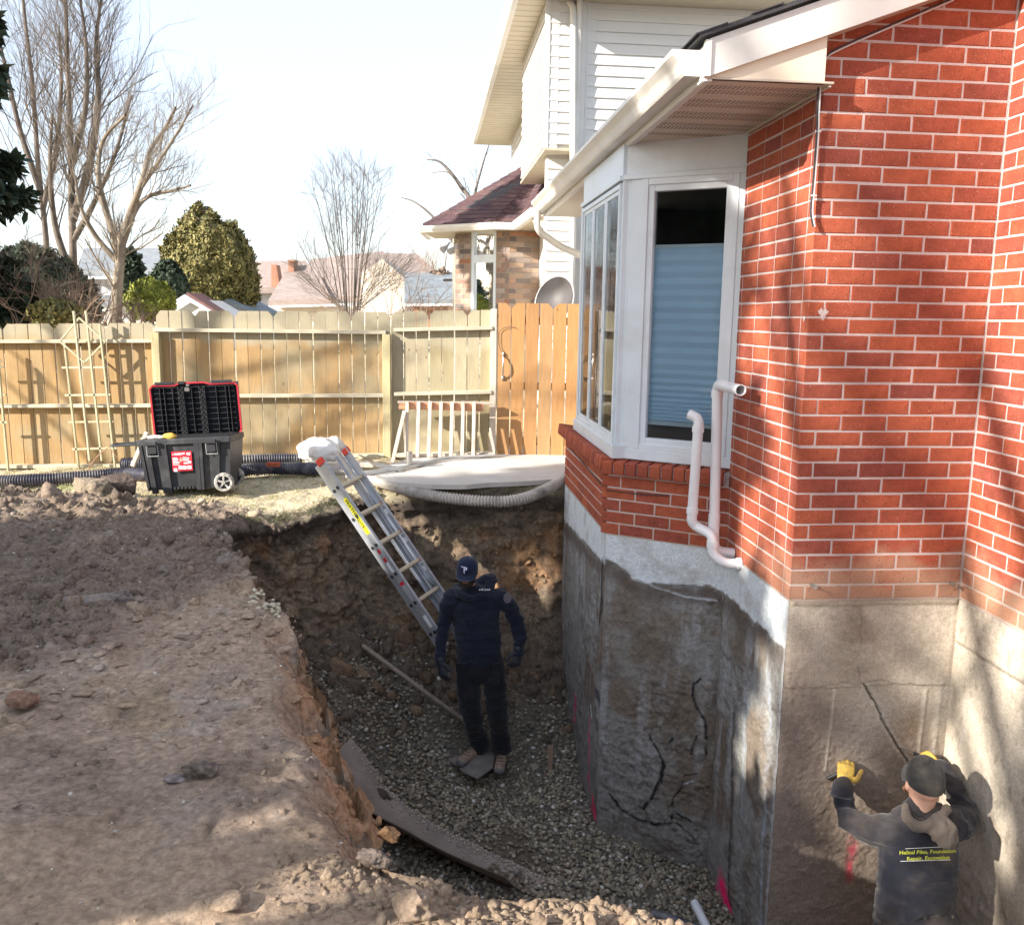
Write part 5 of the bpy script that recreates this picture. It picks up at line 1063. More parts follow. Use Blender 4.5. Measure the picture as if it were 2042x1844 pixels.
mb = MB(); c_ = pb+nL*.02+rg*(Wl-.03)+dL*.42; mb.add([c_, c_+dL*.2, c_+dL*.02+nL*.07, c_+rg*.012, c_+dL*.2+rg*.012, c_+dL*.02+nL*.07+rg*.012], [(0, 1, 2), (3, 5, 4), (0, 3, 4, 1), (1, 4, 5, 2), (2, 5, 3, 0)]); mb.build('rung_lock', MT['steel'], lad)

# ---- plywood sheet bowed over the pit floor
defm('plywood', (.27, .225, .195), .8, .14, 4, bump=.2, bs=50, col2=(.20, .165, .14), m2=.54, s2=3.5, stretch=(1, 1, 1), fine=.06)
RE = spline([atZ(700, 1470, -1.38), atZ(735, 1515, -1.55), atZ(772, 1572, -1.72), atZ(850, 1632, -1.85), atZ(960, 1690, -1.90), atZ(1090, 1752, -1.92)], 8)
LE = spline([atZ(560, 1500, -1.05), atZ(620, 1560, -1.22), atZ(700, 1620, -1.40), atZ(785, 1660, -1.56), atZ(870, 1706, -1.66), atZ(975, 1745, -1.74)], 8)
nA = len(RE); nB = 12; LE = LE*.72+RE*.28; gr = np.array([[RE[i]*(1-t)+LE[i]*t+Zv*(-.10*math.sin(math.pi*t)) for t in np.linspace(0, 1, nB)] for i in range(nA)])
top_ = gr.reshape(-1, 3); bot_ = top_-Zv*.009; F_ = [tuple(q) for q in grid_faces(nA, nB)]; N_ = nA*nB; F2 = [tuple(x+N_ for x in q[::-1]) for q in F_]
side = []
loop = [i*nB for i in range(nA)]+[(nA-1)*nB+j for j in range(1, nB)]+[i*nB+nB-1 for i in range(nA-2, -1, -1)]+[j for j in range(nB-2, 0, -1)]
for a, b_ in zip(loop, loop[1:]+loop[:1]): side.append((a, b_, b_+N_, a+N_))
ply = link('plywood_sheet', np_mesh('plywood_sheet', np.vstack([top_, bot_]), F_+F2+side, False, mat=MT['plywood'])); tag(ply, 'muddy plywood sheet bowed along the foot of the bank', 'plywood sheet')
dx = rng.uniform(0, 1, 900)**.5; dt = rng.beta(.8, 9., 900); ii = (dx*(nA-1.001)).astype(int); jj = (dt*(nB-1.001)).astype(int); pp = gr[ii, jj]+(gr[ii+1, jj]-gr[ii, jj])*((dx*(nA-1.001)) % 1)[:, None]+(gr[ii, jj+1]-gr[ii, jj])*((dt*(nB-1.001)) % 1)[:, None]
scatter('gravel_on_plywood', peb, pp+Zv*.004, rng.uniform(.002, .013, 900)*(1-.9*dt), MT['gravel'], np.ones((900, 3))*np.array((.36, .31, .26))*rng.uniform(.8, 1.3, (900, 1)), .3)
# ---- shovel and stakes on the pit floor
shv = thing('shovel', 'long handled shovel lying down the gravel slope behind the standing worker', 'shovel', tuple(atZ(918, 1432, -1.65)))
pa = onfloor(722, 1286, .16); pz = onfloor(930, 1440, .07); mb = MB(); mb.tube([pa, pa*.5+pz*.5+Zv*.0, pz], [.021, .021, .020], 10); mb.build('handle', mat('old_wood', (.28, .23, .18), .8, .2, 20, stretch=(1, 1, 1), bump=.3), shv, smooth=True)
bl = thing('spade_blade', 'dark flat spade blade lying between the boots of the standing worker', 'spade', tuple(atZ(945, 1520, -1.8)))
gz_ = -1.74; P_ = [atZ(893, 1512, gz_+.01), atZ(930, 1502, gz_+.05), atZ(988, 1498, gz_+.05), atZ(983, 1530, gz_), atZ(952, 1552, gz_-.01), atZ(925, 1540, gz_)]
mb = MB(); mb.prism(P_, (0, 0, -.006)); mb.build('blade', mat('muddy_steel', (.15, .135, .12), .7, .25, 14, bump=.3), bl)
for x, y0, y1, z, lab_ in ((1097, 1525, 1482, -1.80, 'short wooden stake upright in the gravel right of the standing worker'),):
    b_ = atZ(x, y0, z); mb = MB(); mb.box(b_+Zv*.06, (.042, .02, .24), bev=.002); tag(mb.build('wooden_stake', mat('stake_wood', (.30, .2, .14), .8, .2, 20), None), lab_, 'stake')
b_ = atZ(1400, 1850, -1.95); mb = MB(); mb.tube([atZ(1385, 1800, -1.9), atZ(1420, 1870, -1.9)], .03, 12); tag(mb.build('drain_pipe', MT['pvc'], None, angle=40), 'end of a grey pipe at the bottom edge under the dark foundation', 'pipe')
mb = MB(); mb.tube(spline([atZ(1300, 1822, -1.93), atZ(1345, 1835, -1.92), atZ(1400, 1856, -1.92)], 6), .035, 12); tag(mb.build('drain_pipe', MT['hose_black'], None, angle=40), 'black pipe half buried in gravel at the bottom edge', 'pipe')
# ================================================================== neighbour's house behind the gate
defm('nbrick', (.4, .3, .25), .85, .15, 14, rand=[(.34, .22, .15), (.28, .20, .16), (.38, .27, .20), (.22, .18, .165), (.34, .16, .09), (.36, .29, .245), (.13, .105, .105), (.30, .22, .17)], bump=.3, bs=80, spec=.2)
defm('nmortar', (.36, .33, .28), .9, .1)
defm('shingle', (.2, .13, .13), .9, .2, 20, rand=[(.085, .050, .056), (.105, .062, .064), (.068, .044, .052), (.125, .078, .075), (.095, .058, .064), (.08, .056, .066)], bump=.4, bs=70, fine=.15, spec=.15)
nb = thing('neighbour_house', 'white sided two storey house with a brick bay under a purple brown roof', 'house', (2, 14, .4))
K = atY(1152, 300, 12.0); K[2] = 0
def NK(a, b, z=0.): return K+UU*a+VV*b+Zv*z
NF = PL(NK(0, 0), NK(6, 0), -VV); NS = PL(NK(0, 0), NK(0, 9.4), -UU); BXa = .42
BF = PL(NK(-BXa, .02), NK(0, .02), -VV); bxz = float(atY(1097, 296, 12.0)[2]); BS = PL(NK(-BXa, .02), NK(-BXa, 3.0), -UU); PF = PL(NK(-.40, .35), NK(0, .35), -VV)
mb = MB(); NF.box(mb, 0, 6, .2, 8, -.2, -.03); NS.box(mb, .0, 9.4, .2, 7, -.2, -.03); BF.box(mb, .0, BXa, bxz, 7, -.12, -.03); BS.box(mb, .0, 3.0, bxz, 7, -.15, -.03); PF.box(mb, .05, .40, .2, bxz, -.2, -.03)
NBk = PL(NK(0, 9.4), NK(6, 9.4), VV); NBk.box(mb, 0, 6, .2, 7, -.2, 0)
mb.build('wall', MT['siding'], nb)
def siding(W, s0, s1, z0, z1, pitch=.133):
    z = z0
    while z < z1:
        m = MB(); p = [W.p(s0, z, -.03), W.p(s0, z, .006), W.p(s0, z+.004, .008), W.p(s0, z+pitch, -.012), W.p(s0, z+pitch, -.03)]
        m.prism(p, W.d*(s1-s0)); m.build('siding_board', MT['siding'], nb); z += pitch
siding(NF, .06, 3.4, 3.2, 6.9); siding(BF, .03, BXa, bxz+.05, 6.6); siding(PF, .05, .38, .9, bxz-.1)
m = MB()
z = bxz+.05
while z < 7: 
    p = [BS.p(.03, z, -.03), BS.p(.03, z, .006), BS.p(.03, z+.004, .008), BS.p(.03, z+.133, -.012), BS.p(.03, z+.133, -.03)]; m.prism(p, BS.d*2.95); p = [NS.p(3.05, z, -.03), NS.p(3.05, z, .006), NS.p(3.05, z+.004, .008), NS.p(3.05, z+.133, -.012), NS.p(3.05, z+.133, -.03)]; m.prism(p, NS.d*6.3); z += .133
o = m.build('side_siding', MT['siding'], nb); o['kind'] = 'stuff'
m = MB(); NF.box(m, -.01, .07, .3, 8, -.03, .02); o = m.build('corner_board', MT['siding'], nb)
m = MB(); NF.box(m, .075, .10, 3.2, 8, -.03, .012); m.build('corner_board', MT['siding'], nb)
m = MB(); BF.box(m, -.03, .03, bxz, 7, -.03, .012); m.build('corner_board', MT['siding'], nb)
m = MB(); m.prism([NK(-BXa-.01, .0, bxz), NK(0.0, .0, bxz), NK(0.0, 3.0, bxz), NK(-BXa-.01, 3.0, bxz)], (0, 0, -.03)); m.build('box_underside', MT['nsoffit'], nb)
ez = float(atY(985, 283, 21.4)[2]); ea = -.78
m = MB(); m.prism([NK(ea, -.6, ez), NK(.2, -.6, ez), NK(.2, 9.9, ez), NK(ea, 9.9, ez)], (0, 0, .03)); sfn = m.build('soffit', MT['nsoffit'], nb)
m = MB()
for k in range(48): m.box(NK(ea/2, -.5+k*.215, ez-.001), (abs(ea), .008, .002), UU, VV, Zv)
o = m.build('soffit_joints', mat('joint', (.28, .24, .18), .8), sfn); o['kind'] = 'stuff'
gutter(MT['white_alu'], NK(ea, -.6), NK(ea, 9.9), -UU, ez+.0, 'gutter', nb, w=.13, h=.14)
m = MB(); m.prism([NK(ea-.1, -.6, ez+.15), NK(3.2, -.6, ez+2.0), NK(3.2, 9.9, ez+2.0), NK(ea-.1, 9.9, ez+.15)], (0, 0, .05)); m.build('roof', MT['shingle'], nb)
m = MB(); m.prism([NK(-.3, -.55, ez-.05), NK(6, -.55, ez-.05), NK(6, .0, ez-.05), NK(-.3, .0, ez-.05)], (0, 0, .06)); m.build('eave', MT['nsoffit'], nb)
m = MB(); p = [NF.p(-.04, 7.2, .05), NF.p(-.035, ez-.5, .07), NF.p(-.035, .6, .06)]; m.tube(p, .036, 8); m.build('downspout', MT['white_alu'], nb, smooth=True)
m = MB(); m.tube(fillet([atY(1085, -25, 12.3), atY(1128, -2, 12.1), atY(1143, 10, 11.95), atY(1144, 60, 11.9), atY(1143, 330, 11.9)], .15, 5), .045, 10); m.build('downspout', MT['white_alu'], nb, smooth=True)
m = MB(); m.tube(fillet([atY(1064, 424, 14.2), atY(1067, 440, 14.1), atY(1097, 455, 13.5), atY(1128, 465, 12.9), atY(1131, 480, 12.7), atY(1131, 620, 12.7)], .12, 5), .050, 10); m.build('downspout', MT['white_alu'], nb, smooth=True)
m = MB(); m.tube(fillet([HU(-.76, 6.0, 3.22), HU(-.76, 6.0, 3.02), HU(-.45, 6.25, 2.86), HU(-.02, 6.3, 2.70), HU(.0, 6.3, .5)], .08, 5), .042, 10); m.build('downspout', MT['white_alu'], house, smooth=True)
m = MB(); m.box(HU(.1, 5.4, 1.85), (.2, 2.0, 2.9), UU, VV, Zv); m.build('rear_wall', MT['siding'], house)
# brick bay
tz = float(atY(1016, 450, 15.9)[2])
P2 = atY(1075, 500, 16.0); P1 = atY(1016, 500, 15.9); P0 = atY(908, 500, 16.7)
T1 = PL(P1, P2, -VV); T0 = PL(P0, P1, (-.3, -1, 0)); Tm = PL(P0, P0+VV*2, -UU)
wx0, wx1 = T0.L*.30, T0.L*.755
m = MB(); T1.box(m, 0, T1.L, .3, tz, -.2, -.008); [T0.box(m, a_, b__, .3, tz, -.2, -.008) for a_, b__ in ((0, wx0), (wx1, T0.L))]; Tm.box(m, 0, 2, .3, tz, -.2, -.008); m.build('bay_wall', MT['nmortar'], nb)
nbm = bpy.data.meshes.new('brick'); q = MB(); q.box((0, 0, 0), (.257, .06, .0785), bev=.003); nbm.from_pydata(q.v, [], q.f); nbm.materials.append(MT['nbrick'])
wx0, wx1 = T0.L*.30, T0.L*.755
def ncourse(W, z, s0, s1, st):
    s = s0; L = st
    while s < s1-.02:
        e = min(s+L, s1)
        if e-s > .03: o = bpy.data.objects.new('brick', nbm); COL.objects.link(o); o.parent = nb; o.matrix_parent_inverse = Matrix.Identity(4); setworld(o, W.M((s+e)/2, z, -.03+random.uniform(-.002, .002), (e-s)/.257))
        s = e+.01; L = .257
z = 2.0-.25; k = 0
while z < tz-.03: ncourse(T1, z, .0, T1.L, .257 if k % 2 else .12); ncourse(T0, z, 0, wx0-.02, .2 if k % 2 else .1); ncourse(T0, z, wx1+.02, T0.L, .12 if k % 2 else .2); z += .0886; k += 1
fz0, fz1 = 1.2, tz-.02
fr = frame_ring(T0, wx0, wx1, fz0, fz1, .06, -.08, -.01, MT['vinyl'], 'window_frame', nb)
m = MB(); zt = float(atY(965, 515, 16.2)[2]); T0.box(m, wx0+.06, wx1-.06, zt-.07, zt+.07, -.08, -.012); m.build('transom', MT['vinyl'], fr)
m = MB(); T0.box(m, wx0+.06, wx1-.06, fz0+.06, fz1-.06, -.06, -.055); m.build('pane', MT['glass'], fr)
m = MB(); T0.box(m, wx0+.09, wx1-.04, fz0+.06, zt-.08, -.10, -.09); m.build('blind', mat('pale_blind', (.12, .30, .36), .8, .05), fr)
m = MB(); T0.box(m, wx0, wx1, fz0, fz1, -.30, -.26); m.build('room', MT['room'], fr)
# hip roof with separate shingles
E0, E1, E2, E3 = atY(845, 450, 16.75), atY(990, 442, 15.45), atY(1034, 443, 15.25), atY(1076, 411, 13.7)
AP = atY(1066, 322, 17.3); AP2 = atY(1078, 345, 16.4); AP3 = atY(1100, 350, 14.6)
def shingle_face(eL, eR, aL, aR, rows, tab=.33, parent=nb):
    eL, eR, aL, aR = map(np.array, (eL, eR, aL, aR)); nrm = np.cross(eR-eL, aL-eL); nrm /= np.linalg.norm(nrm); nrm = nrm if nrm[2] > 0 else -nrm
    m = MB(); m.add([eL-nrm*.012, eR-nrm*.012, aR-nrm*.012, aL-nrm*.012, eL-nrm*.05, eR-nrm*.05, aR-nrm*.05, aL-nrm*.05], [(0, 1, 2, 3), (7, 6, 5, 4), (0, 4, 5, 1), (1, 5, 6, 2), (2, 6, 7, 3), (3, 7, 4, 0)]); m.build('roof_deck', MT['roofedge'], parent)
    for r in range(rows):
        t0, t1 = r/rows, (r+1.12)/rows; t1 = min(t1, 1); a0, b0, a1, b1 = eL+(aL-eL)*t0, eR+(aR-eR)*t0, eL+(aL-eL)*t1, eR+(aR-eR)*t1
        Lr = np.linalg.norm(b0-a0); n_ = max(1, int(round(Lr/tab))); ph = .5*(r % 2)
        cuts = [0]+[(i+ph)/n_ for i in range(0 if ph else 1, n_)]+[1]
        for c0, c1 in zip(cuts, cuts[1:]):
            if c1-c0 < .04: continue
            g = .004/max(Lr, .1); h0 = .010+random.uniform(0, .005); v = [a0+(b0-a0)*(c0+g)+nrm*h0, a0+(b0-a0)*(c1-g)+nrm*h0, a1+(b1-a1)*(c1-g)+nrm*.002, a1+(b1-a1)*(c0+g)+nrm*.002]; v += [p-nrm*.011 for p in v[:2]]+[p-nrm*.004 for p in v[2:]]
            m = MB(); m.add(v, [(0, 1, 2, 3), (7, 6, 5, 4), (0, 4, 5, 1), (1, 5, 6, 2), (2, 6, 7, 3), (3, 7, 4, 0)]); m.build('shingle', MT['shingle'], parent)
shingle_face(E0, E1, AP, AP2, 13); shingle_face(E1, E2, AP2, AP2+UU*.02, 13, .40); shingle_face(E2, E3, AP2, AP3, 12)
def hipcap(a, b, n_, w=.16):
    a, b = np.array(a), np.array(b); d = (b-a)/np.linalg.norm(b-a); sd = np.cross(d, Zv); sd /= np.linalg.norm(sd); up_ = np.cross(sd, d)
    for i in range(n_):
        c0, c1 = a+(b-a)*(i/n_), a+(b-a)*((i+1.15)/n_); m = MB(); v = [c0+sd*w+up_*-.03, c0+up_*.045, c0-sd*w+up_*-.03, c1+sd*w+up_*-.045, c1+up_*.03, c1-sd*w+up_*-.045]; m.add(v, [(0, 1, 4, 3), (1, 2, 5, 4), (0, 2, 1)]); m.build('hip_cap', MT['shingle'], nb)
hipcap(E0, AP, 13, .11); hipcap(E1, AP2, 13, .17)
gz = tz
def free_gutter(p, q, name='gutter'):
    p = np.array(p); q = np.array(q); d = q-p; s_ = np.array([d[1], -d[0], 0]); s_ /= np.linalg.norm(s_); s_ = s_ if s_[1] < 0 or (abs(s_[1]) < .3 and s_[0] < 0) else -s_
    prof = [(0, .11), (0, 0), (.08, 0), (.12, .05), (.13, .11)]; m = MB(); m.prism([p+s_*a+Zv*(c-.13) for a, c in prof], d); m.build(name, MT['white_alu'], nb)
free_gutter(E0, E1); free_gutter(E1, E2); free_gutter(E2, E3)
free_gutter(E0+np.array([.0, 1.5, 0]), E0)
m = MB(); zz_ = E0[2]-.13
m.prism([np.array([p[0], p[1], zz_]) for p in (E0, E1, E2, E3, E3+UU*.9, P2+UU*.2+VV*.4, P0+VV*1.2, E0+np.array([.1, 1.2, 0]))], (0, 0, .02)); m.build('bay_soffit', MT['nsoffit'], nb)
m = MB(); c_ = atY(893, 492, 16.4)
for p in ((-.02, .0, .0), (.11, -.05, -.03)): q_ = c_+np.array(p); m.cyl(q_+Zv*.08+UU*.06, q_, .02, 8); m.cyl(q_, q_+np.array([-.07, -.06, -.07]), .03, 10, .065)
m.build('flood_light', MT['print_grey'], nb, angle=50)
# satellite dish standing behind the gate
ds = thing('satellite_dish', 'round grey satellite dish rising behind the gate', 'satellite dish', (float(atY(1110, 600, 10.9)[0]), 10.9, .4))
c_ = atY(1112, 604, 10.85); ax = np.array([-.50, -.80, .33]); ax /= np.linalg.norm(ax); sx = np.cross(ax, Zv); sx /= np.linalg.norm(sx); sz_ = np.cross(sx, ax); v = [c_]; f = []
for i in range(1, 7):
    for j in range(32): t = j*2*np.pi/32; r_ = .30*i/6; v.append(c_+sx*math.cos(t)*r_*.86+sz_*math.sin(t)*r_+ax*(.09*(i/6)**2))
f = [(0, 1+j, 1+(j+1) % 32) for j in range(32)]+[(1+(i-1)*32+j, 1+i*32+j, 1+i*32+(j+1) % 32, 1+(i-1)*32+(j+1) % 32) for i in range(1, 6) for j in range(32)]
link('reflector', np_mesh('reflector', v, f, True, mat=mat('dish_grey', (.085, .078, .08), .5, .06, 3)), ds)
m = MB(); m.tube([v[1+5*32+j] for j in range(33-1)]+[v[1+5*32]], .007, 6); m.build('rim', MT['white_alu'], ds, smooth=True); m = MB(); m.cyl(c_-ax*.05, c_-ax*.05+np.array([0, .05, -1.2]), .025, 10); m.build('mast', MT['steel'], ds)

# ================================================================== houses far behind the fence
defm('far_white', (.60, .61, .63), .7, .05, 2); defm('far_cream', (.62, .55, .47), .8, .08, 2); defm('far_brick', (.34, .17, .11), .9, .2, 3, fine=.1)
def shroof(n_, c_, c2_): return mat(n_, c_, .95, .12, 3, col2=c2_, s2=1.6, fine=.12, bs=9, bump=.3, stretch=(1, 1, 4))
MT['roof_grey'] = shroof('roof_grey', (.22, .235, .25), (.17, .19, .21)); MT['roof_brown'] = shroof('roof_brown', (.30, .24, .215), (.25, .20, .18)); MT['roof_blue'] = shroof('roof_blue', (.15, .18, .21), (.20, .23, .25)); MT['roof_red'] = shroof('roof_red', (.18, .09, .09), (.22, .11, .1))
def A3(x, y, Y): return atY(x, y, Y)
def far_house(label, base, parts, name='house', cat='house'):
    c_ = A3(*base); t = thing(name, label, cat, (float(c_[0]), float(c_[1]), .3), 'houses far behind the fence')
    made = {}
    for kind, pts, th, mk, par in parts:
        P = [A3(*p) for p in pts]; m = MB(); m.prism(P, np.array(th, float)); o = m.build(kind, MT[mk], made.get(par, t)); made[kind] = o
    return t
far_house('white house with a long grey roof and blue grey windows, behind the bare trunks', (245, 620, 46), [
    ('wall', [(160, 552, 45.2), (335, 552, 45.2), (335, 640, 45.2), (160, 640, 45.2)], (0, 6, 0), 'far_white', None),
    ('brick_pier', [(160, 556, 44.9), (176, 556, 44.9), (176, 640, 44.9), (160, 640, 44.9)], (0, .28, 0), 'far_brick', None),
    ('roof', [(152, 553, 44.2), (338, 551, 44.2), (332, 508, 49), (166, 508, 49)], (0, .1, .35), 'roof_grey', None), ('fascia', [(152, 557, 44.15), (338, 555, 44.15), (338, 550, 44.15), (152, 552, 44.15)], (0, .1, 0), 'far_white', 'roof'),
    ('window', [(247, 560, 45.1), (253, 560, 45.1), (253, 585, 45.1), (247, 585, 45.1)], (0, .08, 0), 'roof_blue', None), ('window', [(255, 560, 45.1), (262, 560, 45.1), (262, 585, 45.1), (255, 585, 45.1)], (0, .08, 0), 'roof_blue', None), ('window', [(300, 562, 45.1), (316, 562, 45.1), (316, 582, 45.1), (300, 582, 45.1)], (0, .08, 0), 'roof_blue', None),
    ('lower_roof', [(176, 612, 43.4), (250, 612, 43.4), (250, 596, 45.3), (176, 596, 45.3)], (0, 0, .2), 'roof_grey', None)])
far_house('low brown roofed house with two brick chimneys', (545, 620, 52), [
    ('wall', [(508, 584, 51), (545, 584, 51), (545, 640, 51), (508, 640, 51)], (0, 5, 0), 'far_white', None), ('roof', [(495, 585, 50.4), (640, 585, 50.4), (610, 530, 55), (500, 531, 55)], (0, 0, .3), 'roof_brown', None),
    ('chimney', [(541, 528, 50.5), (551, 528, 50.5), (556, 560, 50.5), (556, 595, 50.5), (541, 595, 50.5)], (0, .8, 0), 'far_brick', None), ('chimney', [(575, 522, 53), (586, 522, 53), (586, 560, 53), (575, 560, 53)], (0, .9, 0), 'far_brick', None),
    ('chimney_cap', [(574, 518, 52.9), (587, 518, 52.9), (587, 522, 52.9), (574, 522, 52.9)], (0, 1, 0), 'far_brick', None)])
far_house('wide brown roofed bungalow with a pale gable end', (680, 620, 44), [
    ('lower_roof', [(535, 610, 42), (660, 606, 42), (640, 560, 46), (565, 560, 46)], (0, 0, .25), 'roof_brown', None), ('roof', [(580, 608, 43), (800, 600, 43), (765, 512, 50), (620, 528, 50)], (0, 0, .3), 'roof_brown', None),
    ('wall', [(540, 612, 42.6), (800, 606, 42.6), (800, 650, 42.6), (540, 650, 42.6)], (0, 5, 0), 'far_cream', None), ('gable', [(762, 516, 42.2), (808, 556, 42.2), (808, 650, 42.2), (720, 650, 42.2), (720, 545, 42.2)], (0, 6, 0), 'far_cream', None),
    ('fascia', [(533, 614, 41.9), (700, 610, 41.9), (700, 606, 41.9), (533, 610, 41.9)], (0, .1, 0), 'far_white', 'lower_roof')])
far_house('distant hipped brown roof behind the bare shrub', (790, 560, 62), [('roof', [(700, 556, 60), (880, 558, 60), (832, 515, 66), (745, 512, 66)], (0, 0, .3), 'roof_brown', None), ('wall', [(715, 556, 61), (870, 556, 61), (870, 620, 61), (715, 620, 61)], (0, 5, 0), 'far_cream', None)])
far_house('garage with a blue grey roof and white gutter beside the brick bay', (855, 612, 30), [('roof', [(806, 606, 29), (912, 605, 29), (912, 553, 33), (806, 553, 33)], (0, 0, .15), 'roof_blue', None),
    ('fascia', [(806, 611, 28.95), (912, 610, 28.95), (912, 605, 28.95), (806, 606, 28.95)], (0, .08, 0), 'far_white', 'roof'), ('wall', [(822, 611, 29.4), (912, 610, 29.4), (912, 660, 29.4), (822, 660, 29.4)], (0, 4, 0), 'far_brick', None), ('roof_vent', [(884, 562, 31.6), (901, 562, 31.6), (901, 556, 31.6), (884, 556, 31.6)], (0, .3, 0), 'dark', None)], 'garage', 'garage')
far_house('garden shed with a white gable and dark red roof just behind the fence', (365, 620, 17), [('gable_wall', [(318, 628, 17), (368, 596, 17), (425, 630, 17), (425, 700, 17), (318, 700, 17)], (0, 2.2, 0), 'siding', None),
    ('bargeboard', [(296, 631, 16.85), (368, 587, 16.85), (368, 596, 16.85), (312, 631, 16.85)], (0, .06, 0), 'far_white', None), ('bargeboard', [(368, 587, 16.85), (436, 628, 16.85), (424, 629, 16.85), (368, 596, 16.85)], (0, .06, 0), 'far_white', None),
    ('roof', [(372, 588, 16.9), (470, 631, 16.9), (478, 640, 19.2), (420, 600, 19.2), (392, 588, 19.2)][:1]+[(440, 631, 16.9), (474, 632, 19.3), (405, 590, 19.3)], (0, 0, .05), 'roof_red', None)], 'garden_shed', 'shed')
far_house('small grey roofed shed right of the dark red roofed one', (455, 615, 21), [('roof', [(428, 612, 20), (452, 596, 20), (500, 622, 20), (500, 640, 20), (428, 640, 20)], (0, 2.5, 0), 'roof_blue', None), ('wall', [(430, 640, 20.2), (500, 640, 20.2), (500, 680, 20.2), (430, 680, 20.2)], (0, 2, 0), 'far_white', None)], 'garden_shed', 'shed')

# ================================================================== trees and shrubs
def bark(n_, c_, c2_): return mat(n_, c_, .95, .15, 8, col2=c2_, s2=5, bump=.4, bs=30, spec=.1)
MT['bark'] = bark('bark', (.19, .16, .135), (.12, .10, .085)); MT['bark_pale'] = bark('bark_pale', (.27, .23, .185), (.18, .15, .12)); MT['bark_dark'] = bark('bark_dark', (.14, .12, .11), (.2, .17, .15)); MT['bark_pink'] = bark('bark_pink', (.32, .235, .18), (.22, .16, .125))
class Tw:
    "twig builder: thin prisms gathered in numpy"
    def __init__(s): s.V = []; s.F = []; s.n = 0
    def seg(s, P, r, k):
        P = np.asarray(P, float); m = len(P); T = np.gradient(P, axis=0); T /= np.linalg.norm(T, axis=1)[:, None]+1e-9; a = np.array([.3, .9, .2]); N = np.cross(T, a); N /= np.linalg.norm(N, axis=1)[:, None]+1e-9; B = np.cross(T, N)
        th = np.linspace(0, 2*np.pi, k, endpoint=False); V = P[:, None]+r[:, None, None]*(np.cos(th)[None, :, None]*N[:, None]+np.sin(th)[None, :, None]*B[:, None]); s.V.append(V.reshape(-1, 3)); s.F.append(grid_faces(m, k, True)[:, ::-1]+s.n); s.n += m*k
    def build(s, name, mt, parent): return link(name, np_mesh(name, np.concatenate(s.V), np.concatenate(s.F), True, mat=mt), parent)
def grow(T, p, d, L, r, lev, rnd, up=.25, spread=.6, maxlev=4, nch=(5, 6, 6, 5), ratio=.62, wob=.12, tr=None, sag=0.):
    m = 7 if lev < 2 else 5; P = [np.array(p, float)]; d = np.array(d, float); d /= np.linalg.norm(d); dd = d.copy()
    for i in range(m-1): dd = dd+rnd.normal(0, wob, 3)+Zv*(up*.12-sag); dd /= np.linalg.norm(dd); P.append(P[-1]+dd*L/(m-1))
    P = np.array(P); rr = np.linspace(r, r*(.45 if lev < maxlev else .35), m); (tr if lev == 0 and tr else T).seg(P, rr, 7 if lev < 2 else (4 if lev == 2 else 3))
    if lev >= maxlev: return
    n_ = nch[min(lev, len(nch)-1)]
    for j in range(n_):
        t = .22+.78*(j+rnd.random())/n_ if lev else .35+.65*(j+rnd.random())/n_; i = min(int(t*(m-1)), m-2); q = P[i]+(P[i+1]-P[i])*(t*(m-1)-i); dr = P[i+1]-P[i]; dr /= np.linalg.norm(dr)
        a = rnd.normal(0, 1, 3); a -= dr*(a@dr); a /= np.linalg.norm(a); nd = dr*math.cos(spread)+a*math.sin(spread)*rnd.uniform(.7, 1.3)+Zv*up*.5; grow(T, q, nd, L*ratio*rnd.uniform(.7, 1.15)*(1.1-.35*t), r*.48*rnd.uniform(.7, 1.)*(1.15-.45*t), lev+1, rnd, up, spread, maxlev, nch, ratio, wob, tr, sag)
def limb(T, pts, r0, r1, k=8):
    P = spline(pts, 5); T.seg(P, np.linspace(r0, r1, len(P)), k); return P
def bare_tree(label, Y, limbs, mt, seed, nch, lens, name='bare_tree', up=.5, spread=.55, group='bare trees behind the fence', maxlev=3, start=.25, tr_r=.011, cat='tree'):
    "limbs: list of (pixel polyline, r0, r1); twigs grow from them"
    b = A3(*limbs[0][0][0], Y); t = thing(name, label, cat, (float(b[0]), Y, .3), group); trunk, crown = Tw(), Tw(); rnd = np.random.default_rng(seed)
    for li, (px_, r0, r1) in enumerate(limbs):
        off_ = rnd.normal(0, .25, len(px_)) if li else np.zeros(len(px_)); P = limb(trunk, [A3(x, y, Y+o_*i*.4) for i, ((x, y), o_) in enumerate(zip(px_, off_))], r0, r1)
        n_ = int(nch*len(P)/10)
        for j in range(n_):
            tq = start+(1-start)*rnd.random()**.8; i = min(int(tq*(len(P)-1)), len(P)-2); dr = P[i+1]-P[i]; dr /= np.linalg.norm(dr)+1e-9; a = rnd.normal(0, 1, 3); a -= dr*(a@dr); a /= np.linalg.norm(a); rr = (r0+(r1-r0)*tq)*.8
            grow(crown, P[i], dr*math.cos(spread)+a*math.sin(spread)*1.2+Zv*up*.4, lens*rnd.uniform(.5, 1.2)*(1.15-.5*tq), max(rr*.30, tr_r*.62), 1, rnd, up, spread, maxlev, (7, 7, 7, 5), .60, .15)
    trunk.build('trunk', mt, t); crown.build('crown', mt, t); return t
bare_tree('leftmost tall bare tree, leaning left over the twiggy shrubs', 17.5, [([(102, 650), (92, 480), (76, 330), (66, 180), (50, 40), (40, -60)], .06, .022), ([(80, 380), (40, 260), (10, 130), (-20, 20)], .06, .02), ([(84, 420), (112, 300), (122, 170), (118, 60)], .06, .02)], MT['bark'], 1, 11, 1.7, tr_r=.012)
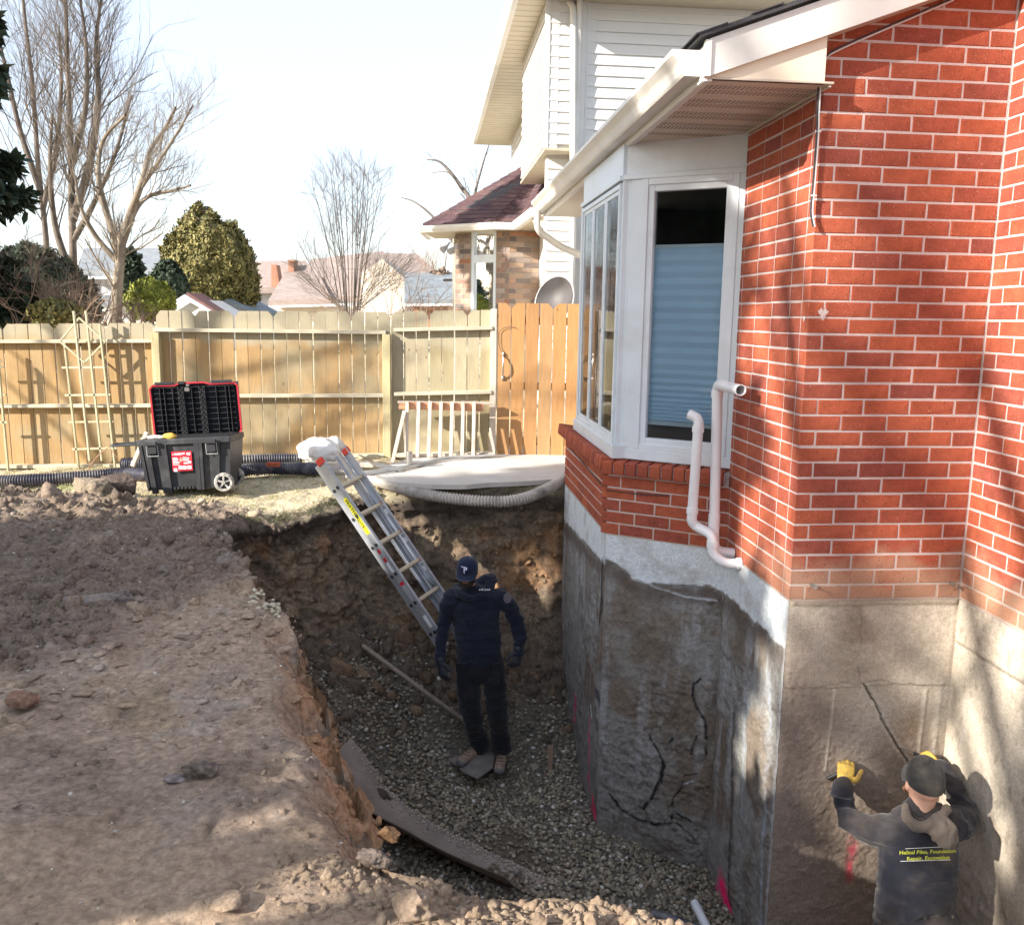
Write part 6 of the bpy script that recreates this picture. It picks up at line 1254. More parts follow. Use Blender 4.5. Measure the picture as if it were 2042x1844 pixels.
bare_tree('tallest bare tree with a straight trunk, in front of the white house', 16.5, [([(150, 650), (146, 520), (143, 400), (140, 250), (134, 110), (130, -40)], .078, .027), ([(146, 560), (110, 450), (100, 330), (104, 230)], .07, .02), ([(144, 440), (178, 330), (196, 200), (192, 80), (205, -20)], .08, .02), ([(146, 480), (190, 400), (232, 300), (262, 190)], .06, .018), ([(142, 330), (170, 220), (172, 100), (160, 0)], .06, .02)], MT['bark'], 2, 13, 1.8, tr_r=.012)
bare_tree('grey forked bare tree with wide crooked limbs', 15.0, [([(231, 650), (234, 580), (240, 510), (244, 470)], .095, .065), ([(244, 475), (262, 420), (284, 360), (300, 300), (330, 255), (350, 215)], .07, .02), ([(236, 500), (214, 430), (196, 350), (206, 280), (250, 230)], .065, .02), ([(244, 490), (270, 420), (300, 390), (345, 380), (380, 370)], .05, .015), ([(232, 520), (190, 470), (160, 410), (150, 350)], .05, .018), ([(284, 370), (318, 320), (352, 268), (385, 210)], .04, .012)], MT['bark_pale'], 3, 9, 1.0, tr_r=.009)
bare_tree('vase shaped bare shrub tree of many thin upright stems', 20.0, [([(700+dx*.25, 640), (700+dx*.45, 540), (700+dx*.8, 420), (700+dx+random.uniform(-6, 6), 300+abs(dx)*.8+random.uniform(0, 30))], .016, .004) for dx in (-78, -58, -40, -26, -12, 4, 16, 28, 46, 62, 40, -34, 22)]+[([(700, 630), (700+dx*.5, 580), (700+dx, 500+random.uniform(-30, 40))], .012, .004) for dx in (-130, -105, 110, 130, -90, 85, 60, -70, -115, 95, 120, 70)], MT['bark_dark'], 4, 6.5, 1.0, 'bare_shrub', tr_r=.0075, maxlev=3, spread=.62)
bare_tree('dark bare branches showing above the brick bay roof', 24., [([(985, 600), (950, 430), (918, 370), (880, 325), (850, 318)], .09, .012), ([(945, 480), (945, 400), (962, 330), (975, 290)], .06, .012), ([(930, 520), (870, 440), (830, 405), (800, 394)], .05, .01), ([(925, 385), (895, 345), (860, 345)], .03, .01)], MT['bark_dark'], 5, 3.4, .9, up=.2, tr_r=.006, maxlev=2, group='bare trees behind the fence')
bare_tree('small bare tree between the brown roofs and the brick bay', 34., [([(872, 620), (868, 560), (862, 520)], .05, .02), ([(872, 600), (885, 545), (892, 500)], .04, .015), ([(872, 590), (850, 540), (845, 520)], .03, .01)], MT['bark_pink'], 6, 9, 1.1, up=.3, tr_r=.012, group='bare trees behind the fence')
bare_tree('pale branched bare tree at the left edge above the low fence', 13.0, [([(42, 660), (32, 590), (14, 540), (-10, 505)], .045, .012), ([(60, 660), (56, 600), (70, 540), (90, 500)], .035, .01), ([(34, 610), (55, 560), (60, 505), (45, 478)], .03, .01), ([(52, 660), (85, 600), (120, 570), (150, 560)], .03, .01)], MT['bark_pale'], 7, 9, .5, up=.25, tr_r=.006, spread=.7)
def twig_bush(label, px_, py_, Y, w, h, n_, mt, seed, r=.006, lens=.5):
    b = A3(px_, py_, Y); t = thing('bare_bush', label, 'bush', tuple(map(float, b)), 'twiggy bushes behind the fence'); T = Tw(); rnd = np.random.default_rng(seed)
    for i in range(n_):
        x = rnd.uniform(-1, 1); d = np.array([x*.7+rnd.normal(0, .3), rnd.normal(0, .3), 1.]); grow(T, b+np.array([x*w*.6, rnd.uniform(-.4, .4), 0]), d, h*rnd.uniform(.5, 1.), r*1.6, 1, rnd, .05, .8, 3, (5, 5, 5, 4), .55, .22, None, .03)
    T.build('twigs', mt, t); return t
twig_bush('tangle of pinkish twigs above the low fence left of the white house', 130, 650, 12.6, 1.1, .95, 46, MT['bark_pink'], 21)
twig_bush('arching brown twigs between the grey forked trunk and the shed', 255, 650, 12.8, .75, .40, 40, MT['bark_pink'], 22, .005)
twig_bush('dense twigs in the corner at the far left above the fence', 10, 650, 12.8, .8, 1.1, 30, MT['bark_pink'], 23)
twig_bush('reddish twigs in front of the garage under the bay', 850, 640, 14.5, .5, .5, 14, MT['bark_pink'], 24, .004)
twig_bush('low fine twigs right of the vase shaped shrub', 775, 640, 18, 1.2, 1.5, 30, MT['bark_pink'], 25, .005)
def leafmat(n_, cols_): 
    m = mat(n_, cols_[0], .7, .15, 3, rand=cols_, bump=0, spec=.25); return m
MT['cedar'] = leafmat('cedar', [(.22, .195, .07), (.15, .15, .055), (.31, .26, .10), (.075, .085, .035), (.19, .155, .06)])
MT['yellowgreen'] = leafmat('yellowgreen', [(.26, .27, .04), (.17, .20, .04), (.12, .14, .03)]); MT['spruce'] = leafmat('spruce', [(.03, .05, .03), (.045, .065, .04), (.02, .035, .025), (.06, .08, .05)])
def leaves(C_, N_, size, mt, name, parent, asp=1.6, kind=None, droop=.0, rnd=None):
    "leaf sprays: small bent quads at centres C_ facing roughly N_"
    rnd = rnd or np.random.default_rng(9); n_ = len(C_); N_ = N_+rnd.normal(0, .55, (n_, 3)); N_ /= np.linalg.norm(N_, axis=1)[:, None]; a = rnd.normal(0, 1, (n_, 3)); a[:, 2] += .8-droop*3; U = a-N_*np.sum(a*N_, 1)[:, None]; U /= np.linalg.norm(U, axis=1)[:, None]; W_ = np.cross(N_, U); s = size*rnd.uniform(.6, 1.3, n_)[:, None]
    p0 = C_-W_*s*.30; p1 = C_+W_*s*.30; p2 = C_+U*s*asp*.55+W_*s*.42; p3 = C_+U*s*asp*.55-W_*s*.42; p4 = C_+U*s*asp; V = np.stack([p0, p1, p2, p3, p4], 1).reshape(-1, 3); k = np.arange(n_)[:, None]*5
    F = np.concatenate([(k+np.array([[0, 1, 2]])), (k+np.array([[0, 2, 3]])), (k+np.array([[3, 2, 4]]))]); o = link(name, np_mesh(name, V, F, False, mat=mt), parent)
    if kind: o['kind'] = kind
    return o
def bush(label, px_, py_, Y, rx, rz_b, n_, mt, seed, size=.11, name='cedar_bush', cat='bush', group='evergreens behind the fence', shape=1.):
    c = A3(px_, py_, Y); t = thing(name, label, cat, (float(c[0]), Y, .3), group); rnd = np.random.default_rng(seed); d = rnd.normal(0, 1, (n_, 3)); d /= np.linalg.norm(d, axis=1)[:, None]; lump = 1+.24*fbm(d, 4, 2.6, seed=seed)+.20*fbm(d, 3, 6.5, seed=seed+1); rr = lump*rnd.uniform(.72, 1.0, n_)**.5
    taper_ = 1-.28*np.clip(d[:, 2], 0, 1)*shape; C_ = c+np.stack([d[:, 0]*rx*rr*taper_, d[:, 1]*rx*.8*rr*taper_, d[:, 2]*rz_b*rr], 1); leaves(C_, d, size, mt, 'foliage', t, rnd=rnd)
    m = MB(); m.tube([np.array([c[0], Y, .2]), np.array([c[0], Y, c[2]+rz_b*.5])], [.09, .03], 7); m.build('stem', MT['bark_dark'], t)
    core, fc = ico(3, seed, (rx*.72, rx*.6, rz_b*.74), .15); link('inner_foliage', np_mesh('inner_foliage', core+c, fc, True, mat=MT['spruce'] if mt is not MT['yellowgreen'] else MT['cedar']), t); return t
bush('big rounded golden green cedar behind the sheds', 418, 545, 21, 1.07, 1.38, 80000, MT['cedar'], 31, .048); bush('yellow green bush low beside the shed gable', 300, 598, 15.5, .42, .33, 11000, MT['yellowgreen'], 32, .038); bush('dark narrow evergreen left of the rounded cedar', 335, 575, 18.5, .38, .55, 6000, MT['spruce'], 33, .06)
bush('dark green hedge bush at the far left behind the pale branches', 60, 600, 15.5, 1.1, .9, 26000, MT['spruce'], 34, .055); bush('greenish ivy clump on the fence behind the trellis', 110, 625, 12.3, .35, .18, 1500, MT['cedar'], 36, .05); bush('small dark evergreen beside the tallest trunk', 262, 560, 19, .25, .6, 1200, MT['spruce'], 35, .1); bush('straw coloured shrub in the gap beside the brick bay', 878, 570, 33, .55, .5, 900, MT['bark_pink'], 37, .16)
def conifer(label, base, H, Rr, seed, n_=9000, mt=None, group='spruces at the left of the garden', z0=.12, size=.16, pw=.85, gap=0.):
    t = thing('spruce_tree', label, 'tree', tuple(map(float, base)), group); rnd = np.random.default_rng(seed); m = MB(); m.tube([np.array(base), np.array(base)+Zv*H*.97], [H*.016+.04, .02], 8); m.build('trunk', MT['bark_dark'], t)
    k = int(H*9); C_, N_ = [], []; T = Tw()
    for i in range(k):
        f = z0+(1-z0)*(i+rnd.random())/k; zz = base[2]+H*f; L = Rr*((1-f)/(1-z0))**pw*rnd.uniform(.65, 1.1)+.12; a = rnd.uniform(0, 2*np.pi); d = np.array([math.cos(a), math.sin(a), 0]); p0 = np.array([base[0], base[1], zz]); tt_ = np.linspace(0, 1, 6)[:, None]; P = p0+d*L*tt_+Zv*(-.30*L*tt_+.10*L*tt_**3+.16*L*tt_**2); T.seg(P, np.linspace(.02+.006*L, .004, 6), 3)
        nn_ = int(n_/k*(.3+L/Rr*1.3)); q = rnd.random(nn_)**.65; i0 = np.minimum((q*5).astype(int), 4); C0 = P[i0]+(P[i0+1]-P[i0])*(q*5-i0)[:, None]; sdv = np.array([-d[1], d[0], 0]); C_.append(C0+sdv*rnd.normal(0, .16*L*.5+.03, (nn_, 1))*(1-.45*q[:, None])+Zv*(-np.abs(rnd.normal(0, .10, (nn_, 1)))-.02)); N_.append(np.tile(d*.3+Zv*.8, (nn_, 1)))
    T.build('limbs', MT['bark_dark'], t); leaves(np.concatenate(C_), np.concatenate(N_), size, mt or MT['spruce'], 'needles', t, 1.9, droop=.5, rnd=rnd); return t
sb_ = A3(-105, 620, 12.0); conifer('dark spruce whose drooping boughs enter at the left edge', (float(sb_[0]), 12.0, .2), 9.5, .98, 41, 34000, size=.10, z0=.2, pw=.55)
# ---- unseen trees at the left, placed and sized for the shade they throw
def WA(w, al, z=.2): return (-.5*w+.8660*al, .8660*w+.5*al, z)
conifer('tall spruce left of the camera shading the bay window', WA(5.45, -10.5), 13.2, 1.95, 42, 26000, size=.26, z0=.05, pw=.62)
conifer('spruce left of the camera shading the deep end of the pit', WA(5.95, -11.5), 10.6, 1.45, 43, 20000, size=.26, z0=.05, pw=.7)
conifer('added high crowned spruce left of the camera with a long bare trunk', WA(6.95, -11.5), 12.6, .85, 47, 9000, size=.24, z0=.60, pw=.5)  # added tree, crown raised so sun passes under it to the pit wall
conifer('young spruce left of the camera beside the tall one', WA(4.55, -8.0), 5.2, 1.15, 44, 11000, size=.22, z0=.03)
conifer('added low spruce shading the near bank', WA(3.72, -5.0), 2.9, 1.1, 45, 8000, size=.16, z0=.0, pw=.6)  # low cover added out of view to put the bank in shade
conifer('added narrow low spruce shading the front of the bank', WA(2.85, -4.6), 2.5, .42, 46, 3000, size=.12, z0=.0, pw=.5)  # added out of view so the front soil falls in shade
def off_tree(label, base, H, r, seed, up, nn_):
    t = thing('bare_tree', label, 'tree', tuple(map(float, base)), 'bare trees left of the garden'); tr, cr_ = Tw(), Tw(); grow(cr_, base, (0.02, 0, 1), H, r, 0, np.random.default_rng(seed), up, .7, 4, nn_, .55, .07, tr); tr.build('trunk', MT['bark'], t); cr_.build('crown', MT['bark'], t)
off_tree('bare tree left of the camera dappling the end wall', WA(3.1, -12., .2), 9.5, .15, 51, .4, (5, 3, 3, 2))
def leaning_tree(label):  # unseen tree, limbs slanted to cast diagonal bands on the brick
    b_ = np.array(WA(2.25, -12.5)); t = thing('bare_tree', label, 'tree', tuple(map(float, b_)), 'bare trees left of the garden'); T = Tw(); zt = lambda h: h+.445*12.5
    limb(T, [b_, np.array(WA(2.2, -12.5, 4.)), np.array(WA(2.35, -12.5, 8.)), np.array(WA(2.2, -12.4, 11.))], .16, .07)
    for h_, r_, k_ in ((2.55, .075, 1.9), (3.35, .10, 2.1), (4.35, .085, 1.8), (1.55, .06, 2.2)):
        pts = [np.array(WA(w_, -12.5+.15*(w_-2.3), zt(h_+(w_-3.23)*k_)+.05*math.sin(w_*7+h_))) for w_ in (2.27, 2.7, 3.1, 3.5, 3.95, 4.3)]; P_ = limb(T, pts, r_, r_*.45)
        for i in range(8, len(P_)-2, 5): grow(T, P_[i], (rng.normal(0, .4), rng.normal(0, .4), 1), .7, .016, 2, np.random.default_rng(i), .3, .7, 3, (3, 3, 3), .6, .14)
    T.build('trunk', MT['bark'], t)
leaning_tree('added bare tree with slanting limbs left of the camera, its shade banding the brick wall')
off_tree('added second bare tree left of the camera', WA(3.62, -14.5, .2), 11.5, .12, 57, .35, (3, 3, 2, 2)); off_tree('bare tree shading the low fence', WA(11.0, -7., .2), 7.5, .12, 53, .3, (11, 6, 5, 4))  # second tree added for broader shade bands on the end wall
# dark trees further round, seen only as reflections in the panes
for i_, (x, y, h) in enumerate(((-24, -15, 12), (-20, -19, 13), (-27, -11, 10), (-15, -24, 12), (-24, -22, 14), (-19, -14.5, 11))): conifer('far spruce behind the camera, '+('the one furthest right', 'broad crowned', 'nearest the garden side', 'closest behind the house', 'tallest of all', 'shorter, in front of the tall ones')[i_], (x, y, .2), h, 3.0, 60+i_, 3000, size=.55, z0=.05, group='far spruces behind the camera')
# ================================================================== the two workers
def loft(mb, pts, rad, side, n=20, cap=True):
    pts = [np.array(p, float) for p in pts]; m0 = len(pts); rad = [(r, r) if np.isscalar(r) else r for r in rad]; u_ = np.linspace(0, m0-1, (m0-1)*5+1)
    P = spline(pts, 5); Rr = np.array([[np.interp(u, range(m0), [r[k] for r in rad]) for k in (0, 1)] for u in u_])
    T = np.gradient(P, axis=0); T /= np.linalg.norm(T, axis=1)[:, None]
    if cap:
        e0, e1 = [], []; r0, r1 = Rr[0].min(), Rr[-1].min()
        for a in (1., .92, .7, .38): s = math.sqrt(max(0, 1-a*a)); e0.append((P[0]-T[0]*r0*a, Rr[0]*max(s, .02))); e1.append((P[-1]+T[-1]*r1*a, Rr[-1]*max(s, .02)))
        P = np.vstack([[q[0] for q in e0], P, [q[0] for q in e1[::-1]]]); Rr = np.vstack([[q[1] for q in e0], Rr, [q[1] for q in e1[::-1]]]); T = np.vstack([np.tile(T[0], (4, 1)), T, np.tile(T[-1], (4, 1))])
    th = np.linspace(0, 2*np.pi, n, endpoint=False); V = []
    for p, r, t in zip(P, Rr, T):
        s = np.array(side, float); s = s-t*(s@t); s /= np.linalg.norm(s); b = np.cross(t, s); V.append(p+np.cos(th)[:, None]*s*r[0]+np.sin(th)[:, None]*b*r[1])
    f = [tuple(q[::-1]) for q in grid_faces(len(P), n, True)]; f += [tuple(range(n))[::-1], tuple(range((len(P)-1)*n, len(P)*n))]; mb.add(np.concatenate(V), f)
def blob(name, parts, voxel, mt, parent, it=4, fold=None, extra=None, cut=None):
    mb = MB()
    for p in parts: loft(mb, *p)
    if extra:
        for v, f in extra: mb.add(v, [tuple(q) for q in f])
    o = mb.build(name, mt, None); rm_ = o.modifiers.new('r', 'REMESH'); rm_.mode = 'VOXEL'; rm_.voxel_size = voxel; rm_.use_smooth_shade = True
    if it: sm = o.modifiers.new('s', 'SMOOTH'); sm.iterations = it; sm.factor = .5
    dg = bpy.context.evaluated_depsgraph_get(); me = bpy.data.meshes.new_from_object(o.evaluated_get(dg)); bpy.data.objects.remove(o); me.name = name
    v = np.empty(len(me.vertices)*3); me.vertices.foreach_get('co', v); v = v.reshape(-1, 3)
    if fold:
        nn = np.empty(len(me.vertices)*3); me.vertices.foreach_get('normal', nn); nn = nn.reshape(-1, 3); v = v+nn*fold(v)[:, None]
        me.vertices.foreach_set('co', v.ravel())
    if cut is not None:
        bm = bmesh.new(); bm.from_mesh(me); bmesh.ops.bisect_plane(bm, geom=bm.verts[:]+bm.edges[:]+bm.faces[:], plane_co=cut[0], plane_no=cut[1], clear_outer=True); bm.to_mesh(me); bm.free()
    me.materials.clear(); me.materials.append(mt); me.polygons.foreach_set('use_smooth', np.ones(len(me.polygons), bool)); me.update(); return link(name, me, parent)
def bvh(o):
    me = o.data; return BVHTree.FromPolygons([tuple(v.co) for v in me.vertices], [tuple(p.vertices) for p in me.polygons])
MISS = [0]
def project(o, tree, d, h=.003, back=.5):
    me = o.data; bm = bmesh.new(); bm.from_mesh(me); bmesh.ops.triangulate(bm, faces=bm.faces[:])
    for _ in range(2): bmesh.ops.subdivide_edges(bm, edges=[e for e in bm.edges if e.calc_length() > .012], cuts=1); bmesh.ops.triangulate(bm, faces=bm.faces[:])
    d = Vector(d).normalized()
    for v in bm.verts:
        hit = tree.ray_cast(v.co-d*back, d)
        if hit[0] is not None: v.co = hit[0]-d*h
        else: MISS[0] += 1
    bm.to_mesh(me); bm.free(); me.update()
def hand_parts(w, F, N, S, s=1., curl=.5, thumb=.6, spread=.0):
    w, F, N, S = [np.array(q, float) for q in (w, F, N, S)]; F /= np.linalg.norm(F); N = N-F*(N@F); N /= np.linalg.norm(N); S = S-F*(S@F)-N*(S@N); S /= np.linalg.norm(S)
    out = [([w-F*.02*s, w+F*.02*s, w+F*.055*s, w+F*.088*s], [(.031*s, .022*s), (.038*s, .020*s), (.044*s, .018*s), (.042*s, .015*s)], S)]
    for i, (Lf, o_) in enumerate(((.074, .033), (.083, .011), (.077, -.011), (.060, -.032))):
        p = w+F*(.082-.004*abs(i-1))*s+S*o_*s; a = .15+.12*i*curl; P = [p-F*.02*s, p]; ang = 0.
        for k, q in enumerate((.45, .32, .23)): ang += curl*(.75, .95, .6)[k]+a*.2; dr = F*math.cos(ang)-N*math.sin(ang)+S*spread*(1.5-i)*.15; p = p+dr*Lf*q*s*1.05; P.append(p)
        out.append((P, [.0115*s, .0112*s, .0105*s, .0098*s, .0085*s], S))
    p = w+F*.018*s+S*.034*s; d1 = F*.55+S*.75-N*.25*thumb; d2 = F*.8+S*.35-N*.5*thumb; out.append(([p-S*.015*s, p, p+d1*.035*s, p+d1*.035*s+d2*.032*s, p+d1*.035*s+d2*.056*s], [.016*s, .017*s, .0135*s, .0125*s, .010*s], N)); return out
defm('skin', (.50, .29, .21), .55, .08, 14, bump=.08, bs=120, spec=.35); defm('beard', (.035, .022, .016), .9, .2, 40, bump=.6, bs=200); defm('beard_red', (.20, .09, .05), .9, .2, 40, bump=.6, bs=200)
def cloth(n_, c_, dusty, m2=.62, s2=5): return mat(n_, c_, .92, .15, 12, col2=dusty, m2=m2, s2=s2, bump=.12, bs=220, spec=.15, sheen=.15)
MT['hoodie_navy'] = cloth('hoodie_navy', (.011, .014, .026), (.020, .022, .032), .6); MT['trousers'] = cloth('work_trousers', (.011, .012, .016), (.028, .026, .026), .62, 7)
MT['hoodie_dusty'] = cloth('hoodie_dusty', (.016, .017, .025), (.060, .049, .042), .54, 3.0); MT['hood_dusty'] = cloth('hood_dusty', (.115, .092, .075), (.06, .052, .048), .6, 6); MT['cap_navy'] = cloth('cap_navy', (.012, .018, .045), (.02, .025, .045)); MT['cap_black'] = cloth('cap_black', (.03, .029, .028), (.07, .06, .05), .6, 9)
MT['boot'] = mat('boot_leather', (.30, .22, .155), .8, .2, 14, col2=(.16, .12, .095), s2=9, bump=.4, bs=60); MT['boot_toe'] = mat('boot_toe', (.13, .125, .13), .7, .2, 20, bump=.2); MT['sole'] = mat('boot_sole', (.05, .045, .042), .85, .2)
MT['glove_dark'] = mat('glove_dark', (.022, .025, .034), .7, .2, 30, bump=.2, bs=120); MT['glove_yellow'] = mat('glove_yellow', (.52, .35, .075), .8, .22, 24, col2=(.22, .15, .07), m2=.58, s2=22, bump=.35, bs=90, spec=.2)
def frame_of(fwd_, up_hint=Zv):
    f_ = np.array(fwd_, float); f_ /= np.linalg.norm(f_); x_ = np.cross(f_, up_hint); x_ /= np.linalg.norm(x_); z_ = np.cross(x_, f_); return x_, f_, z_
class Head:
    def __init__(s, c, fwd_, k=1., roll=0.):
        s.c = np.array(c, float); s.x, s.f, s.z = frame_of(fwd_); s.k = k
        if roll: s.x, s.z = s.x*math.cos(roll)+s.z*math.sin(roll), s.z*math.cos(roll)-s.x*math.sin(roll)
    def p(s, a, b, c): return s.c+s.k*(s.x*a+s.f*b+s.z*c)
    def parts(s):
        P = s.p; return [([P(0, -.012, .034), P(0, -.008, .01), P(0, .005, -.04), P(0, .018, -.085)], [(.070*s.k, .088*s.k), (.074*s.k, .094*s.k), (.066*s.k, .082*s.k), (.045*s.k, .052*s.k)], s.x),
            ([P(0, .085, .012), P(0, .103, -.022), P(0, .090, -.034)], [.010*s.k, .014*s.k, .010*s.k], s.x), ([P(0, -.03, -.05), P(0, -.033, -.10), P(0, -.033, -.14)], [(.054*s.k, .056*s.k)]*2+[(.055*s.k, .055*s.k)], s.x)]+[([P(e*.076, -.012, .018), P(e*.080, -.016, -.012), P(e*.076, -.008, -.034)], [(.008*s.k, .017*s.k), (.008*s.k, .020*s.k), (.006*s.k, .011*s.k)], s.x) for e in (-1, 1)]
    def cap(s, mt, parent, brim=True, seams=True, hk=1.):
        "crown of six panels and a bent brim; the brim points along +f*brim"
        V = []; nu, nv = 12, 36
        for i in range(nu):
            a = math.pi/2*(1-i/(nu-1))
            for j in range(nv):
                t = 2*math.pi*j/nv; w = math.cos(a)**.62; h = math.sin(a)**.95; seam = 1-.018*(abs(math.cos(3*t)) < .10)*(i < nu-2)
                V.append(s.p(.0860*math.cos(t)*w*seam, -.004+.1060*math.sin(t)*w*seam, .020+.098*h*hk*(1+.10*math.sin(t)*(1 if brim else .3))))
        for j in range(nv): t = 2*math.pi*j/nv; V.append(s.p(.084*math.cos(t), -.004+.104*math.sin(t), .004))
        f = [tuple(q) for q in grid_faces(nu+1, nv, True)]; o = link('cap', np_mesh('cap', V, f, True, mat=mt), parent)
        nb_, mb_ = 15, 6; V = []
        for k in range(2):
            for i in range(nb_):
                t = math.pi*(i/(nb_-1)); 
                for j in range(mb_): q = j/(mb_-1); L = .072*math.sin(t)**.6; V.append(s.p(.0835*math.cos(t), -.004+.102*math.sin(t)+L*q, .016-.16*L*q-.028*(abs(math.cos(t))**2)*q-.004*k))
        g = grid_faces(nb_, mb_); n0 = nb_*mb_; F_ = [tuple(q) for q in g]+[tuple(q[::-1]+n0) for q in g]
        rim_ = [i*mb_ for i in range(nb_)]+[(nb_-1)*mb_+j for j in range(1, mb_)]+[i*mb_+mb_-1 for i in range(nb_-2, -1, -1)]+[j for j in range(mb_-2, 0, -1)]
        F_ += [(a, b, b+n0, a+n0) for a, b in zip(rim_, rim_[1:]+rim_[:1])]; link('cap_brim', np_mesh('cap_brim', V, F_, True, mat=mt), o)
        m = MB(); m.tube([s.p(0, 0, .116*hk), s.p(0, 0, .122*hk)], [.007*s.k, .005*s.k], 8); m.build('cap_button', mt, o)
        if seams:
            for q in range(6):
                t = q*math.pi/3+math.pi/6; P = []
                for i in range(8): a = math.pi/2*(1-i/7); w = math.cos(a)**.62; P.append(s.p(.0842*math.cos(t)*w, -.004+.1042*math.sin(t)*w, .0205+.0985*math.sin(a)**.95*hk*(1+.10*math.sin(t)*(1 if brim else .3))))
                m = MB(); m.tube(P, .0016*s.k, 5); m.build('cap_seam', mt, o)
        return o

# ---- worker standing in the pit, facing the camera and looking down
YM = 7.1
for Yq in np.arange(6.5, 7.7, .02):
    q = atY(966, 1532, Yq); fz_ = float(floor_at(q[0], q[1])[0])+.02
    if q[2] <= fz_: break
YM = Yq; sc1 = YM/7.1
def J(x, y, d=0.): return atY(x, y, YM+d)
p1 = thing('person', 'man in a navy hoodie, cap, dark gloves and trousers standing in the pit looking down', 'person', tuple(J(966, 1525)))
k1 = sc1; Xs = (1, 0, 0)
hd1 = Head(J(932, 1138, -.06), (-.10, -.94, -.24), 1.02*k1, .03)
hips, chest_, neck = J(957, 1322), J(950, 1225, .02), J(940, 1176, .0)
shL, shR = J(900, 1192, .02), J(998, 1188, .04); elL, elR = J(883, 1252, .03), J(1032, 1245, .07); wrL, wrR = J(879, 1322, -.08), J(1033, 1300, -.02)
hpL, hpR = J(936, 1330), J(982, 1330); knL, knR = J(941, 1424, -.07), J(992, 1424, -.05); anL, anR = J(954, 1484, .06), J(1000, 1487, .02)
tl, tr_ = J(920, 1528, -.12), J(997, 1537, -.14); hl, hr = J(955, 1500, .09), J(1003, 1508, .06)
body1 = hd1.parts()+[([neck, chest_, hips], [(.06*k1, .06*k1), (.15*k1, .09*k1), (.13*k1, .09*k1)], Xs)]+[([a, b, c_], [.042*k1, .036*k1, .026*k1], Xs) for a, b, c_ in ((shL, elL, wrL), (shR, elR, wrR))]+[([a, b, c_], [.065*k1, .05*k1, .035*k1], Xs) for a, b, c_ in ((hpL, knL, anL), (hpR, knR, anR))]
blob('body', body1, .008, MT['skin'], p1, 3)
def folds1(v):
    s = fbm(v*np.array([5, 5, 16]), 4, 1., seed=81); t = fbm(v*np.array([9, 9, 5]), 3, 1, seed=82); return .014*s+.009*t+.014*ridged(v*np.array([6, 6, 17])+v[:, [2, 0, 1]]*3, 2, 1, seed=83)
hoodie = blob('hoodie', [([J(940, 1180, .02), J(948, 1196, .03), J(950, 1240, .02), J(954, 1285, .0), J(956, 1308, .0)], [(.100*k1, .080*k1), (.198*k1, .108*k1), (.190*k1, .125*k1), (.188*k1, .13*k1), (.184*k1, .122*k1)], Xs),
    ([shL, J(889, 1222, .03), elL, J(880, 1290, -.02), J(879, 1318, -.07)], [.070*k1, .064*k1, .056*k1, .050*k1, .043*k1], Xs), ([shR, J(1018, 1215, .06), elR, J(1037, 1275, .03), J(1034, 1300, -.02)], [.072*k1, .064*k1, .057*k1, .051*k1, .043*k1], Xs),
    ([J(910, 1176, .05), J(918, 1186, -.06), J(940, 1193, -.085), J(962, 1187, -.05), J(974, 1172, .05)], [.024*k1, .020*k1, .018*k1, .020*k1, .026*k1], Zv), ([J(912, 1174, .09), J(935, 1172, .14), J(960, 1164, .13), J(979, 1153, .09), J(978, 1168, .03)], [(.035*k1, .05*k1), (.040*k1, .06*k1), (.045*k1, .06*k1), (.036*k1, .05*k1), (.030*k1, .04*k1)], Zv)], .010, MT['hoodie_navy'], p1, 2, folds1)
m = MB(); 
def ringlet(c, rx, ry, r_, name, mt, parent, n=28, tilt=0.):
    m = MB(); P = [np.array(c)+np.array([math.cos(t)*rx, math.sin(t)*ry, tilt*math.cos(t)]) for t in np.linspace(0, 2*np.pi, n)]; m.tube(P, r_, 8); return m.build(name, mt, parent, smooth=True)
ringlet(J(956, 1310), .172*k1, .110*k1, .020*k1, 'hoodie_hem', MT['hoodie_navy'], hoodie)
def folds2(v): return .006*ridged(v*np.array([8, 8, 20])+v[:, [2, 0, 1]]*5, 2, 1, seed=87)+.012*fbm(v*np.array([7, 7, 17]), 4, 1., seed=85)+.008*ridged(v*np.array([5, 5, 14]), 2, 1, seed=86)*sstep(1.5, .6, np.abs(v[:, 2]-knL[2])*4)
blob('trousers', [([J(957, 1304), J(957, 1335)], [(.165*k1, .108*k1), (.172*k1, .113*k1)], Xs), ([hpL, J(934, 1375, -.03), knL, J(948, 1458, .02), J(957, 1484, .05)], [(.105*k1, .11*k1), (.093*k1, .10*k1), (.080*k1, .085*k1), (.078*k1, .08*k1), (.080*k1, .082*k1)], Xs),
    ([hpR, J(988, 1375, -.02), knR, J(997, 1460, .01), J(1000, 1488, .02)], [(.10*k1, .11*k1), (.090*k1, .10*k1), (.080*k1, .085*k1), (.078*k1, .08*k1), (.082*k1, .084*k1)], Xs)], .010, MT['trousers'], p1, 2, folds2)
for x0, x1 in ((916, 919), (987, 990)):
    m = MB(); P_ = [J(x0-8, 1322, -.115), J(x0+14, 1322, -.125), J(x0+12, 1362, -.125), J(x0-2, 1366, -.115)]; m.prism(P_, (0, .012, 0)); m.build('hanging_pocket', MT['trousers'], p1)
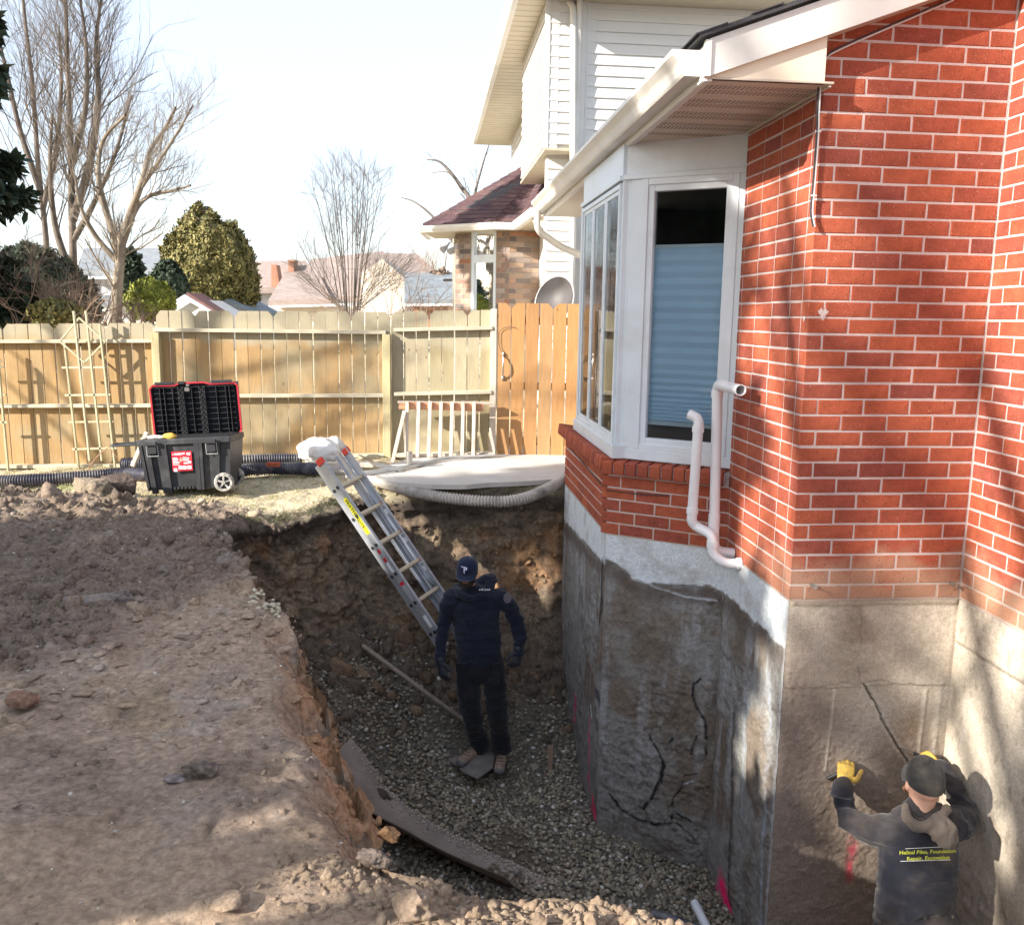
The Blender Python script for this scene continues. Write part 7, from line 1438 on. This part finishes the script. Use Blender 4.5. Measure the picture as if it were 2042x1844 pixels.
def boot(heel, toe, an, nm):
    d = np.array(toe)-heel; d[2] = 0; L = np.linalg.norm(d); d /= L; sd = np.cross(d, Zv); z0 = min(toe[2], heel[2]); h = np.array([heel[0], heel[1], z0]); L = .30*k1
    b = blob('boot', [([h+d*.02+Zv*.06, h+d*.09+Zv*.062, h+d*.17+Zv*.052, h+d*(L-.05)+Zv*.046], [(.040, .046), (.045, .05), (.046, .042), (.047, .036)], sd), ([h+d*.05+Zv*.05, h+d*.045+Zv*.13, h+d*.05+Zv*.21], [(.045, .05), (.043, .05), (.050, .056)], sd)], .006, MT['boot'], p1, 3, lambda v: .003*fbm(v*40, 3, 1.))
    blob('toe_cap', [([h+d*(L-.095)+Zv*.044, h+d*(L-.04)+Zv*.040], [(.050, .041), (.047, .034)], sd)], .006, MT['boot_toe'], b, 2)
    m = MB(); P = []
    for t in np.linspace(0, 2*np.pi, 24, endpoint=False): w = .050*(1+.12*math.cos(t)); P.append(h+d*(L/2-.01+math.cos(t)*(L/2+.006))+sd*math.sin(t)*w+Zv*.0)
    m.prism(P, (0, 0, .026)); m.build('sole', MT['sole'], b)
    for k in range(6): m = MB(); q = h+d*(.19-.022*k)+Zv*(.085+.017*k); m.tube([q-sd*.028, q+d*.014+Zv*.006, q+sd*.028], .0028, 5); m.build('lace', MT['sole'], b)
boot(hl, tl, anL, 'l'); boot(hr, tr_, anR, 'r')
blob('glove', hand_parts(wrL, np.array(J(884, 1352, -.13))-wrL, (-.6, -.6, .2), (.5, -.8, 0), 1.05*k1, .45)+[([wrL-Zv*-.03, wrL], [.036*k1, .034*k1], Xs)], .0045, MT['glove_dark'], p1, 2)
blob('glove', hand_parts(wrR, np.array(J(1028, 1332, -.08))-wrR, (.5, -.7, .2), (-.75, -.6, 0), 1.05*k1, .85)+[([wrR+Zv*.03, wrR], [.036*k1, .034*k1], Xs)], .0045, MT['glove_dark'], p1, 2)
P = hd1.p
blob('beard', [([P(-.058, .03, -.035), P(-.045, .062, -.068), P(0, .078, -.088), P(.045, .062, -.068), P(.058, .03, -.035)], [.014, .020, .026, .020, .014], hd1.z), ([P(-.026, .092, -.040), P(0, .098, -.037), P(.026, .092, -.040)], [.006, .0075, .006], hd1.z)], .005, MT['beard'], p1, 2)
gl = blob('sunglasses', [([P(-.048, .083, .010), P(-.030, .094, .006), P(-.014, .095, .006)], [(.008, .014), (.009, .016), (.008, .013)], hd1.f), ([P(.048, .083, .010), P(.030, .094, .006), P(.014, .095, .006)], [(.008, .014), (.009, .016), (.008, .013)], hd1.f), ([P(-.02, .098, .012), P(.02, .098, .012)], [.004, .004], hd1.z)], .004, MT['dark'], p1, 2)
m = MB(); m.tube([P(-.026, .096, -.052), P(0, .100, -.053), P(.026, .096, -.052)], .0045, 6); m.build('lips', mat('lips', (.38, .16, .13), .5), p1)
cap1 = hd1.cap(MT['cap_navy'], p1)
lm = Matrix([[*(-np.array(hd1.x)), 0], [*hd1.z, 0], [*hd1.f, 0], [0, 0, 0, 1]]).transposed(); c_ = hd1.p(.018, .17, .044); lm[0][3], lm[1][3], lm[2][3] = c_
logo = mat('logo_white', (.70, .70, .88), .6, .03, bump=0)
LG = text_mesh('P', .062, logo, lm, 'cap_logo', cap1, bold=.001); lm2 = lm.copy()
m = MB(); X_, Z_, F_ = -np.array(hd1.x), np.array(hd1.z), np.array(hd1.f)
m.prism([c_+X_*a+Z_*b for a, b in ((-.020, .045), (.006, .045), (.006, .038), (-.012, .038), (-.015, .032))], F_*.001); m.prism([c_+X_*a+Z_*b for a, b in ((.004, .002), (.012, .002), (.012, -.014), (.008, -.010))], F_*.001); lg2 = m.build('cap_logo_bar', logo, cap1)
tb = bvh(cap1)
for o in (LG, lg2): project(o, tb, -F_, .002)
# small print on the chest, patch on the sleeve, hem tab
tb = bvh(hoodie); m = MB(); q0 = J(952, 1211, -.5)
for i, (a, w) in enumerate(((0, .010), (.013, .008), (.025, .012), (.040, .006), (.050, .010), (.066, .012), (.080, .010))): m.box(q0+np.array([a, 0, -.001*i]), (w, .001, .009))
o = m.build('chest_print', MT['print_white'], hoodie); o['kind'] = 'stuff'; project(o, tb, (0, 1, 0), .003)
m = MB(); c_ = J(1012, 1192, -.5); n_ = 16; m.add([c_]+[c_+np.array([math.cos(t)*.032, 0, math.sin(t)*.042]) for t in np.linspace(0, 2*np.pi, n_, endpoint=False)], [(0, 1+i, 1+(i+1) % n_) for i in range(n_)]); o = m.build('sleeve_patch', mat('patch', (.10, .085, .10), .9, .3, 60), hoodie); project(o, tb, (0, 1, 0), .003)

# ---- worker in front, back to the camera, gloves on the foundation wall
def J2(x, y, Y): return atY(x, y, Y)
p2 = thing('person', 'man seen from behind in a dusty dark hoodie and cap working on the foundation wall', 'person', tuple(J2(1830, 1844, 4.32)))
hd2 = Head(J2(1842, 1562, 4.40), (.10, .97, .10), 1.12, -.06)
nk, ch2, hp2 = J2(1838, 1612, 4.36), J2(1833, 1680, 4.33), J2(1826, 1830, 4.30); feet = hp2[2]-.92
sL, sR = J2(1771, 1652, 4.36), J2(1893, 1645, 4.38); eL, eR = J2(1694, 1632, 4.58), J2(1922, 1622, 4.62); wL, wR = J2(1684, 1562, 4.84), J2(1868, 1530, 4.82)
wallY = lambda x, y, o=.0: onp(x, y, W1.o+W1.n*o, W1.n)
hL = wallY(1690, 1530, .06); hR = wallY(1835, 1508, .06)
legs = [(np.array([hp2[0]+e*.10, hp2[1], hp2[2]]), np.array([hp2[0]+e*.13, hp2[1]+.03, hp2[2]-.43]), np.array([hp2[0]+e*.15, hp2[1]-.02, hp2[2]-.84])) for e in (-1, 1)]
blob('body', hd2.parts()+[([nk, ch2, hp2], [(.055, .055), (.12, .06), (.12, .08)], Xs)]+[([a, b, c_], [.032, .026, .020], Zv) for a, b, c_ in ((sL, eL, wL), (sR, eR, wR))]+[([a, b, c_], [.06, .045, .035], Xs) for a, b, c_ in legs], .008, MT['skin'], p2, 3)
def folds3(v):
    low = sstep(ch2[2]-.15, hp2[2]+.05, v[:, 2]); arm = sstep(.20, .28, np.abs(v[:, 0]-ch2[0]))
    return (.012+.014*low)*fbm(v*np.array([4.5, 4.5, 13]), 4, 1., seed=91)+.004*fbm(v*11, 3, 1, seed=92)+(.012+.012*arm+.014*low)*ridged(v*np.array([5, 5, 17])+v[:, [2, 0, 1]]*4, 2, 1, seed=93)
hood2 = blob('hoodie', [([J2(1838, 1614, 4.38), J2(1834, 1645, 4.37), J2(1832, 1690, 4.35), J2(1828, 1760, 4.33), J2(1826, 1812, 4.32), J2(1826, 1832, 4.31)], [(.092, .078), (.190, .105), (.208, .125), (.205, .130), (.212, .135), (.205, .13)], Xs),
    ([J2(1778, 1655, 4.36), J2(1735, 1657, 4.46), eL, J2(1681, 1600, 4.70), J2(1682, 1568, 4.81)], [.082, .070, .062, .052, .045], Zv), ([J2(1890, 1648, 4.37), J2(1912, 1640, 4.48), eR, J2(1900, 1570, 4.72), J2(1876, 1538, 4.80)], [.082, .072, .062, .052, .046], Zv)], .009, MT['hoodie_dusty'], p2, 2, folds3)
ringlet(J2(1826, 1836, 4.31), .190, .118, .022, 'hoodie_hem', MT['hoodie_dusty'], hood2)
for w_, e_ in ((wL, eL), (wR, eR)): d = (w_-e_)/np.linalg.norm(w_-e_); blob('cuff', [([w_-d*.045, w_-d*.0], [.043, .040], Zv)], .006, MT['hoodie_dusty'], hood2, 2)
hoodp = blob('hood', [([J2(1806, 1608, 4.36), J2(1811, 1632, 4.27), J2(1838, 1650, 4.22), J2(1868, 1638, 4.25), J2(1888, 1614, 4.33)], [(.022, .018), (.026, .022), (.030, .024), (.034, .026), (.026, .022)], Zv), ([J2(1845, 1648, 4.235), J2(1870, 1655, 4.215), J2(1890, 1676, 4.215), J2(1900, 1690, 4.22)], [(.030, .022), (.060, .026), (.042, .022), (.018, .012)], (1, .1, .5)), ([J2(1866, 1632, 4.25), J2(1890, 1650, 4.235), J2(1903, 1676, 4.23)], [(.03, .022), (.045, .024), (.022, .014)], (1, 0, .3))], .007, MT['hood_dusty'], p2, 3, lambda v: .007*fbm(v*22, 3, 1, seed=95)+.006*ridged(v*np.array([18, 8, 12]), 2, 1, seed=96))
blob('undershirt_collar', [([J2(1812, 1606, 4.37), J2(1822, 1630, 4.30), J2(1842, 1638, 4.28), J2(1862, 1622, 4.31), J2(1874, 1606, 4.37)], [.018]*5, Zv)], .006, MT['cap_black'], p2, 2)
blob('trousers', [([hp2+Zv*.03, hp2-Zv*.08], [(.150, .095), (.172, .118)], Xs)]+[([a, b, c_], [.105, .08, .075], Xs) for a, b, c_ in legs], .012, mat('dusty_trousers', (.20, .165, .125), .9, .2, 8, bump=.2, bs=120), p2, 3, lambda v: .008*fbm(v*np.array([7, 7, 15]), 3, 1))
for a, b, c_ in legs:
    blob('boot', [([c_+np.array([0, -.03, -.04]), c_+np.array([0, .08, -.06]), c_+np.array([0, .17, -.07])], [(.05, .06), (.05, .05), (.045, .035)], Xs)], .008, MT['boot'], p2, 2)
cap2 = hd2.cap(MT['cap_black'], p2, hk=1.02)
P = hd2.p; blob('beard', [([P(-.066, .02, -.03), P(-.064, .045, -.065), P(-.03, .075, -.095), P(.03, .075, -.095), P(.066, .03, -.04)], [.006, .010, .015, .015, .006], hd2.z)], .004, MT['beard_red'], p2, 2)
m = MB(); 
for i in range(5): a = hd2.p(.070, -.055+.006*i, .022+.010*0); m.box(hd2.p(.078-.004*i, -.045-.010*i, .020), (.004, .004, .02))
m.build('cap_strap', MT['dark'], cap2)
# gloves: left presses on the wall with the thumb towards the crack, right guides the chisel over the head
fL = np.array(hL)+UU*.025+Zv*.03-wL; blob('glove', hand_parts(wL, wallY(1688, 1520, .05)-wL, (-.25, -1, .25), (1, .0, .15), 1.12, .85, .4)+[([wL-fL/np.linalg.norm(fL)*.03, wL+fL/np.linalg.norm(fL)*.02], [.040, .037], Zv)], .0045, MT['glove_yellow'], p2, 2)
blob('glove', hand_parts(wR, wallY(1834, 1500, .06)-wR, (-.1, -.9, .5), (-.4, -.2, -.8), 1.10, .75, .5)+[([wR-Zv*.02+UU*.02, wR], [.040, .037], Zv)], .0045, MT['glove_yellow'], p2, 2)
ch_ = thing('putty_chisel', 'thin steel scraper held in the right glove at the foot of the crack', 'scraper', tuple(wallY(1808, 1500, .02)))
m = MB(); m.beam(wallY(1800, 1492, .006), wallY(1824, 1503, .05), .022, .003); m.build('scraper_blade', MT['steel'], ch_); m = MB(); m.tube([wallY(1822, 1502, .05), wallY(1850, 1512, .07)], .012, 8); m.build('scraper_handle', MT['dark'], ch_)
ht = thing('brush_handle', 'dark tool handle pinched under the left yellow glove', 'hand tool', tuple(wallY(1660, 1545, .03))); m = MB(); m.beam(wallY(1648, 1552, .012), wallY(1684, 1535, .03), .02, .014, bev=.003); m.build('tool_grip', MT['black_plastic'], ht)
# lettering on the back
tb = bvh(hood2); yl_ = mat('print_lime', (.42, .44, .05), .6, .05, bump=0)
def back_text(s, x, y, size):
    c_ = J2(x, y, 4.0); rr = R(3.2); Mx = Matrix([[math.cos(rr), 0, -0, c_[0]], [0, 0, -1, c_[1]], [math.sin(rr), 1, 0, c_[2]], [0, 0, 0, 1]]); Mx = Matrix.Translation(c_) @ Matrix.Rotation(-rr, 4, 'Y') @ Matrix.Rotation(R(90), 4, 'X')
    o = text_mesh(s, size, yl_, Mx, 'back_print', hood2, 'CENTER', bold=.0006); project(o, tb, c_-_C, .0035, .1); print('MISS', s, MISS); return o
sca = .0375
back_text('Helical Piles, Foundation', 1850, 1701, .030); back_text('Repair, Excavation', 1851, 1713.5, .030)
for xa, ya, xb, yb in ((1803, 1692, 1880, 1688), (1792, 1717, 1898, 1714)):
    m = MB(); a, b_ = J2(xa, ya, 4.0), J2(xb, yb, 4.0); N_ = 24
    v = [];
    for i in range(N_+1): q = a+(b_-a)*i/N_; v += [q, q+Zv*.0022]
    m.add(v, [(2*i, 2*i+2, 2*i+3, 2*i+1) for i in range(N_)]); o = m.build('back_rule', MT['print_white'], hood2); project(o, tb, (a+b_)/2-_C, .0035, .1)
